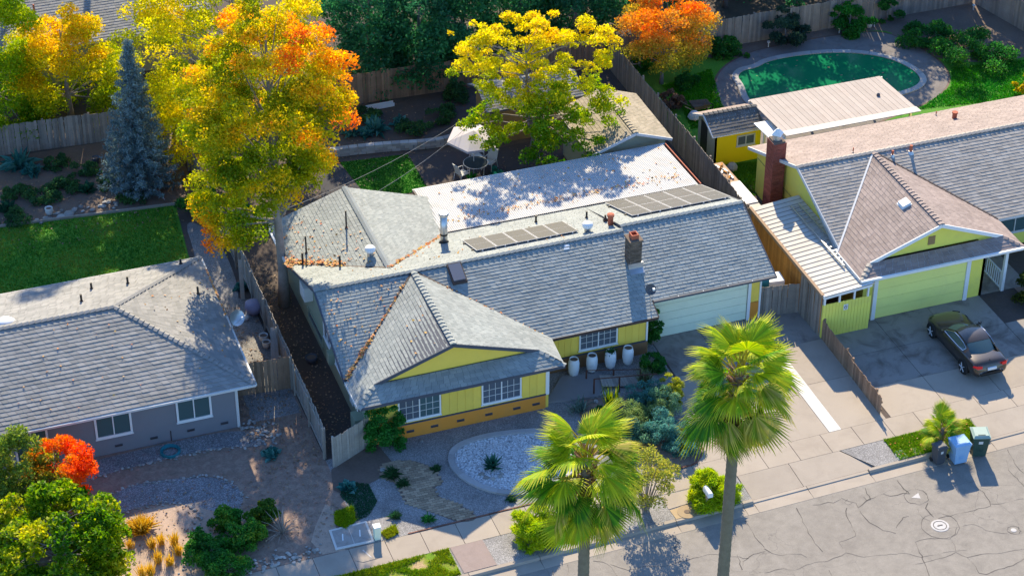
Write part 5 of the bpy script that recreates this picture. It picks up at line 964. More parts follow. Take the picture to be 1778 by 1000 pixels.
bm.build('limbs', M['bark'], o); P = np.concatenate(PP_); P = np.repeat(P, 3, 0) + RNG.normal(0, .05, (len(P) * 3, 3)); foliage('crown', o, P, .17, mixc([(0, (.08, .14, .15)), (.6, (.16, .24, .26)), (1, (.3, .42, .42))], .5 + .3 * (vn(P, 1.2) - .5) + RNG.normal(0, .18, len(P))), 'needle', .3, .3)
# dark evergreens behind the main back fence and behind the pool fence
def col_dk(P, c): t = .35 + .5 * (vn(P, .9) - .5) + .3 * (c - .5) + RNG.normal(0, .12, len(P)); return mixc([(0, (.03, .14, .065)), (.5, (.05, .24, .09)), (1, (.11, .38, .09))], t)
for lb_, x, y, r, z1, n in (('dark green tree hanging over the brown back fence', -.6, 21.6, 2.5, 8, 12000), ('broad dark green tree above the white edging in the back bed', 2.0, 20.6, 2.4, 6.5, 15000), ('dark green tree behind the back fence, left of the bare branches', 5.2, 22.6, 2.6, 8.5, 12000), ('dark green tree behind the tan shed', 8.4, 22.4, 2.6, 8.5, 12000), ('dark green tree at the left of the orange tree', 11.6, 22.0, 2.4, 8, 12000), ('tall dark tree rising at the top centre', 1.0, 27, 3.6, 11, 9000), ('tall dark tree at the top behind the sheds', 8.0, 28, 3.6, 11, 9000), ('dark tree beyond the fence behind the orange tree', 13.4, 25.2, 2.8, 8, 11000), ('dark spreading tree above the orange tree at the top edge', 17.0, 27.5, 3.4, 8, 9000), ('dark tree far behind the pool fence', 22.5, 28, 3.6, 8, 8000)):
    C, R = crown((x, y), [(.2, r * .8), (z1 * .35, r), (z1 * .75, r * .8), (z1, r * .2)], 55, (.6, 1.0)); tree('evergreen_tree', lb_, 'tree', (x, y, -.05), (x, y, z1 * .85), C, R, n, .2, col_dk, .16, 5, group='dark evergreens beyond the back fence')
for i, (x, y, r, z1) in enumerate(((17.5, 22.6, 2.4, 7.5), (21.5, 23.2, 2.6, 8.5), (25.8, 23.0, 2.5, 8.8), (29.8, 23.4, 2.6, 9.4), (33.8, 23.0, 2.6, 9.2), (38.5, 21.8, 2.6, 9.2))):
    C, R = crown((x, y), [(.2, r * .7), (z1 * .4, r), (z1 * .75, r * .85), (z1, r * .2)], 50, (.6, 1.0)); tree('evergreen_tree', ('dark evergreen just right of the orange tree beyond the fence', 'dark evergreen behind the pool fence above the dark shrub', 'dark evergreen behind the pool fence above the clipped shrub', 'dark evergreen behind the pool fence right of the twisted shrub', 'dark evergreen near the fence corner of the pool yard', 'dark evergreen outside the right hand fence of the pool yard')[i], 'tree', (x, y, -.05), (x, y, z1 * .85), C, R, 9000, .22, col_dk, .16, 5, group='evergreens beyond the pool fence')
# open yellow tree over the sheds
def pts3(L_): return np.array(L_)
C = pts3([(1.817,11.5,7.015), (2.532,11.8,7.226), (2.168,11.2,6.452), (1.425,11,6.034), (2.919,11.6,6.44), (4.128,12.4,6.313), (4.665,12.6,6.778), (5.145,12.2,6.564), (5.693,12,6.898), (6.021,11.6,6.217), (6.657,11.2,5.975), (7.359,11,6.283), (8.063,10.8,6.424), (8.59,10.5,5.821), (8.168,10.2,5.387), (6.988,10.8,5.291), (6.12,11,5.511), (5.402,11.6,5.665), (4.613,12,5.101), (5.023,11.4,4.837), (4.075,11.8,4.299), (3.324,11,4.191), (5.441,10.4,4.45), (6.228,10,4.515), (7.016,9.6,4.413), (7.732,9.4,4.051), (8.302,9.2,3.377), (7.437,9,3.313), (6.482,9.4,3.783), (5.696,9.8,3.717), (4.989,10,3.743), (4.356,10.4,3.647), (3.878,10.8,3.184), (6.576,8.8,3.251), (5.948,9.2,3.152), (2.546,11,3.329), (2.095,10.6,2.79), (2.489,10.4,2.144), (2.972,10,2.102), (4.539,9.6,2.867), (4.792,9,2.304), (5.272,8.6,1.923), (4.338,8.6,1.769), (5.738,8.6,2.171), (6.753,8.4,2.423), (3.365,12,4.995), (2.723,11.5,4.373)])
C[:, 1] -= 1.2; C[:, 0] -= .5; C[:, 2] += .72; C = np.repeat(C, 6, 0); C += RNG.normal(0, .5, C.shape) * np.array([1, 1, .7]); R = RNG.uniform(.2, .55, len(C))
def col_wal(P, c): t = .5 + .12 * (P[:, 2] - 5.0) + .25 * (vn(P, .8) - .5) + .2 * (c - .5) + RNG.normal(0, .09, len(P)); return mixc([(0, (.06, .24, .008)), (.25, (.16, .32, .008)), (.5, (.46, .5, .006)), (.75, (.76, .66, .008)), (1, (.86, .62, .01))], t)
tree('walnut_tree', 'open branched yellow leaved tree above the two sheds', 'tree', (*(5.312,11.56,0)[:2], -.05), (4.3, 10.2, 6.8), C, R, 34000, .14, col_wal, .2, 4, asp=.6, start=.25)
# orange tree by the pool fence
C, R = crown((14.7, 16.2), [(1.1, 1.3), (2.2, 2.3), (3.4, 2.6), (4.6, 2.1), (5.5, .9)], 70, (.5, .8))
def col_or(P, c): t = .04 + .17 * (P[:, 2] - 1) + .4 * (vn(P, 1.) - .5) + .2 * (c - .5) + RNG.normal(0, .1, len(P)); return mixc([(0, (.22, .27, .03)), (.3, (.5, .42, .04)), (.55, (.72, .34, .05)), (.8, (.9, .32, .01)), (1, (.85, .14, .01))], t)
tree('crape_myrtle_tree', 'round orange leaved tree by the pool yard fence', 'tree', (14.43, 15.98, -.05), (14.6, 16.1, 4), C, R, 24000, .13, col_or, .11, 2)
# front left trees
def col_fl(P, c): t = .45 + .5 * (vn(P, 1.1) - .5) + .25 * (c - .5) + RNG.normal(0, .14, len(P)); return mixc([(0, (.03, .13, .006)), (.4, (.15, .29, .006)), (.75, (.46, .48, .008)), (1, (.72, .62, .03))], t)
c0 = (-23.9,-13.326,2.4); C, R = crown(c0, [(.5, 2.2), (1.6, 3.0), (2.8, 2.6), (3.8, 1.2)], 150, (.28, .6)); tree('oak_tree', 'glossy yellow green tree filling the lower left corner', 'tree', (c0[0], c0[1], -.05), (c0[0], c0[1], 3.2), C, R, 24000, .19, col_fl, .16, 3)
c0 = (-23.116,-9.166,2.2); C, R = crown(c0, [(.9, 1.1), (1.9, 1.5), (2.8, 1.2), (3.4, .5)], 60, (.25, .5))
def col_rd(P, c): t = .48 + .7 * (vn(P, 1.4) - .5) + .3 * (c - .5) + .28 * (P[:, 0] - c0[0]) + RNG.normal(0, .1, len(P)); return mixc([(0, (.13, .22, .02)), (.3, (.4, .28, .02)), (.5, (.8, .24, .01)), (1, (.85, .1, .008))], t)
tree('maple_tree', 'vivid orange red small maple in front of the grey house', 'tree', (c0[0], c0[1], -.05), (c0[0], c0[1], 2.6), C, R, 13000, .12, col_rd, .08, 2)
c1 = (-24.69,-8.871,2.4); C, R = crown(c1, [(.3, 1.0), (1.6, 1.5), (3.0, 1.2), (3.9, .5)], 36, (.4, .7))
def col_sg(P, c): t = .5 + .5 * (vn(P, 1.2) - .5) + RNG.normal(0, .14, len(P)); return mixc([(0, (.05, .13, .02)), (.6, (.2, .28, .03)), (1, (.36, .4, .06))], t)
tree('olive_shrub', 'soft green tall shrub at the left edge by the grey house window', 'shrub', (c1[0], c1[1], -.05), (c1[0], c1[1], 3), C, R, 11000, .13, col_sg, .08, 3)
# shrubs
def shrub(name, label, c, r, h, n, size, stops, cat='shrub', group=None, k_=22, up=.6, flat=.8, base=.05, asp=.62, spread=.3, rc=(.22, .4)):
    C, R = crown(c, [(base, r * .75), (h * .45, r), (h * .8, r * .7), (h, r * .25)], k_, (r * rc[0] / .3 * .3, r * rc[1]), .25)
    C = C + RNG.normal(0, 1, C.shape) * np.array([r * .2, r * .2, h * .12]); C[:, 2] = np.maximum(C[:, 2], .06); R = R * RNG.uniform(.6, 1.25, len(R))
    f = lambda P, q: mixc(stops, .5 + .45 * (vn(P, 1.6) - .5) + .25 * (q - .5) + RNG.normal(0, .14, len(P)))
    return tree(name, label, cat, (c[0], c[1], -.02), (c[0], c[1], h * .8), C, R, n, size, f, max(.02, r * .05), 2, up, flat, group, asp=asp)
DG = [(0, (.015, .1, .03)), (.6, (.04, .2, .03)), (1, (.12, .33, .03))]; BG = [(0, (.05, .15, .11)), (.6, (.14, .3, .18)), (1, (.35, .48, .22))]; TL = [(0, (.04, .17, .16)), (1, (.14, .36, .3))]
shrub('holly_shrub', 'dense green bush at the corner of the yellow house', (-9.207,-9.425,0), .85, 2.0, 11000, .11, [(0, (.02, .16, .03)), (1, (.08, .34, .05))], k_=60); shrub('climber', 'green climber at the garage corner', (4.505,-6.444,0), .38, 2.0, 3200, .12, DG, 'climber'); shrub('shrub', 'low dark green shrub below the garage corner', (3.87,-8.104,0), .6, .7, 3000, .1, DG)
for i, (p, r, h, st) in enumerate((((0.967,-11.735,0), .85, 1.1, [(0, (.05, .12, .06)), (.6, (.2, .3, .09)), (1, (.42, .5, .16))]), ((1.16,-12.788,0), .75, .9, BG), ((2.121,-11.97,0), .75, 1.0, [(0, (.05, .12, .06)), (.6, (.2, .3, .1)), (1, (.38, .46, .16))]), ((2.338,-13.204,0), .85, 1.1, TL), ((2.722,-13.889,0), .7, .8, TL), ((2.573,-10.685,0), .8, 1.0, TL), ((3.012,-11.281,0), .75, 1.1, BG), ((3.689,-10.857,-0), .5, 1.2, [(0, (.15, .2, .02)), (1, (.5, .5, .03))]), ((3.28,-13.537,0), .55, .7, [(0, (.2, .25, .1)), (1, (.5, .52, .2))]), ((0.194,-11.16,0), .5, .7, DG))):
    shrub('euphorbia_shrub', ('pale green feathery shrub, leftmost in the driveway bed', 'grey green shrub under the pale feathery one', 'pale green shrub in the middle of the driveway bed', 'blue green mound at the front of the driveway bed', 'dark teal mound nearest the driveway edge', 'teal shrub behind the pale ones near the ramp', 'grey teal shrub beside the right palm crown', 'yellow shrub half hidden by the right palm crown', 'pale sage shrub at the right end of the bed', 'small dark shrub left of the bed by the palm crown')[i], p, r, h, 5200, .13, st, 'shrub', 'shrubs in the driveway bed', 32, .8, .8, asp=.25)
# wispy shrub by the kerb
p = (-0.251,-17.304,0); k_ = 46; a = RNG.uniform(0, 6.28, k_); u = RNG.uniform(.3, 1, k_); C = np.c_[p[0] + np.cos(a) * 1.35 * u, p[1] + np.sin(a) * 1.2 * u, .5 + 2.3 * RNG.uniform(.15, 1, k_) * (1.15 - .35 * u)]; o = thing('wispy_shrub', 'airy yellow green shrub in the kerb strip beside the left palm', 'shrub', (p[0], p[1], -.02)); m = MB()
for c in C: c = Vector(c); b0 = Vector((p[0] + random.gauss(0, .06), p[1] + random.gauss(0, .06), -.02)); m.tube([b0, b0.lerp(c, .5) + Vector((0, 0, .25)), c], [.022, .014, .005], 4, cap=False)
m.build('stems', M['bark'], o); P, ix = clump_points(C, RNG.uniform(.22, .42, k_), 7000, .9); foliage('crown', o, P, .09, mixc([(0, (.1, .16, .02)), (.5, (.34, .36, .05)), (1, (.6, .5, .08))], RNG.normal(.5, .25, len(P))))
# clumps of blades
def bladeclump(name, label, c, n, L_, w, cols, cat='grass', group=None, lift=(.25, 1.35), droop=.35, r0=.1, mat='palm'):
    o = thing(name, label, cat, c, group); a = RNG.uniform(0, 6.283, n); e = RNG.uniform(*lift, n); l = L_ * RNG.uniform(.6, 1.1, n); d = np.c_[np.cos(a) * np.cos(e), np.sin(a) * np.cos(e), np.sin(e)]; s = np.c_[-np.sin(a), np.cos(a), np.zeros(n)] * (w / 2)
    b = np.array(c)[None] + np.c_[RNG.normal(0, r0, (n, 2)), np.zeros(n)]; m_ = b + d * (l * .55)[:, None]; t = b + d * l[:, None] - np.c_[np.zeros((n, 2)), droop * l * np.cos(e)]
    V = np.stack([b - s * .6, b + s * .6, m_ + s, t, m_ - s], 1).reshape(-1, 3); F5 = np.arange(5 * n).reshape(-1, 5); cc = np.array(cols)[RNG.integers(0, len(cols), n)]; npmesh('blades', V, F5, M[mat], o, np.repeat(cc, 5, 0)); return o
YG = [(.2, .32, .008), (.34, .42, .01), (.48, .46, .01), (.12, .26, .01)]
for lb_, p, r in (('round yellow green strap leaved bush left of the left palm trunk', (-5.169,-17.49,0), .9), ('round yellow green strap leaved bush around the mailbox', (2.611,-17.448,0), .9)):
    shrub('strap_leaf_bush', lb_, p, r, 1.05, 9000, .3, [(0, (.2, .36, .008)), (.5, (.42, .55, .01)), (1, (.66, .64, .015))], 'bush', 'strap leaved bushes by the kerb', 46, .5, .8, asp=.14, rc=(.25, .42))
bladeclump('reed_clump', 'upright yellow green reeds by the ramp', (0.912,-10.584,-0), 130, 1.3, .05, [(.3, .4, .01), (.42, .46, .01), (.16, .3, .01)], 'grass', None, (1.15, 1.5), .1, .12)
bladeclump('grass_clump', 'grey green grass clump against the ramp', (2.962,-9.344,-0), 160, 1.0, .035, [(.14, .18, .09), (.22, .25, .13)], 'grass', None, (1.0, 1.5), .2, .08)
bladeclump('aloe', 'grey spiky plants beside the left palm crown', (-0.417,-9.939,0), 60, .75, .07, [(.12, .2, .17), (.2, .28, .22)], 'succulent', None, (.5, 1.4), .1, .15)
bladeclump('agave', 'dark agave in the middle of the white pebble bed', (*(-5.312,-12.468,0)[:2], .03), 70, .62, .1, [(.02, .1, .07), (.03, .14, .09), (.05, .16, .1)], 'agave', None, (.25, 1.4), .0, .04)
for i, (p, r) in enumerate((((-10.173,-14.15,0), .35), ((-8.98,-14.804,0), .4), ((-9.547,-11.546,0), .55), ((-9.268,-12.292,0), .4), ((-7.641,-11.769,0), .3), ((-5.288,-14.737,0), .28))):
    bladeclump('tussock', ('small dark tussock in the gravel left of the paver path', 'small green tussock near the sidewalk end of the paver path', 'grey green tussock at the top of the paver path', 'lower grey green tussock beside the paver path', 'tiny tussock between path and pebble ring', 'tiny tussock at the right of the gravel')[i], p, 150, r, .03, [(.05, .12, .05), (.03, .12, .04)] if i not in (1,) else [(.03, .2, .05), (.05, .24, .05)], 'grass', None, (.3, 1.4), .3, .06)
GO = [(.6, .36, .02), (.72, .45, .04), (.5, .28, .02), (.66, .5, .1)]
for i, (p, L_, n) in enumerate((((-20.281,-11.542,0), .85, 600), ((-20.068,-12.678,0), .55, 110), ((-19.698,-12.62,0), .6, 100), ((-19.189,-12.8,-0), .7, 120), ((-19.166,-13.445,0), .6, 110), ((-20.033,-13.621,0), .65, 110), ((-19.632,-13.947,0), .6, 100), ((-20.485,-14.304,0), .65, 120), ((-20.804,-14.265,0), .65, 110), ((-20.93,-12.373,0), .5, 80))):
    bladeclump('dry_grass', ('round golden ornamental grass, largest in the sandy bed', 'golden tuft just right of the round grass', 'golden tuft second right of the round grass', 'tall golden tuft at the right of the sandy bed', 'golden tuft at the right edge of the sandy bed', 'golden tuft in the middle of the sandy bed', 'low golden tuft right of the middle one', 'golden tuft at the bottom of the picture', 'golden tuft at the bottom beside the green tree', 'thin golden tuft beside the green tree')[i], p, n, L_, .025, GO, 'grass', 'golden grasses in the sandy bed', (.55, 1.5) if i == 0 else (1.1, 1.52), .2, .07 if i else .1, 'grassblade')
for i, (p, r, h) in enumerate((((-16.898,-12.469,-0), .6, .8), ((-16.752,-13.85,0), .75, 1.0), ((-17.95,-14.357,0), .75, .9), ((-16.068,-13.525,0), .5, .9), ((-17.498,-15.433,0), .8, 1.0), ((-15.308,-12.645,0), .45, .9), ((-18.189,-13.342,0), .5, .6))):
    shrub('rose_shrub', ('dark green shrub, topmost of the front yard cluster', 'dark green shrub in the middle of the front yard cluster', 'dark green shrub at the lower left of the cluster', 'dark green shrub by the bare twigs', 'dark green shrub at the bottom of the picture', 'small leafy shrub with yellow tips at the right of the cluster', 'small shrub at the left of the cluster')[i], p, r, h, 4200, .11, [(0, (.02, .13, .03)), (.6, (.06, .26, .03)), (1, (.3, .42, .04))] if i != 5 else [(0, (.03, .12, .02)), (.7, (.1, .2, .02)), (1, (.6, .45, .02))], 'shrub', 'shrubs beside the sandy bed', 40)
o = thing('bare_shrub', 'bare grey twiggy shrub beside the dark shrubs', 'shrub', (-14.866,-13.57,0)); m = MB(); p = Vector((-14.866,-13.57,0))
for i in range(60): a = random.uniform(0, 6.28); e = random.uniform(.2, 1.4); l = random.uniform(.5, 1.3); d = Vector((math.cos(a)*math.cos(e), math.sin(a)*math.cos(e), math.sin(e))); m.tube([p, p + d*l*.6 + Vector((0, 0, .1)), p + d*l], [.018, .01, .004], 4, cap=False)
m.build('twigs', pm('grey_twig', (.35, .3, .26), .2, 4), o)
for lb_, p, r, h, n, st in (('dark clipped shrub against the pool fence, left one', (22.846,17.966,0), 1.15, 1.9, 7000, [(0, (.02, .05, .04)), (1, (.06, .13, .07))]), ('bright clipped shrub against the pool fence, right one', (26.968,17.989,0), 1.2, 1.7, 8000, [(0, (.015, .13, .02)), (1, (.05, .28, .03))]), ('twisted small shrub by the pool fence', (29.656,18.544,0), .7, 1.5, 3000, DG), ('ground hugging shrub on the bank right of the pool', (30.61,15.459,0), 1.4, .7, 6000, DG), ('spreading shrub on the bank near the right fence', (32.473,13.5,0), 1.9, .8, 8000, DG), ('bright shrub by the pale pot under the orange tree', (15.554,15.24,0), .6, .7, 3000, DG), ('reddish twiggy bush left of the wheelbarrow', (13.817,13.17,0), .7, .9, 2500, [(0, (.1, .06, .04)), (1, (.3, .18, .12))]), ('low dark shrubs along the fence by the pool', (19.135,17.824,0), 1.0, .9, 4000, DG), ('hedge clump at the right edge by the driveway', (22.858,-9.076,0), .9, 1.2, 3500, [(0, (.02, .05, .01)), (1, (.14, .16, .03))]), ('sunlit orange green bush at the right edge above the pavilion', (33.009,8.428,0), .8, .9, 2500, [(0, (.2, .25, .01)), (1, (.6, .35, .02))]), ('dark shrub at the side of the pool yard fence', (13.785,17.585,0), .8, 1.2, 3500, DG), ('dark foliage under the big autumn tree by the fence', (-11.53,9.675,0), 1.1, 2.0, 5000, DG), ('green shrub in the corner of the shaded lawn', (-12.378,11.663,0), .9, 1.3, 4000, DG)): shrub('shrub', lb_, p, r, h, n, .13, st)
for i, p in enumerate(((-20.274,18.846,0), (-19.809,18.079,0), (-3.12,16.408,0), (-1.9,16.233,0), (-0.549,16.463,0), (-2.509,16.003,0), (-17.489,15.367,0), (-21.583,14.904,0), (-12.136,4.277,0), (-14.032,-8.478,0), (-11.509,-11.742,0))):
    bladeclump('leafy_plant', ('large teal leaved plant in the upper left bank', 'teal leaved plant beside the larger one on the bank', 'teal vegetable plant at the left end of the back bed', 'large teal vegetable plant in the back bed', 'small teal vegetable plant at the right of the back bed', 'little teal plant between the bigger vegetables', 'dark tuft in the middle of the soil bank', 'dark leafy plant at the left edge of the bank', 'pale green leafy weed in the side yard', 'teal weed patch near the fence end', 'dark green weed in the gravel')[i], p, 60, (1.3, .8, .8, 1.0, .6, .5, .6, .7, .5, .5, .5)[i], .22, [(.03, .16, .14), (.06, .22, .19), (.1, .28, .24)] if i not in (6, 7) else [(.02, .09, .05), (.03, .12, .06)], 'plant', None, (.3, 1.4), .4, .1)
# ---------------------------------------------------------------- fan palms
def frond_mesh(name, Rb, pet, droop, cols, seed, nseg=34, span=3.9):
    r = np.random.default_rng(seed); V = []; F = []; Cc = []
    def add(vs, fs, c): 
        b = len(V); V.extend(vs); F.extend([tuple(i + b for i in f) for f in fs]); Cc.extend([c] * len(vs))
    sag = lambda x: -droop * .35 * (max(0, x - pet * .3)) ** 1.6
    pts = [(pet * i / 4, sag(pet * i / 4)) for i in range(5)]
    for i in range(4):
        (x0, z0), (x1, z1) = pts[i], pts[i+1]; w0 = .045 - .006 * i; add([(x0, -w0, z0), (x0, w0, z0), (x1, w0, z1), (x1, -w0, z1), (x0, 0, z0 - .05), (x1, 0, z1 - .045)], [(0, 1, 2, 3), (0, 3, 5, 4), (1, 4, 5, 2)], (.42, .36, .04))
    hx, hz = pts[-1]; slope = -droop * .55
    for s in range(nseg):
        a = -span / 2 + span * (s + .5) / nseg; da = span / nseg; L_ = Rb * (1 - .16 * abs(a) / (span / 2)) * r.uniform(.9, 1.06); ts = [.06, .4, .7, .87, 1.0]; wid = [1., 1.06, 1.02, .45, .06]; vs = []
        for t, w in zip(ts, wid):
            d = L_ * t; x = hx + math.cos(a) * d; y = math.sin(a) * d; hw = min(t, .7) * L_ * da * .5 * w
            fold = .35 * hw; z = hz + slope * math.cos(a) * d - droop * .34 * d * d * (1 + .5 * (t > .8)) - .05 * abs(math.sin(a)) * d + (r.normal(0, .03) if t > .7 else 0)
            px, py = -math.sin(a), math.cos(a); vs += [(x - px * hw, y - py * hw, z), (x, y, z + fold), (x + px * hw, y + py * hw, z)]
        fs = []
        for i in range(4): q = i * 3; fs += [(q, q + 3, q + 4, q + 1), (q + 1, q + 4, q + 5, q + 2)]
        c = cols[r.integers(0, len(cols))]; add(vs, fs, c)
        for j in (12, 13, 14, 9, 10, 11): Cc[-15 + j] = tuple(.65 * x + .35 * y for x, y in zip(c, (.7, .56, .06)))  # outer blade ends tinted yellow: the sunlit rim is put into the colour
    me = bpy.data.meshes.new(name); me.from_pydata(V, [], F); at_ = me.color_attributes.new('tint', 'FLOAT_COLOR', 'POINT'); at_.data.foreach_set('color', np.c_[np.array(Cc), np.ones(len(Cc))].astype(np.float32).ravel()); me.materials.append(M['palm']); return me
PG = [(.045, .17, .008), (.07, .22, .01), (.12, .28, .01), (.035, .14, .01)]; PY = [(.28, .39, .01), (.4, .45, .012), (.19, .33, .01)]; DD = [(.3, .22, .13), (.38, .29, .18), (.22, .16, .1)]  # PG and PY: shaded and sunlit greens of the same living fronds, DD dead ones
FM = [frond_mesh('frond', 1.05, 1.05, .5, PG, 1, 36, 3.9), frond_mesh('frond', 1.02, 1.15, .65, PY, 2, 34, 3.7), frond_mesh('frond', .98, 1.0, .85, PY, 3, 34, 3.8), frond_mesh('frond', 1.08, 1.05, 1.0, PG, 4, 36, 3.8), frond_mesh('frond', 1.0, 1.2, .85, PY, 5, 32, 3.4), frond_mesh('frond', 1.05, 1.1, 1.25, PG, 9, 34, 3.5), frond_mesh('frond', .95, 1.0, 1.05, [(.3, .3, .04), (.4, .34, .08), (.2, .28, .02)], 10, 24, 2.6)]; FD = [frond_mesh('dead_frond', 1.1, 1.0, 1.1, DD, 6, 24, 2.2), frond_mesh('dead_frond', 1.0, 1.1, 1.3, DD, 7, 20, 1.6)]
def fan_palm(label, x, y, zt, sc, lean, n=46, seed=3, grp='fan palms across the street', fall=122, nb=90):
    r = random.Random(seed); o = thing('fan_palm', label, 'palm tree', (x, y, -.05), grp); tx, ty = x + lean[0], y + lean[1]; m = MB(); k_ = 150; pt = []; rd = []
    for i in range(k_ + 1): u = i / k_; pt.append((x + lean[0] * u ** 1.5, y + lean[1] * u ** 1.5, -.05 + (zt + .05) * u)); rd.append((.25 - .07 * u + (.12 * (1 - u * 12) if u < .08 else 0)) * (1 + .07 * (i % 2)))
    m.tube(pt, [q * sc for q in rd], 12); m.build('trunk', M['palmbark'], o, True); m = MB()
    for i in range(nb): a = r.uniform(0, 6.28); z = zt + r.uniform(-1.7, .2) * sc; m.bar((tx + .2*sc*math.cos(a), ty + .2*sc*math.sin(a), z), (tx + .42*sc*math.cos(a), ty + .42*sc*math.sin(a), z + .25*sc), .09*sc, .03)
    m.build('leaf_bases', pm('leaf_base', (.34, .2, .11), .3, 4, islvar=.3), o)
    for i in range(n):
        u = i / (n - 1); el = math.radians(78 - fall * u ** .95 + r.uniform(-14, 14)); az = i * 2.39996 + r.uniform(-.45, .45); s = sc * r.uniform(.78, 1.2) * (1 - .12 * (u < .1)); me = FM[r.choice((1, 2, 4, 0, 6)) if u < .5 else r.choice((0, 3, 5, 3, 4, 6))]  # upper fronds mostly bright, lower mostly dark: sun and shade put into the tint
        inst(me, 'frond', o, (tx + r.gauss(0, .06), ty + r.gauss(0, .06), zt + .1 * sc - 1.3 * sc * u), Euler((r.uniform(-.7, .7), -el, az), 'XYZ'), (s, s * r.uniform(.8, 1.1), s))
    for i in range(13 if nb > 60 else 2): az = r.uniform(0, 6.28); inst(r.choice(FD), 'dead_frond', o, (tx, ty, zt - 1.0 * sc), Euler((r.uniform(-.3, .3), math.radians(r.uniform(48, 80)), az), 'XYZ'), (sc, sc, sc))
    return o
fan_palm('tall fan palm with the larger crown over the driveway', -3.25, -30.6, 17.3, .93, (.02, 0), 48, 3); fan_palm('tall fan palm on the left in front of the pebble bed', -8.4, -30.6, 15.1, .93, (-.05, 0), 50, 8)
q = (13.442,-17.421,0); fan_palm('small young fan palm in the grass behind the bins', q[0], q[1], .9, .48, (.02, 0), 22, 5, None, 72, 24)

# low planting on the soil bank, the back bed and along the fences
for i, (p, r, h, n) in enumerate((((-18.216,16.21,0), .8, .35, 2200), ((-17.154,17.145,-0), .6, .4, 1600), ((-19.681,15.382,0), .9, .3, 2200), ((-15.817,15.602,0), .9, .35, 2200), ((-20.871,16.091,0), .7, .4, 1800), ((-18.45,18.204,0), .6, .5, 1600), ((-15.289,13.837,0), .7, .25, 1500), ((-21.537,13.758,0), .8, .3, 1800), ((0.116,15.716,0), .8, .35, 1800), ((1.94,16.364,0), .9, .4, 2000), ((-1.846,17.695,0), .7, .4, 1500), ((3.212,18.226,0), .8, .7, 2500))):
    shrub('ground_cover', ('low dark green plant in the middle of the soil bank', 'small dark green plant below the fence on the bank', 'spreading plant near the cream pot', 'spreading plant left of the spruce foot', 'dark plant under the teal leaves', 'small mound high on the bank', 'low plant under the spruce', 'low plant at the left end of the lawn edging', 'low dark plant in the back bed', 'broad dark plant in the back bed by the umbrella', 'dark plant behind the teal vegetables', 'dark shrub at the fence near the tan shed')[i], p, r, h, n, .11, [(0, (.02, .09, .04)), (1, (.09, .22, .06))], 'plant', 'low plants in the shaded beds', 20)
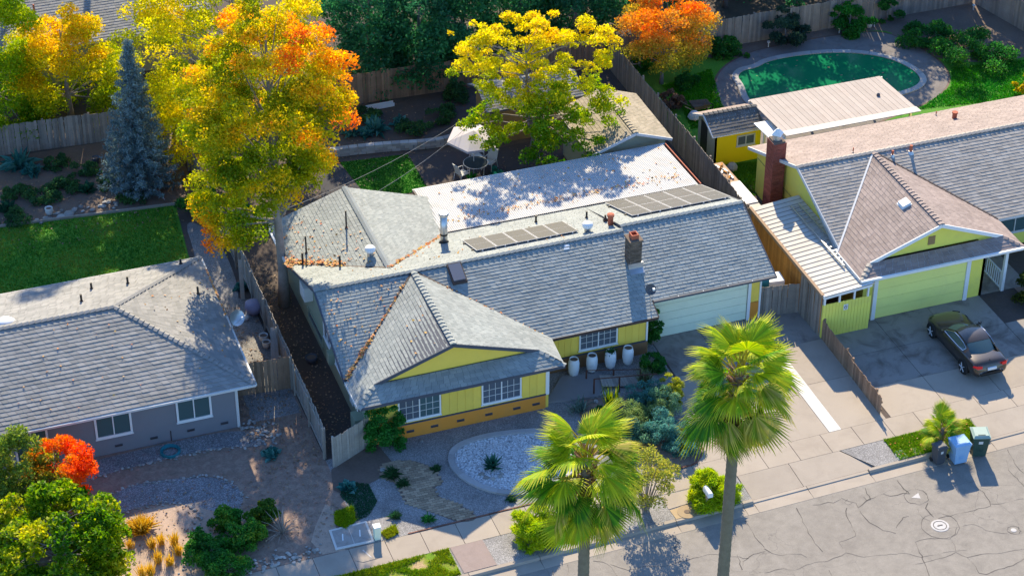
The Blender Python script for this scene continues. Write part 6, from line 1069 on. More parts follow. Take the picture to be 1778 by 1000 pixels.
# ---------------------------------------------------------------- objects
def car(label, cx, y_rear):
    o = thing('car', label, 'car', (cx, y_rear + 2.35, 0)); Y0 = y_rear
    st = [(0.0, .60, .56, .40), (.05, .74, .70, .34), (.12, .83, .86, .3), (.2, .865, .97, .27), (.45, .89, 1.0, .24), (.9, .91, 1.01, .22), (1.5, .92, 1.0, .2), (2.2, .92, .98, .2), (2.9, .92, .96, .2), (3.3, .915, .93, .2), (3.8, .90, .885, .21), (4.2, .875, .83, .22), (4.5, .81, .75, .24), (4.66, .70, .66, .27), (4.75, .52, .56, .33)]
    V = []; F = []; k_ = 0
    for s, w, zb, zl in st:
        h = zb - zl; pr = [(-w*.80, zl), (-w*.95, zl + h*.12), (-w, zl + h*.42), (-w*.985, zl + h*.66), (-w*.94, zb - .075), (-w*.87, zb - .02), (-w*.6, zb + .012), (-w*.25, zb + .025)]; pr = pr + [(-a, b) for a, b in reversed(pr)]; k_ = len(pr)
        V += [(cx + a, Y0 + s, b) for a, b in pr]
    for i in range(len(st) - 1):
        for j in range(k_ - 1): F.append((i*k_ + j, i*k_ + j + 1, (i+1)*k_ + j + 1, (i+1)*k_ + j))
        F.append((i*k_ + k_ - 1, i*k_, (i+1)*k_, (i+1)*k_ + k_ - 1))
    F += [tuple(range(k_)), tuple(reversed(range((len(st)-1)*k_, len(st)*k_)))]
    m = MB(); m.add(V, F); bd = m.build('body', M['carpaint'], o, True); md = bd.modifiers.new('s', 'SUBSURF'); md.levels = md.render_levels = 1
    # cabin
    def strip(name, rows, mat, par=o, n=7, label=None):
        V = []; F = []
        for (s, w, z, c) in rows:
            for j in range(n): u = j / (n - 1) * 2 - 1; V.append((cx + u * w, Y0 + s - (c * .5) * (u*u), z - .05 * abs(c) * u * u - .035 * u * u))
        for i in range(len(rows) - 1):
            for j in range(n - 1): F.append((i*n + j, i*n + j + 1, (i+1)*n + j + 1, (i+1)*n + j))
        mm = MB(); mm.add(V, F); return mm.build(name, M[mat], par, True, label=label)
    strip('roof', [(1.38, .60, 1.31, -.1), (1.55, .61, 1.375, -.1), (1.9, .615, 1.415, 0), (2.3, .605, 1.41, .1), (2.52, .59, 1.375, .22)], 'carpaint')
    strip('rear_window', [(.78, .60, 1.04, -.25), (1.02, .615, 1.17, -.2), (1.36, .59, 1.308, -.1)], 'carglass'); strip('windshield', [(2.53, .585, 1.372, .22), (2.9, .655, 1.19, .35), (3.28, .73, .985, .5)], 'carglass')
    for sg in (-1, 1):
        top = [(.72, .66, 1.0), (1.0, .655, 1.16), (1.36, .63, 1.285), (1.9, .63, 1.365), (2.35, .615, 1.35), (2.62, .64, 1.26), (3.0, .70, 1.1), (3.2, .76, .97)]; bot = [(s, .80 - .02 * (s < 1), .985) for s, w, z in top]
        V = [(cx + sg * w, Y0 + s, z) for s, w, z in top] + [(cx + sg * w, Y0 + s, z) for s, w, z in bot]; n = len(top); mm = MB(); mm.add(V, [(i, i + 1, n + i + 1, n + i) for i in range(n - 1)]); sh = mm.build('cabin_side', M['carpaint'], o, True)
        tp = [(1.22, .675, 1.17), (1.5, .66, 1.27), (1.95, .655, 1.315), (2.35, .65, 1.29), (2.65, .69, 1.17), (2.95, .755, 1.03)]; bt = [(1.3, .79, 1.03), (1.6, .80, 1.015), (1.95, .805, 1.01), (2.35, .805, 1.005), (2.65, .803, 1.0), (2.95, .79, 1.0)]; n = 6; e = .018
        V = [(cx + sg * (w + e), Y0 + s, z) for s, w, z in tp] + [(cx + sg * (w + e), Y0 + s, z) for s, w, z in bt]; mm = MB(); mm.add(V, [(i, i + 1, n + i + 1, n + i) for i in range(n - 1)]); wd = mm.build('side_window', M['carglass'], o)
        MB().tube([(cx + sg * (w + e + .005), Y0 + s, z) for s, w, z in tp] , .014, 5).build('chrome_trim', M['chrome'], wd); MB().tube([(cx + sg * (w + e + .008), Y0 + s, z - .01) for s, w, z in bt], .012, 5).build('chrome_trim', M['chrome'], wd)
        MB().tube([(cx + sg * (.673 + e), Y0 + 1.22, 1.17), (cx + sg * (.79 + e), Y0 + 1.3, 1.02)], .012, 5).build('chrome_trim', M['chrome'], wd)
        mm = MB(); mm.add([(cx + sg * .93, Y0 + 2.82, 1.0), (cx + sg * 1.03, Y0 + 2.86, 1.01), (cx + sg * 1.03, Y0 + 2.98, 1.03), (cx + sg * .93, Y0 + 2.98, 1.02), (cx + sg * .93, Y0 + 2.82, 1.1), (cx + sg * 1.03, Y0 + 2.86, 1.12), (cx + sg * 1.02, Y0 + 2.98, 1.1), (cx + sg * .93, Y0 + 2.98, 1.1)], [(0, 1, 2, 3), (4, 5, 6, 7), (0, 1, 5, 4), (1, 2, 6, 5), (2, 3, 7, 6), (3, 0, 4, 7)]); mm.build('mirror', M['carpaint'], o); MB().bar((cx + sg * .86, Y0 + 2.92, .99), (cx + sg * .95, Y0 + 2.92, 1.03), .05, .03).build('mirror_arm', M['black'], o)
        mm = MB(); mm.add([(cx + sg*.50, Y0 + .045, .80), (cx + sg*.885, Y0 + .27, .84), (cx + sg*.87, Y0 + .21, .95), (cx + sg*.50, Y0 + .06, .93), (cx + sg*.72, Y0 + .07, .79), (cx + sg*.72, Y0 + .09, .95)], [(0, 4, 5, 3), (4, 1, 2, 5)]); tl = mm.build('taillight', M['redlens'], o); tl.location = (0, -.035, 0)
        mm = MB(); mm.add([(cx + sg*.5, Y0 + 4.62, .66), (cx + sg*.8, Y0 + 4.42, .68), (cx + sg*.8, Y0 + 4.34, .78), (cx + sg*.5, Y0 + 4.52, .77)], [(0, 1, 2, 3)]); mm.build('headlight', M['carglass'], o)
        for ya in (.98, 3.92):
            wx_ = cx + sg * .80; q = Euler((0, math.pi / 2, 0)); mm = MB(); mm.lathe((0, 0, 0), [(.22, -.11), (.33, -.11), (.345, -.05), (.345, .07), (.325, .105), (.25, .11)], 24); mm.v = [(wx_ + sg * c + sg * .03, Y0 + ya + b, .345 + a) for a, b, c in mm.v]; wh = mm.build('wheel', M['tyre'], o, True)
            mm = MB(); mm.tube([(wx_ + sg * .125, Y0 + ya + .235*math.cos(a), .345 + .235*math.sin(a)) for a in np.linspace(0, 6.283, 21)], .018, 5)
            for kx in range(5): a = kx * 1.2566; mm.bar((wx_ + sg * .135, Y0 + ya, .345), (wx_ + sg * .13, Y0 + ya + .23*math.cos(a), .345 + .23*math.sin(a)), .03, .085, up=(1, 0, 0))
            mm.build('rim', M['alloy'], wh); mm = MB(); mm.lathe((0, 0, 0), [(.24, 0), (.24, .004)], 20); mm.v = [(wx_ + sg * (.105 + c), Y0 + ya + b, .345 + a) for a, b, c in mm.v]; mm.build('brake_disc', M['darkplastic'], wh)
            mm = MB(); mm.tube([(cx + sg * .905, Y0 + ya + .385*math.cos(a), .345 + .385*math.sin(a)) for a in np.linspace(-.15, math.pi + .15, 16)], .03, 6); mm.build('wheel_arch', M['black'], o)
        MB().tube([(cx + sg * .915, Y0 + 1.45, .4), (cx + sg * .922, Y0 + 3.3, .4)], .02, 5).build('sill', M['black'], o); MB().bar((cx + sg * .925, Y0 + 1.75, .78), (cx + sg * .925, Y0 + 1.98, .78), .02, .03).build('door_handle', M['carpaint'], o)
    MB().box((cx - .22, Y0 - .015, .66), (cx + .22, Y0 + .06, .78)).build('number_plate', M['white'], o); MB().bar((cx - .55, Y0 + .02, .50), (cx + .55, Y0 + .02, .50), .08, .09).build('bumper_strip', M['black'], o); MB().lathe((cx, Y0 + .3, 1.018), [(.03, 0), (.01, .03)], 8).build('antenna', M['black'], o)
    return o
car('dark bronze coupe with chrome window trim parked on the right driveway', 17.8, -14.12)
def bin_(label, p, sx, sy, h, body, lid, rot=0., logo=True):
    o = thing('wheelie_bin', label, 'bin', p, 'bins at the kerb'); m = MB(); c, s_ = math.cos(rot), math.sin(rot); T = lambda x, y, z: (p[0] + x*c - y*s_, p[1] + x*s_ + y*c, p[2] + z); b = .78
    def bx_(mm, x0, x1, y0, y1, z0, z1, t0=1., t1=1.): mm.add([T(x0*t0, y0*t0, z0), T(x1*t0, y0*t0, z0), T(x1*t0, y1*t0, z0), T(x0*t0, y1*t0, z0), T(x0*t1, y0*t1, z1), T(x1*t1, y0*t1, z1), T(x1*t1, y1*t1, z1), T(x0*t1, y1*t1, z1)], [(3,2,1,0),(4,5,6,7),(0,1,5,4),(1,2,6,5),(2,3,7,6),(3,0,4,7)])
    bx_(m, -sx/2, sx/2, -sy/2, sy/2, .06, h*.86, b, .97); bx_(m, -sx/2, sx/2, -sy/2, sy/2, h*.86, h*.93, 1.02, 1.03); m.build('bin_body', M[body], o); m = MB(); bx_(m, -sx/2, sx/2, -sy/2, sy/2, h*.932, h*.96, 1.06, 1.06); bx_(m, -sx/2, sx/2, -sy/2, sy/2, h*.96, h*1.02, 1.02, .8); ld = m.build('lid', M[lid], o); m = MB(); bx_(m, -sx*.22, sx*.22, -sy*.36, -sy*.3, h*1.005, h*1.03); m.build('lid_grip', M[body], ld)
    for sg in (-1, 1):
        m = MB(); m.lathe((0, 0, 0), [(.1, -.03), (.11, 0), (.1, .03)], 14); m.v = [T(sg * sx*.42 + z, sy*.42 + x, .11 + y) for x, y, z in m.v]; m.build('wheel', M['tyre'], o)
    m = MB(); m.tube([T(-sx*.4, sy*.53, h*.9), T(sx*.4, sy*.53, h*.9)], .018, 6); m.build('handle', M[body], o)
    m = MB(); [bx_(m, -sx*.16, sx*.16, -sy*.445, -sy*.42, h*.3 + i*.06, h*.3 + i*.06 + .025) for i in range(4)]; m.build('grip_ribs', M[body], o)
    if logo: m = MB(); bx_(m, -sx*.16, sx*.1, -sy*.485, -sy*.478, h*.66, h*.78); m.build('printed_mark', M['offwhite'], o)
bin_('slim dark grey bin, leftmost of the three at the kerb', (*(12.838,-18.348,-0.12)[:2], -.12), .48, .5, 1.0, 'darkplastic', 'darkplastic', .08); bin_('light blue bin in the middle of the three at the kerb', (*(13.709,-18.489,-0.12)[:2], -.12), .72, .72, 1.12, 'blueplastic', 'blueplastic', -.02, False); bin_('dark green bin with sage lid, rightmost at the kerb', (*(14.782,-18.325,-0.12)[:2], -.12), .72, .76, 1.16, 'greenplastic', 'greenlid', -.3)
# mailbox
p = (2.158,-17.999,0); t = thing('mailbox', 'white mailbox on a post inside the round bush', 'mailbox', p); MB().box((p[0] - .05, p[1] - .05, 0), (p[0] + .05, p[1] + .05, .9)).build('post', M['lumber'], t); m = MB(); pr = [(-.11, 0), (.11, 0), (.11, .14)] + [(.11*math.cos(a), .14 + .1*math.sin(a)) for a in np.linspace(.3, 2.84, 7)] + [(-.11, .14)]
n = len(pr); V = [(p[0] + a, p[1] - .34, .9 + b) for a, b in pr] + [(p[0] + a, p[1] + .2, .9 + b) for a, b in pr]; m.add(V, [tuple(range(n)), tuple(reversed(range(n, 2*n)))] + [(i, n + i, n + (i+1) % n, (i+1) % n) for i in range(n)]); bx0 = m.build('box', M['white'], t); MB().box((p[0] + .112, p[1] - .1, .98), (p[0] + .125, p[1] + .02, 1.06)).build('flag', M['offwhite'], bx0)
p = (-11.28,-15.179,0); t = thing('marker_post', 'small white utility post beside the concrete vault', 'utility post', p); MB().box((p[0] - .13, p[1] - .12, 0), (p[0] + .13, p[1] + .12, .62)).build('post', M['garagedoor'], t); MB().box((p[0] - .15, p[1] - .14, .62), (p[0] + .15, p[1] + .14, .68)).build('cap', M['white'], t)
# urns by the wall
for i, p in enumerate(((0.287,-7.533,0), (1.166,-7.567,0), (2.065,-7.699,0), (2.917,-7.815,0))):
    t = thing('urn', ('tall white urn, leftmost of the four at the wall', 'tall white urn, second from the left at the wall', 'tall white urn, third from the left at the wall', 'tall white urn, rightmost of the four at the wall')[i], 'planter', (p[0], -7.45, 0), 'white urns along the wall'); MB().lathe((p[0], -7.45, 0), [(.15, 0), (.22, .12), (.26, .4), (.255, .7), (.21, .92), (.185, .92), (.18, .84)], 20).build('pot', M['white'], t, True); MB().lathe((p[0], -7.45, .8), [(.185, 0), (.18, .06)], 16).build('soil', M['soil'], t)
    if i == 2: bladeclump('small_plant', 'small green plant growing in the third urn', (p[0], -7.45, .86), 50, .3, .04, [(.03, .12, .03), (.05, .16, .03)], 'plant')
# porch slab, ramp and handrail
struct(MB().poly([(-1.61,-8.99),(-0.28,-7.42),(1.51,-7.83),(1.28,-8.75),(0.76,-9.38),(-0.69,-9.22)], 0, .1).build('porch_slab', pm('grey_porch', (.24, .23, .23), .12, 2, .9)), 'grey concrete porch by the front door')
t = thing('ramp', 'grey plank ramp leading to the front door', 'ramp', (2.4, -8.7, 0)); q = [(1.28,-8.07),(3.64,-8.58),(3.75,-9.53),(1.12,-8.88)]; n = 19
for i in range(n):
    a, b = i / n, (i + .92) / n; L_ = lambda u, k0, k1: (q[k0][0] + (q[k1][0] - q[k0][0]) * u, q[k0][1] + (q[k1][1] - q[k0][1]) * u); za, zb = .16 * (1 - a), .16 * (1 - b); A_, B_, C_, D_ = L_(a, 0, 1), L_(b, 0, 1), L_(b, 3, 2), L_(a, 3, 2); MB().slab([(*D_, .03 + za), (*C_, .03 + zb), (*B_, .03 + zb), (*A_, .03 + za)], .03).build('plank', M['fencelight'], t)
h = thing('handrail', 'reddish wooden handrail along the ramp and porch', 'handrail', (1.5, -8.9, 0)); a = Vector((0.692,-7.997,0)); b = Vector((3.12,-8.486,-0)); rr = pm('red_brown_rail', (.12, .05, .035), .2, 4); c = Vector((0.604,-9.143,0)); d = Vector((3.473,-9.524,0)); 
MB().bar(a + Vector((0, 0, .55)), b + Vector((0, 0, .35)), .03, .03).build('rail', rr, h); MB().bar(c + Vector((0, 0, .9)), d + Vector((0, 0, .75)), .035, .035).build('rail', rr, h)
for u in (0, .4, .8): q_ = c.lerp(d, u); MB().box((q_.x - .03, q_.y - .03, 0), (q_.x + .03, q_.y + .03, .9 - .15*u)).build('post', rr, h)
for u in (0, .5, 1): q_ = a.lerp(b, u); MB().box((q_.x - .03, q_.y - .03, 0), (q_.x + .03, q_.y + .03, .55 - .2*u)).build('post', rr, h)
stones('rock_pile', 'heap of pale rocks and balls beside the ramp', [(0.52,-9.29),(0.85,-9.14),(1.13,-9.15),(0.85,-9.50),(0.34,-9.41)], .12, .16, (.08, .16)); bpy.data.objects['rock_pile']['category'] = 'rocks'; del bpy.data.objects['rock_pile']['kind']
# patio set
cv = [(1.022,11.766,2.15), (2.345,11.61,2.15), (3.006,10.452,2.15), (2.348,9.107,2.15), (0.928,9.275,2.1), (0.243,10.538,2.1)]; ctr = Vector((sum(p[0] for p in cv) / 6, sum(p[1] for p in cv) / 6, 2.55)); t = thing('patio_umbrella', 'lavender grey patio umbrella over the garden table', 'umbrella', (ctr.x, ctr.y, 0))
for i in range(6):
    a, b = Vector(cv[i]), Vector(cv[(i+1) % 6]); MB().add([ctr, a, b, (a + b) / 2 - Vector((0, 0, .0)), a - Vector((0, 0, .12)), b - Vector((0, 0, .12))], [(0, 1, 2), (1, 4, 5, 2)]).build('canopy_panel', M['fabric'], t); MB().tube([ctr - Vector((0, 0, .04)), a - Vector((0, 0, .03))], .012, 5).build('rib', M['steel'], t)
MB().tube([(ctr.x, ctr.y, 0), (ctr.x, ctr.y, 2.55)], .025, 8).build('pole', M['offwhite'], t)
tc = Vector((1.705,10.33,0)); t = thing('garden_table', 'white framed glass garden table beneath the umbrella', 'table', tc); MB().lathe((tc.x, tc.y, .69), [(.62, 0), (.64, .03), (.6, .04)], 20).build('top', pm('dark_table_glass', (.06, .08, .085), .1, 3, .9, spec=.05), t); MB().tube([(tc.x + .63*math.cos(a), tc.y + .63*math.sin(a), .71) for a in np.linspace(0, 6.283, 25)], .022, 5).build('rim', M['offwhite'], t)
for i in range(4): a = i * 1.571 + .6; MB().tube([(tc.x + .55*math.cos(a), tc.y + .55*math.sin(a), .7), (tc.x + .5*math.cos(a), tc.y + .5*math.sin(a), 0)], .02, 5).build('leg', M['offwhite'], t)
def chair(label, p, rot):
    t = thing('garden_chair', label, 'chair', p, 'white garden chairs'); c, s_ = math.cos(rot), math.sin(rot); T = lambda x, y, z: (p[0] + x*c - y*s_, p[1] + x*s_ + y*c, z)
    m = MB(); m.add([T(-.25, -.25, .43), T(.25, -.25, .43), T(.25, .25, .41), T(-.25, .25, .41), T(-.25, -.25, .39), T(.25, -.25, .39), T(.25, .25, .37), T(-.25, .25, .37)], [(0,1,2,3),(7,6,5,4),(0,4,5,1),(1,5,6,2),(2,6,7,3),(3,7,4,0)]); m.build('seat', M['offwhite'], t); m = MB(); m.add([T(-.25, .22, .42), T(.25, .22, .42), T(.22, .42, 1.0), T(-.22, .42, 1.0), T(-.25, .26, .42), T(.25, .26, .42), T(.22, .46, 1.0), T(-.22, .46, 1.0)], [(0,1,2,3),(7,6,5,4),(0,4,5,1),(1,5,6,2),(2,6,7,3),(3,7,4,0)]); m.build('backrest', M['offwhite'], t)
    for sg in (-1, 1):
        MB().tube([T(sg*.28, -.27, 0), T(sg*.28, -.25, .62), T(sg*.28, .3, .64)], .018, 5).build('arm', M['white'], t); MB().tube([T(sg*.28, .36, 0), T(sg*.27, .25, .5), T(sg*.25, .45, 1.02)], .018, 5).build('leg', M['white'], t)
chair('white garden chair on the left of the table', (0.9,10.076,0), 1.9); chair('white garden chair behind the table on the right', (2.562,10.63,0), -.9); chair('half hidden white chair at the back of the table', (2.148,11.443,0), .2)
p = (2.618,9.71,0); bladeclump('potted_cabbage', 'blue green leafy plant beside the garden table', p, 40, .6, .3, [(.02, .16, .12), (.03, .2, .15)], 'plant', None, (.3, 1.3), .4, .1); p = (1.318,9.929,0); bladeclump('leafy_plant', 'bright green plant in front of the garden table', p, 24, .45, .2, [(.04, .3, .04), (.06, .34, .05)], 'plant', None, (.5, 1.4), .3, .06)
# garden wall of grey blocks
wl = smooth_poly([(-4.91,14.54),(-3.46,14.40),(-1.65,14.13),(0.11,13.70),(1.11,13.66),(1.74,13.81)], 2, False); t = thing('garden_wall', 'low curving wall of grey blocks above the small lawn', 'wall', (wl[0][0], wl[0][1], 0)); bk_ = mesh_of(MB().box((-.5, -.16, 0), (.5, .16, .145)), 'block', M['wallblock']); acc = []
for a, b in zip(wl[:-1], wl[1:]):
    k_ = max(1, int(math.dist(a, b) / .1)); acc += [(a[0] + (b[0]-a[0])*i/k_, a[1] + (b[1]-a[1])*i/k_) for i in range(k_)]
for c_ in range(3):
    i = c_ * 2 % 4; 
    while i + 4 < len(acc):
        a, b = acc[i], acc[i + 4]; inst(bk_, 'block', t, ((a[0] + b[0]) / 2 + random.gauss(0, .008), (a[1] + b[1]) / 2 + random.gauss(0, .01), c_ * .15), (0, 0, math.atan2(b[1] - a[1], b[0] - a[0])), (math.dist(a, b) * .96, 1, 1)); i += 4
a, b = Vector((-1.74,18.376,0)), Vector((-0.171,18.417,0)); t = thing('trough', 'long white trough in the back vegetable bed', 'trough', a); MB().bar(a + Vector((0, 0, .12)), b + Vector((0, 0, .12)), .04, .2).build('side', M['white'], t); MB().bar(a + Vector((.0, .25, .12)), b + Vector((0, .25, .12)), .04, .2).build('side', M['white'], t); MB().bar(a + Vector((.0, .125, .05)), b + Vector((0, .125, .05)), .22, .04).build('base', M['slatetrim'], t)
# wires
wm = pm('cable', (.28, .28, .27), .1)
def wire(label, a, b, sag, r=.009, mat=None):
    a, b = Vector(a), Vector(b); tag(MB().tube([a.lerp(b, i / 12) - Vector((0, 0, sag * 4 * (i/12) * (1 - i/12))) for i in range(13)], r, 5).build('cable', mat or wm), label, 'cable')
wire('cable from the tan shed to the autumn tree', (3.4, 12.9, 2.6), (-10.3, 3.2, 4.6), .5); wire('cable from the tan shed to the rear gable', (3.4, 12.8, 2.4), (-5.2, 5.0, 3.45), .3); wire('yellow green cord between tree and rear gable', (-10.2, 6.4, 2.6), (-5.8, 5.0, 3.7), .2, .011, pm('yellow_cord', (.35, .4, .08), .1))
# odds and ends
p = (15.13,12.38,0); t = thing('wheelbarrow', 'rusty wheelbarrow left on the bright grass', 'wheelbarrow', p); m = MB(); V = [(p[0] + a, p[1] + b, z) for a, b, z in ((-.35, -.25, .3), (.35, -.2, .3), (.35, .2, .3), (-.35, .25, .3), (-.5, -.38, .6), (.55, -.3, .55), (.55, .3, .55), (-.5, .38, .6))]; m.add(V, [(3,2,1,0),(0,1,5,4),(1,2,6,5),(2,3,7,6),(3,0,4,7)]); m.build('tray', M['oldbrick'], t)
for sg in (-1, 1): MB().tube([(p[0] + .6, p[1] + sg*.12, .25), (p[0] - .5, p[1] + sg*.28, .35), (p[0] - 1.0, p[1] + sg*.32, .7)], .02, 6).build('handle', M['lumber'], t); MB().tube([(p[0] - .3, p[1] + sg*.25, .35), (p[0] - .35, p[1] + sg*.27, 0)], .02, 5).build('leg', M['steel'], t)
MB().tube([(p[0] + .62, p[1] + .02*0 , .2 + 0*.1)] + [(p[0] + .62 + .2*math.cos(a), p[1], .2 + .2*math.sin(a)) for a in np.linspace(0, 6.28, 14)], .035, 5).build('wheel', M['tyre'], t)
p = (14.571,11.793,0); tag(MB().lathe(p, [(.26, 0), (.36, .12), (.3, .3), (.22, .42), (.06, .5)], 7).build('sack', M['offwhite'], None), 'white sack beside the wheelbarrow', 'sack')
p = (14.37,6.415,0); tag(MB().lathe(p, [(.28, 0), (.3, .15), (.2, .32), (.08, .38)], 7).build('boulder', M['wallblock']), 'grey boulder in front of the yellow shed', 'boulder')
p = (-18.053,-6.891,0); t = thing('garden_hose', 'coiled green hose on the gravel by the grey wall', 'hose', p); MB().tube([(p[0] + (.38 + .04*math.sin(a*.31))*math.cos(a), p[1] + (.38 + .05*math.cos(a*.23))*math.sin(a), .03 + .012*a/3) for a in np.linspace(0, 6.28*5, 110)], .03, 6).build('coil', M['tealplastic'], t, True); MB().box((p[0] + .2, p[1] + .8, 0), (p[0] + .25, p[1] + .85, .55)).build('stake', M['darkbrown'], t)
def pot(label, p, r, h, mat, name='pot', cat='pot', group=None): t = thing(name, label, cat, p, group); MB().lathe(p, [(r*.7, 0), (r*.95, h*.5), (r, h*.95), (r, h), (r*.85, h), (r*.82, h*.8)], 14).build('vessel', M[mat], t, True); MB().lathe((p[0], p[1], p[2] + h*.78), [(r*.8, 0), (r*.78, .02)], 12).build('soil', M['soil'], t)
pot('cream plant pot on the edge of the shaded lawn', (-19.643,13.767,0), .2, .42, 'offwhite'); pot('pale bucket leaning by the side fence, upper', (-12.228,-0.256,0), .22, .35, 'offwhite', 'bucket', 'bucket'); pot('pale bucket by the side fence, lower', (-12.227,-0.782,0), .2, .35, 'offwhite', 'bucket', 'bucket'); pot('dark pot on the soil bank by the spruce', (-16.493,17.94,0), .2, .35, 'slatetrim'); pot('small pot by the pool fence', (28.255,18.059,0), .18, .3, 'offwhite'); pot('pale pot below the orange tree', (13.648,17.843,0), .22, .5, 'offwhite'); pot('dark round pot at the foot of the side wall', (-10.581,-2.541,0), .28, .3, 'slatetrim')
p = (-12.121,1.999,0); t = thing('toy_cart', 'lavender plastic cart in the gravel side yard', 'cart', p); MB().lathe(p, [(.3, .1), (.42, .4), (.4, .62), (.1, .7)], 10).build('tub', pm('lavender_plastic', (.33, .3, .42), .1), t, True); MB().lathe((p[0] - .5, p[1] - .25, 0), [(.18, 0), (.2, .06), (.18, .12), (.08, .13)], 14).build('wheel', M['offwhite'], t)
for i in range(3): tag(MB().bar((-12.15 - i*.12, -2.6 + i*.05, 0), (-11.98 - i*.03, -1.6 + i*.1, 1.5), .16, .03).build('loose_plank', M['fencelight']), ('grey loose plank leaning on the side fence, nearest the fence', 'grey loose plank leaning on the side fence, middle of three', 'grey loose plank leaning on the side fence, farthest from the fence')[i], 'plank', 'loose planks leaning on the side fence')
tag(MB().bar((-12.35, 3.2, .1), (-12.1, 4.4, 1.55), .2, .03).build('plank', M['fencelight']), 'long pale plank leaning by the autumn tree', 'plank')
for i, p in enumerate(((21.777,17.833,0), (24.017,17.847,0), (26.312,17.997,0), (28.569,18.023,0), (34.987,17.968,0))): tag(MB().tube([(p[0], p[1], 0), (p[0], p[1], .28)], .035, 6).tube([(p[0], p[1], .28), (p[0], p[1], .36)], .09, 8).build('path_light', M['offwhite']), ('garden light, leftmost along the pool bed', 'garden light between the two clipped shrubs', 'garden light below the bright clipped shrub', 'garden light beside the small pot', 'garden light at the far fence corner')[i], 'garden light')
p = (11.1, -5.2, 0); t = thing('storage_bin', 'teal bin with white bundle behind the wooden gate', 'bin', p); MB().box((10.3, -5.6, 0), (10.75, -5.1, 1.9)).build('bin_body', M['tealplastic'], t); MB().slab([(10.75, -5.6, 1.5), (11.5, -5.7, 1.5), (11.55, -5.0, 1.55), (10.8, -4.9, 1.55)], .35).build('bundle', M['white'], t)
for pz, r_, lb in (((-18.711,13.495,0), .32, 'pale flat rock at the lawn edge'), ((-19.138,13.363,0), .26, 'smaller flat rock at the lawn edge'), ((-9.78,-11.054,0), .16, 'pale stone by the path end'), ((-7.632,-9.727,0), .12, 'brown stone by the house wall')): inst(sm[1], 'rock', None, (pz[0], pz[1], .02), (0, 0, 1), (r_, r_*.8, r_*.5)); tag(bpy.context.scene.collection.objects[-1], lb, 'rock')
# ---------------------------------------------------------------- fallen leaves
def leaves(label, P, size, mat='litter', par=None):
    n = len(P); nr = RNG.normal(0, .35, (n, 3)); nr[:, 2] = 1; nr /= np.linalg.norm(nr, axis=1)[:, None]; a = np.cross(nr, RNG.normal(0, 1, (n, 3))); a /= np.linalg.norm(a, axis=1)[:, None]; b = np.cross(nr, a); s = (size * RNG.uniform(.6, 1.4, n))[:, None] / 2
    V = np.stack([P - a*s, P + b*s*.8, P + a*s, P - b*s*.8], 1).reshape(-1, 3); o = npmesh('fallen_leaves', V, np.arange(4*n).reshape(-1, 4), M[mat], None, None, 'stuff'); o['label'] = label
def along(a, b, n, sp, zo=.06, lo=0, hi=1, pw=1.): a, b = np.array(a), np.array(b); u = lo + (hi - lo) * RNG.uniform(0, 1, n)[:, None] ** pw; P = a + (b - a) * u; P[:, :2] += RNG.normal(0, sp, (n, 2)); P[:, 2] += zo + RNG.uniform(0, .04, n); return P
def onplane(poly, n, zf): q = scatter(poly, n); return np.c_[q, zf(q[:, 0], q[:, 1]) + .05]
mf = lambda x, y: 5.918 + .42*y; mb = lambda x, y: 3.31 - .35*y; rw = lambda x, y: 6.385 + .338*x; wwl = lambda x, y: 4.49 + .424*(x + 5.95)
leaves('orange leaves gathered in the front valley of the yellow roof', np.r_[along(A, NW, 80, .04, .05, .12, .95), along(A, NW, 100, .06, .06, .62, .8), along(A, NW, 60, .07, .07, .88, .99), along(A, NE, 40, .05, .05, .2, .98)], .1)
w1 = along(VW, R0, 230, .1, .09, .0, .55, 1.3); w1[:, 1] += np.abs(RNG.normal(0, .12, 230)); leaves('orange leaves heaped in the rear valley of the yellow roof', np.r_[w1, along(R0, VE, 80, .05, .06), along((-10.5, 1.4, 2.8), (-10.5, -.3, 3.3), 60, .08, .1, 0, .5)], .15)
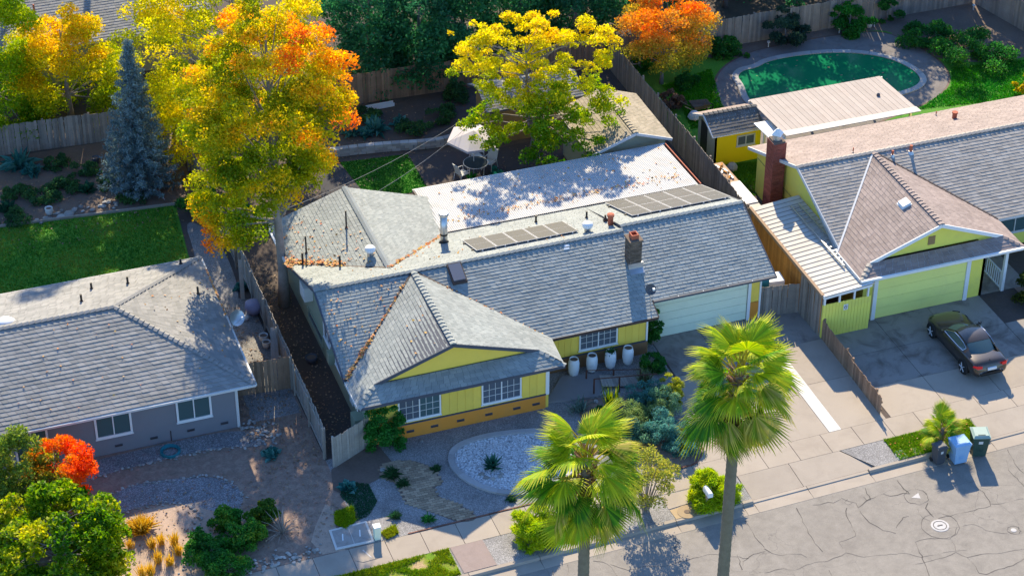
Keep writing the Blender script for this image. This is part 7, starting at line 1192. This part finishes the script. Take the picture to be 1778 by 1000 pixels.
leaves('leaves scattered over the left part of the yellow roof', np.r_[onplane([(-10.3, 1.6), (-7, -1.8), (-6.9, 1), (-9, 4.5), (-10.4, 4.5)], 110, rw), onplane([(-10.3, -3.6), (-6.4, -3.6), (-8.5, -6.2), (-10.3, -7.6)], 60, mf), onplane([(-10.2, -8.5), (-8.5, -8), (-6.2, -5), (-6.1, -8.8)], 12, wwl), onplane([(-10, -3.3), (2, -3.3), (2, -.3), (-9.5, .4)], 35, mb)], .11)
lf = lambda x, y: 4.714 + .339*y; le = lambda x, y: -2.534 - .357*x; leaves('dry leaves scattered on the grey roof', np.r_[onplane([(-24, -6), (-15, -6.2), (-19, -1.8), (-24, -1.8)], 30, lf), onplane([(-14.3, -5.5), (-14.3, 3), (-18, -1.2)], 26, le), along((-14.05, 3.0, 2.47), (-14.05, -1.2, 2.47), 150, .02, .03)], .1)
g0_ = scatter([(-11.6, -9), (-10.1, -9), (-10.1, 4), (-11.6, 8)], 700); g1_ = scatter([(-14.7, -9.8), (-12, -9.6), (-12, -4.4), (-14.7, -4.2)], 500); g2_ = scatter([(-13.8, -4), (-12, -4), (-12, 3), (-13.6, 3)], 250); leaves('brown leaves lying in the side yards', np.c_[np.r_[g0_, g1_, g2_], RNG.uniform(.02, .06, 1450)], .09, 'litterbrown')
g3_ = scatter([(-24, -14), (-12.2, -14.5), (-12.2, -9), (-24, -9)], 900); g4_ = scatter([(-30, 10.8), (-12.5, 10.8), (-12.5, 19), (-30, 19)], 900); g5_ = scatter([(-11, 9), (3, 13), (3, 18.5), (-11, 19)], 500); g6_ = scatter([(-3, 7), (9, 7), (6, 12.4), (3, 12.4)], 250); leaves('dry leaves over the shaded beds', np.c_[np.r_[g3_, g4_, g5_, g6_], RNG.uniform(.02, .05, 2550)], .09, 'litterbrown')
zc_ = lambda x, y: 2.9 + (y - 1.4) * -.05; leaves('reddish leaves lying in bands on the metal patio cover', np.r_[along((-2.5, 2.35, 2.86), (10, 2.45, 2.86), 220, .14, .05), onplane([(-2.5, 1.6), (10, 1.6), (10, 5.5), (-2.5, 5.5)], 140, zc_)], .11)
leaves('few leaves on the little back lawn and street', np.c_[np.r_[scatter([(-5, 7), (-1.5, 7), (-1.5, 10), (-5, 10)], 30), scatter([(11.4, -17.6), (15.3, -17.5), (15.3, -16.4), (11.4, -16.4)], 60)], RNG.uniform(.04, .08, 90)], .08)
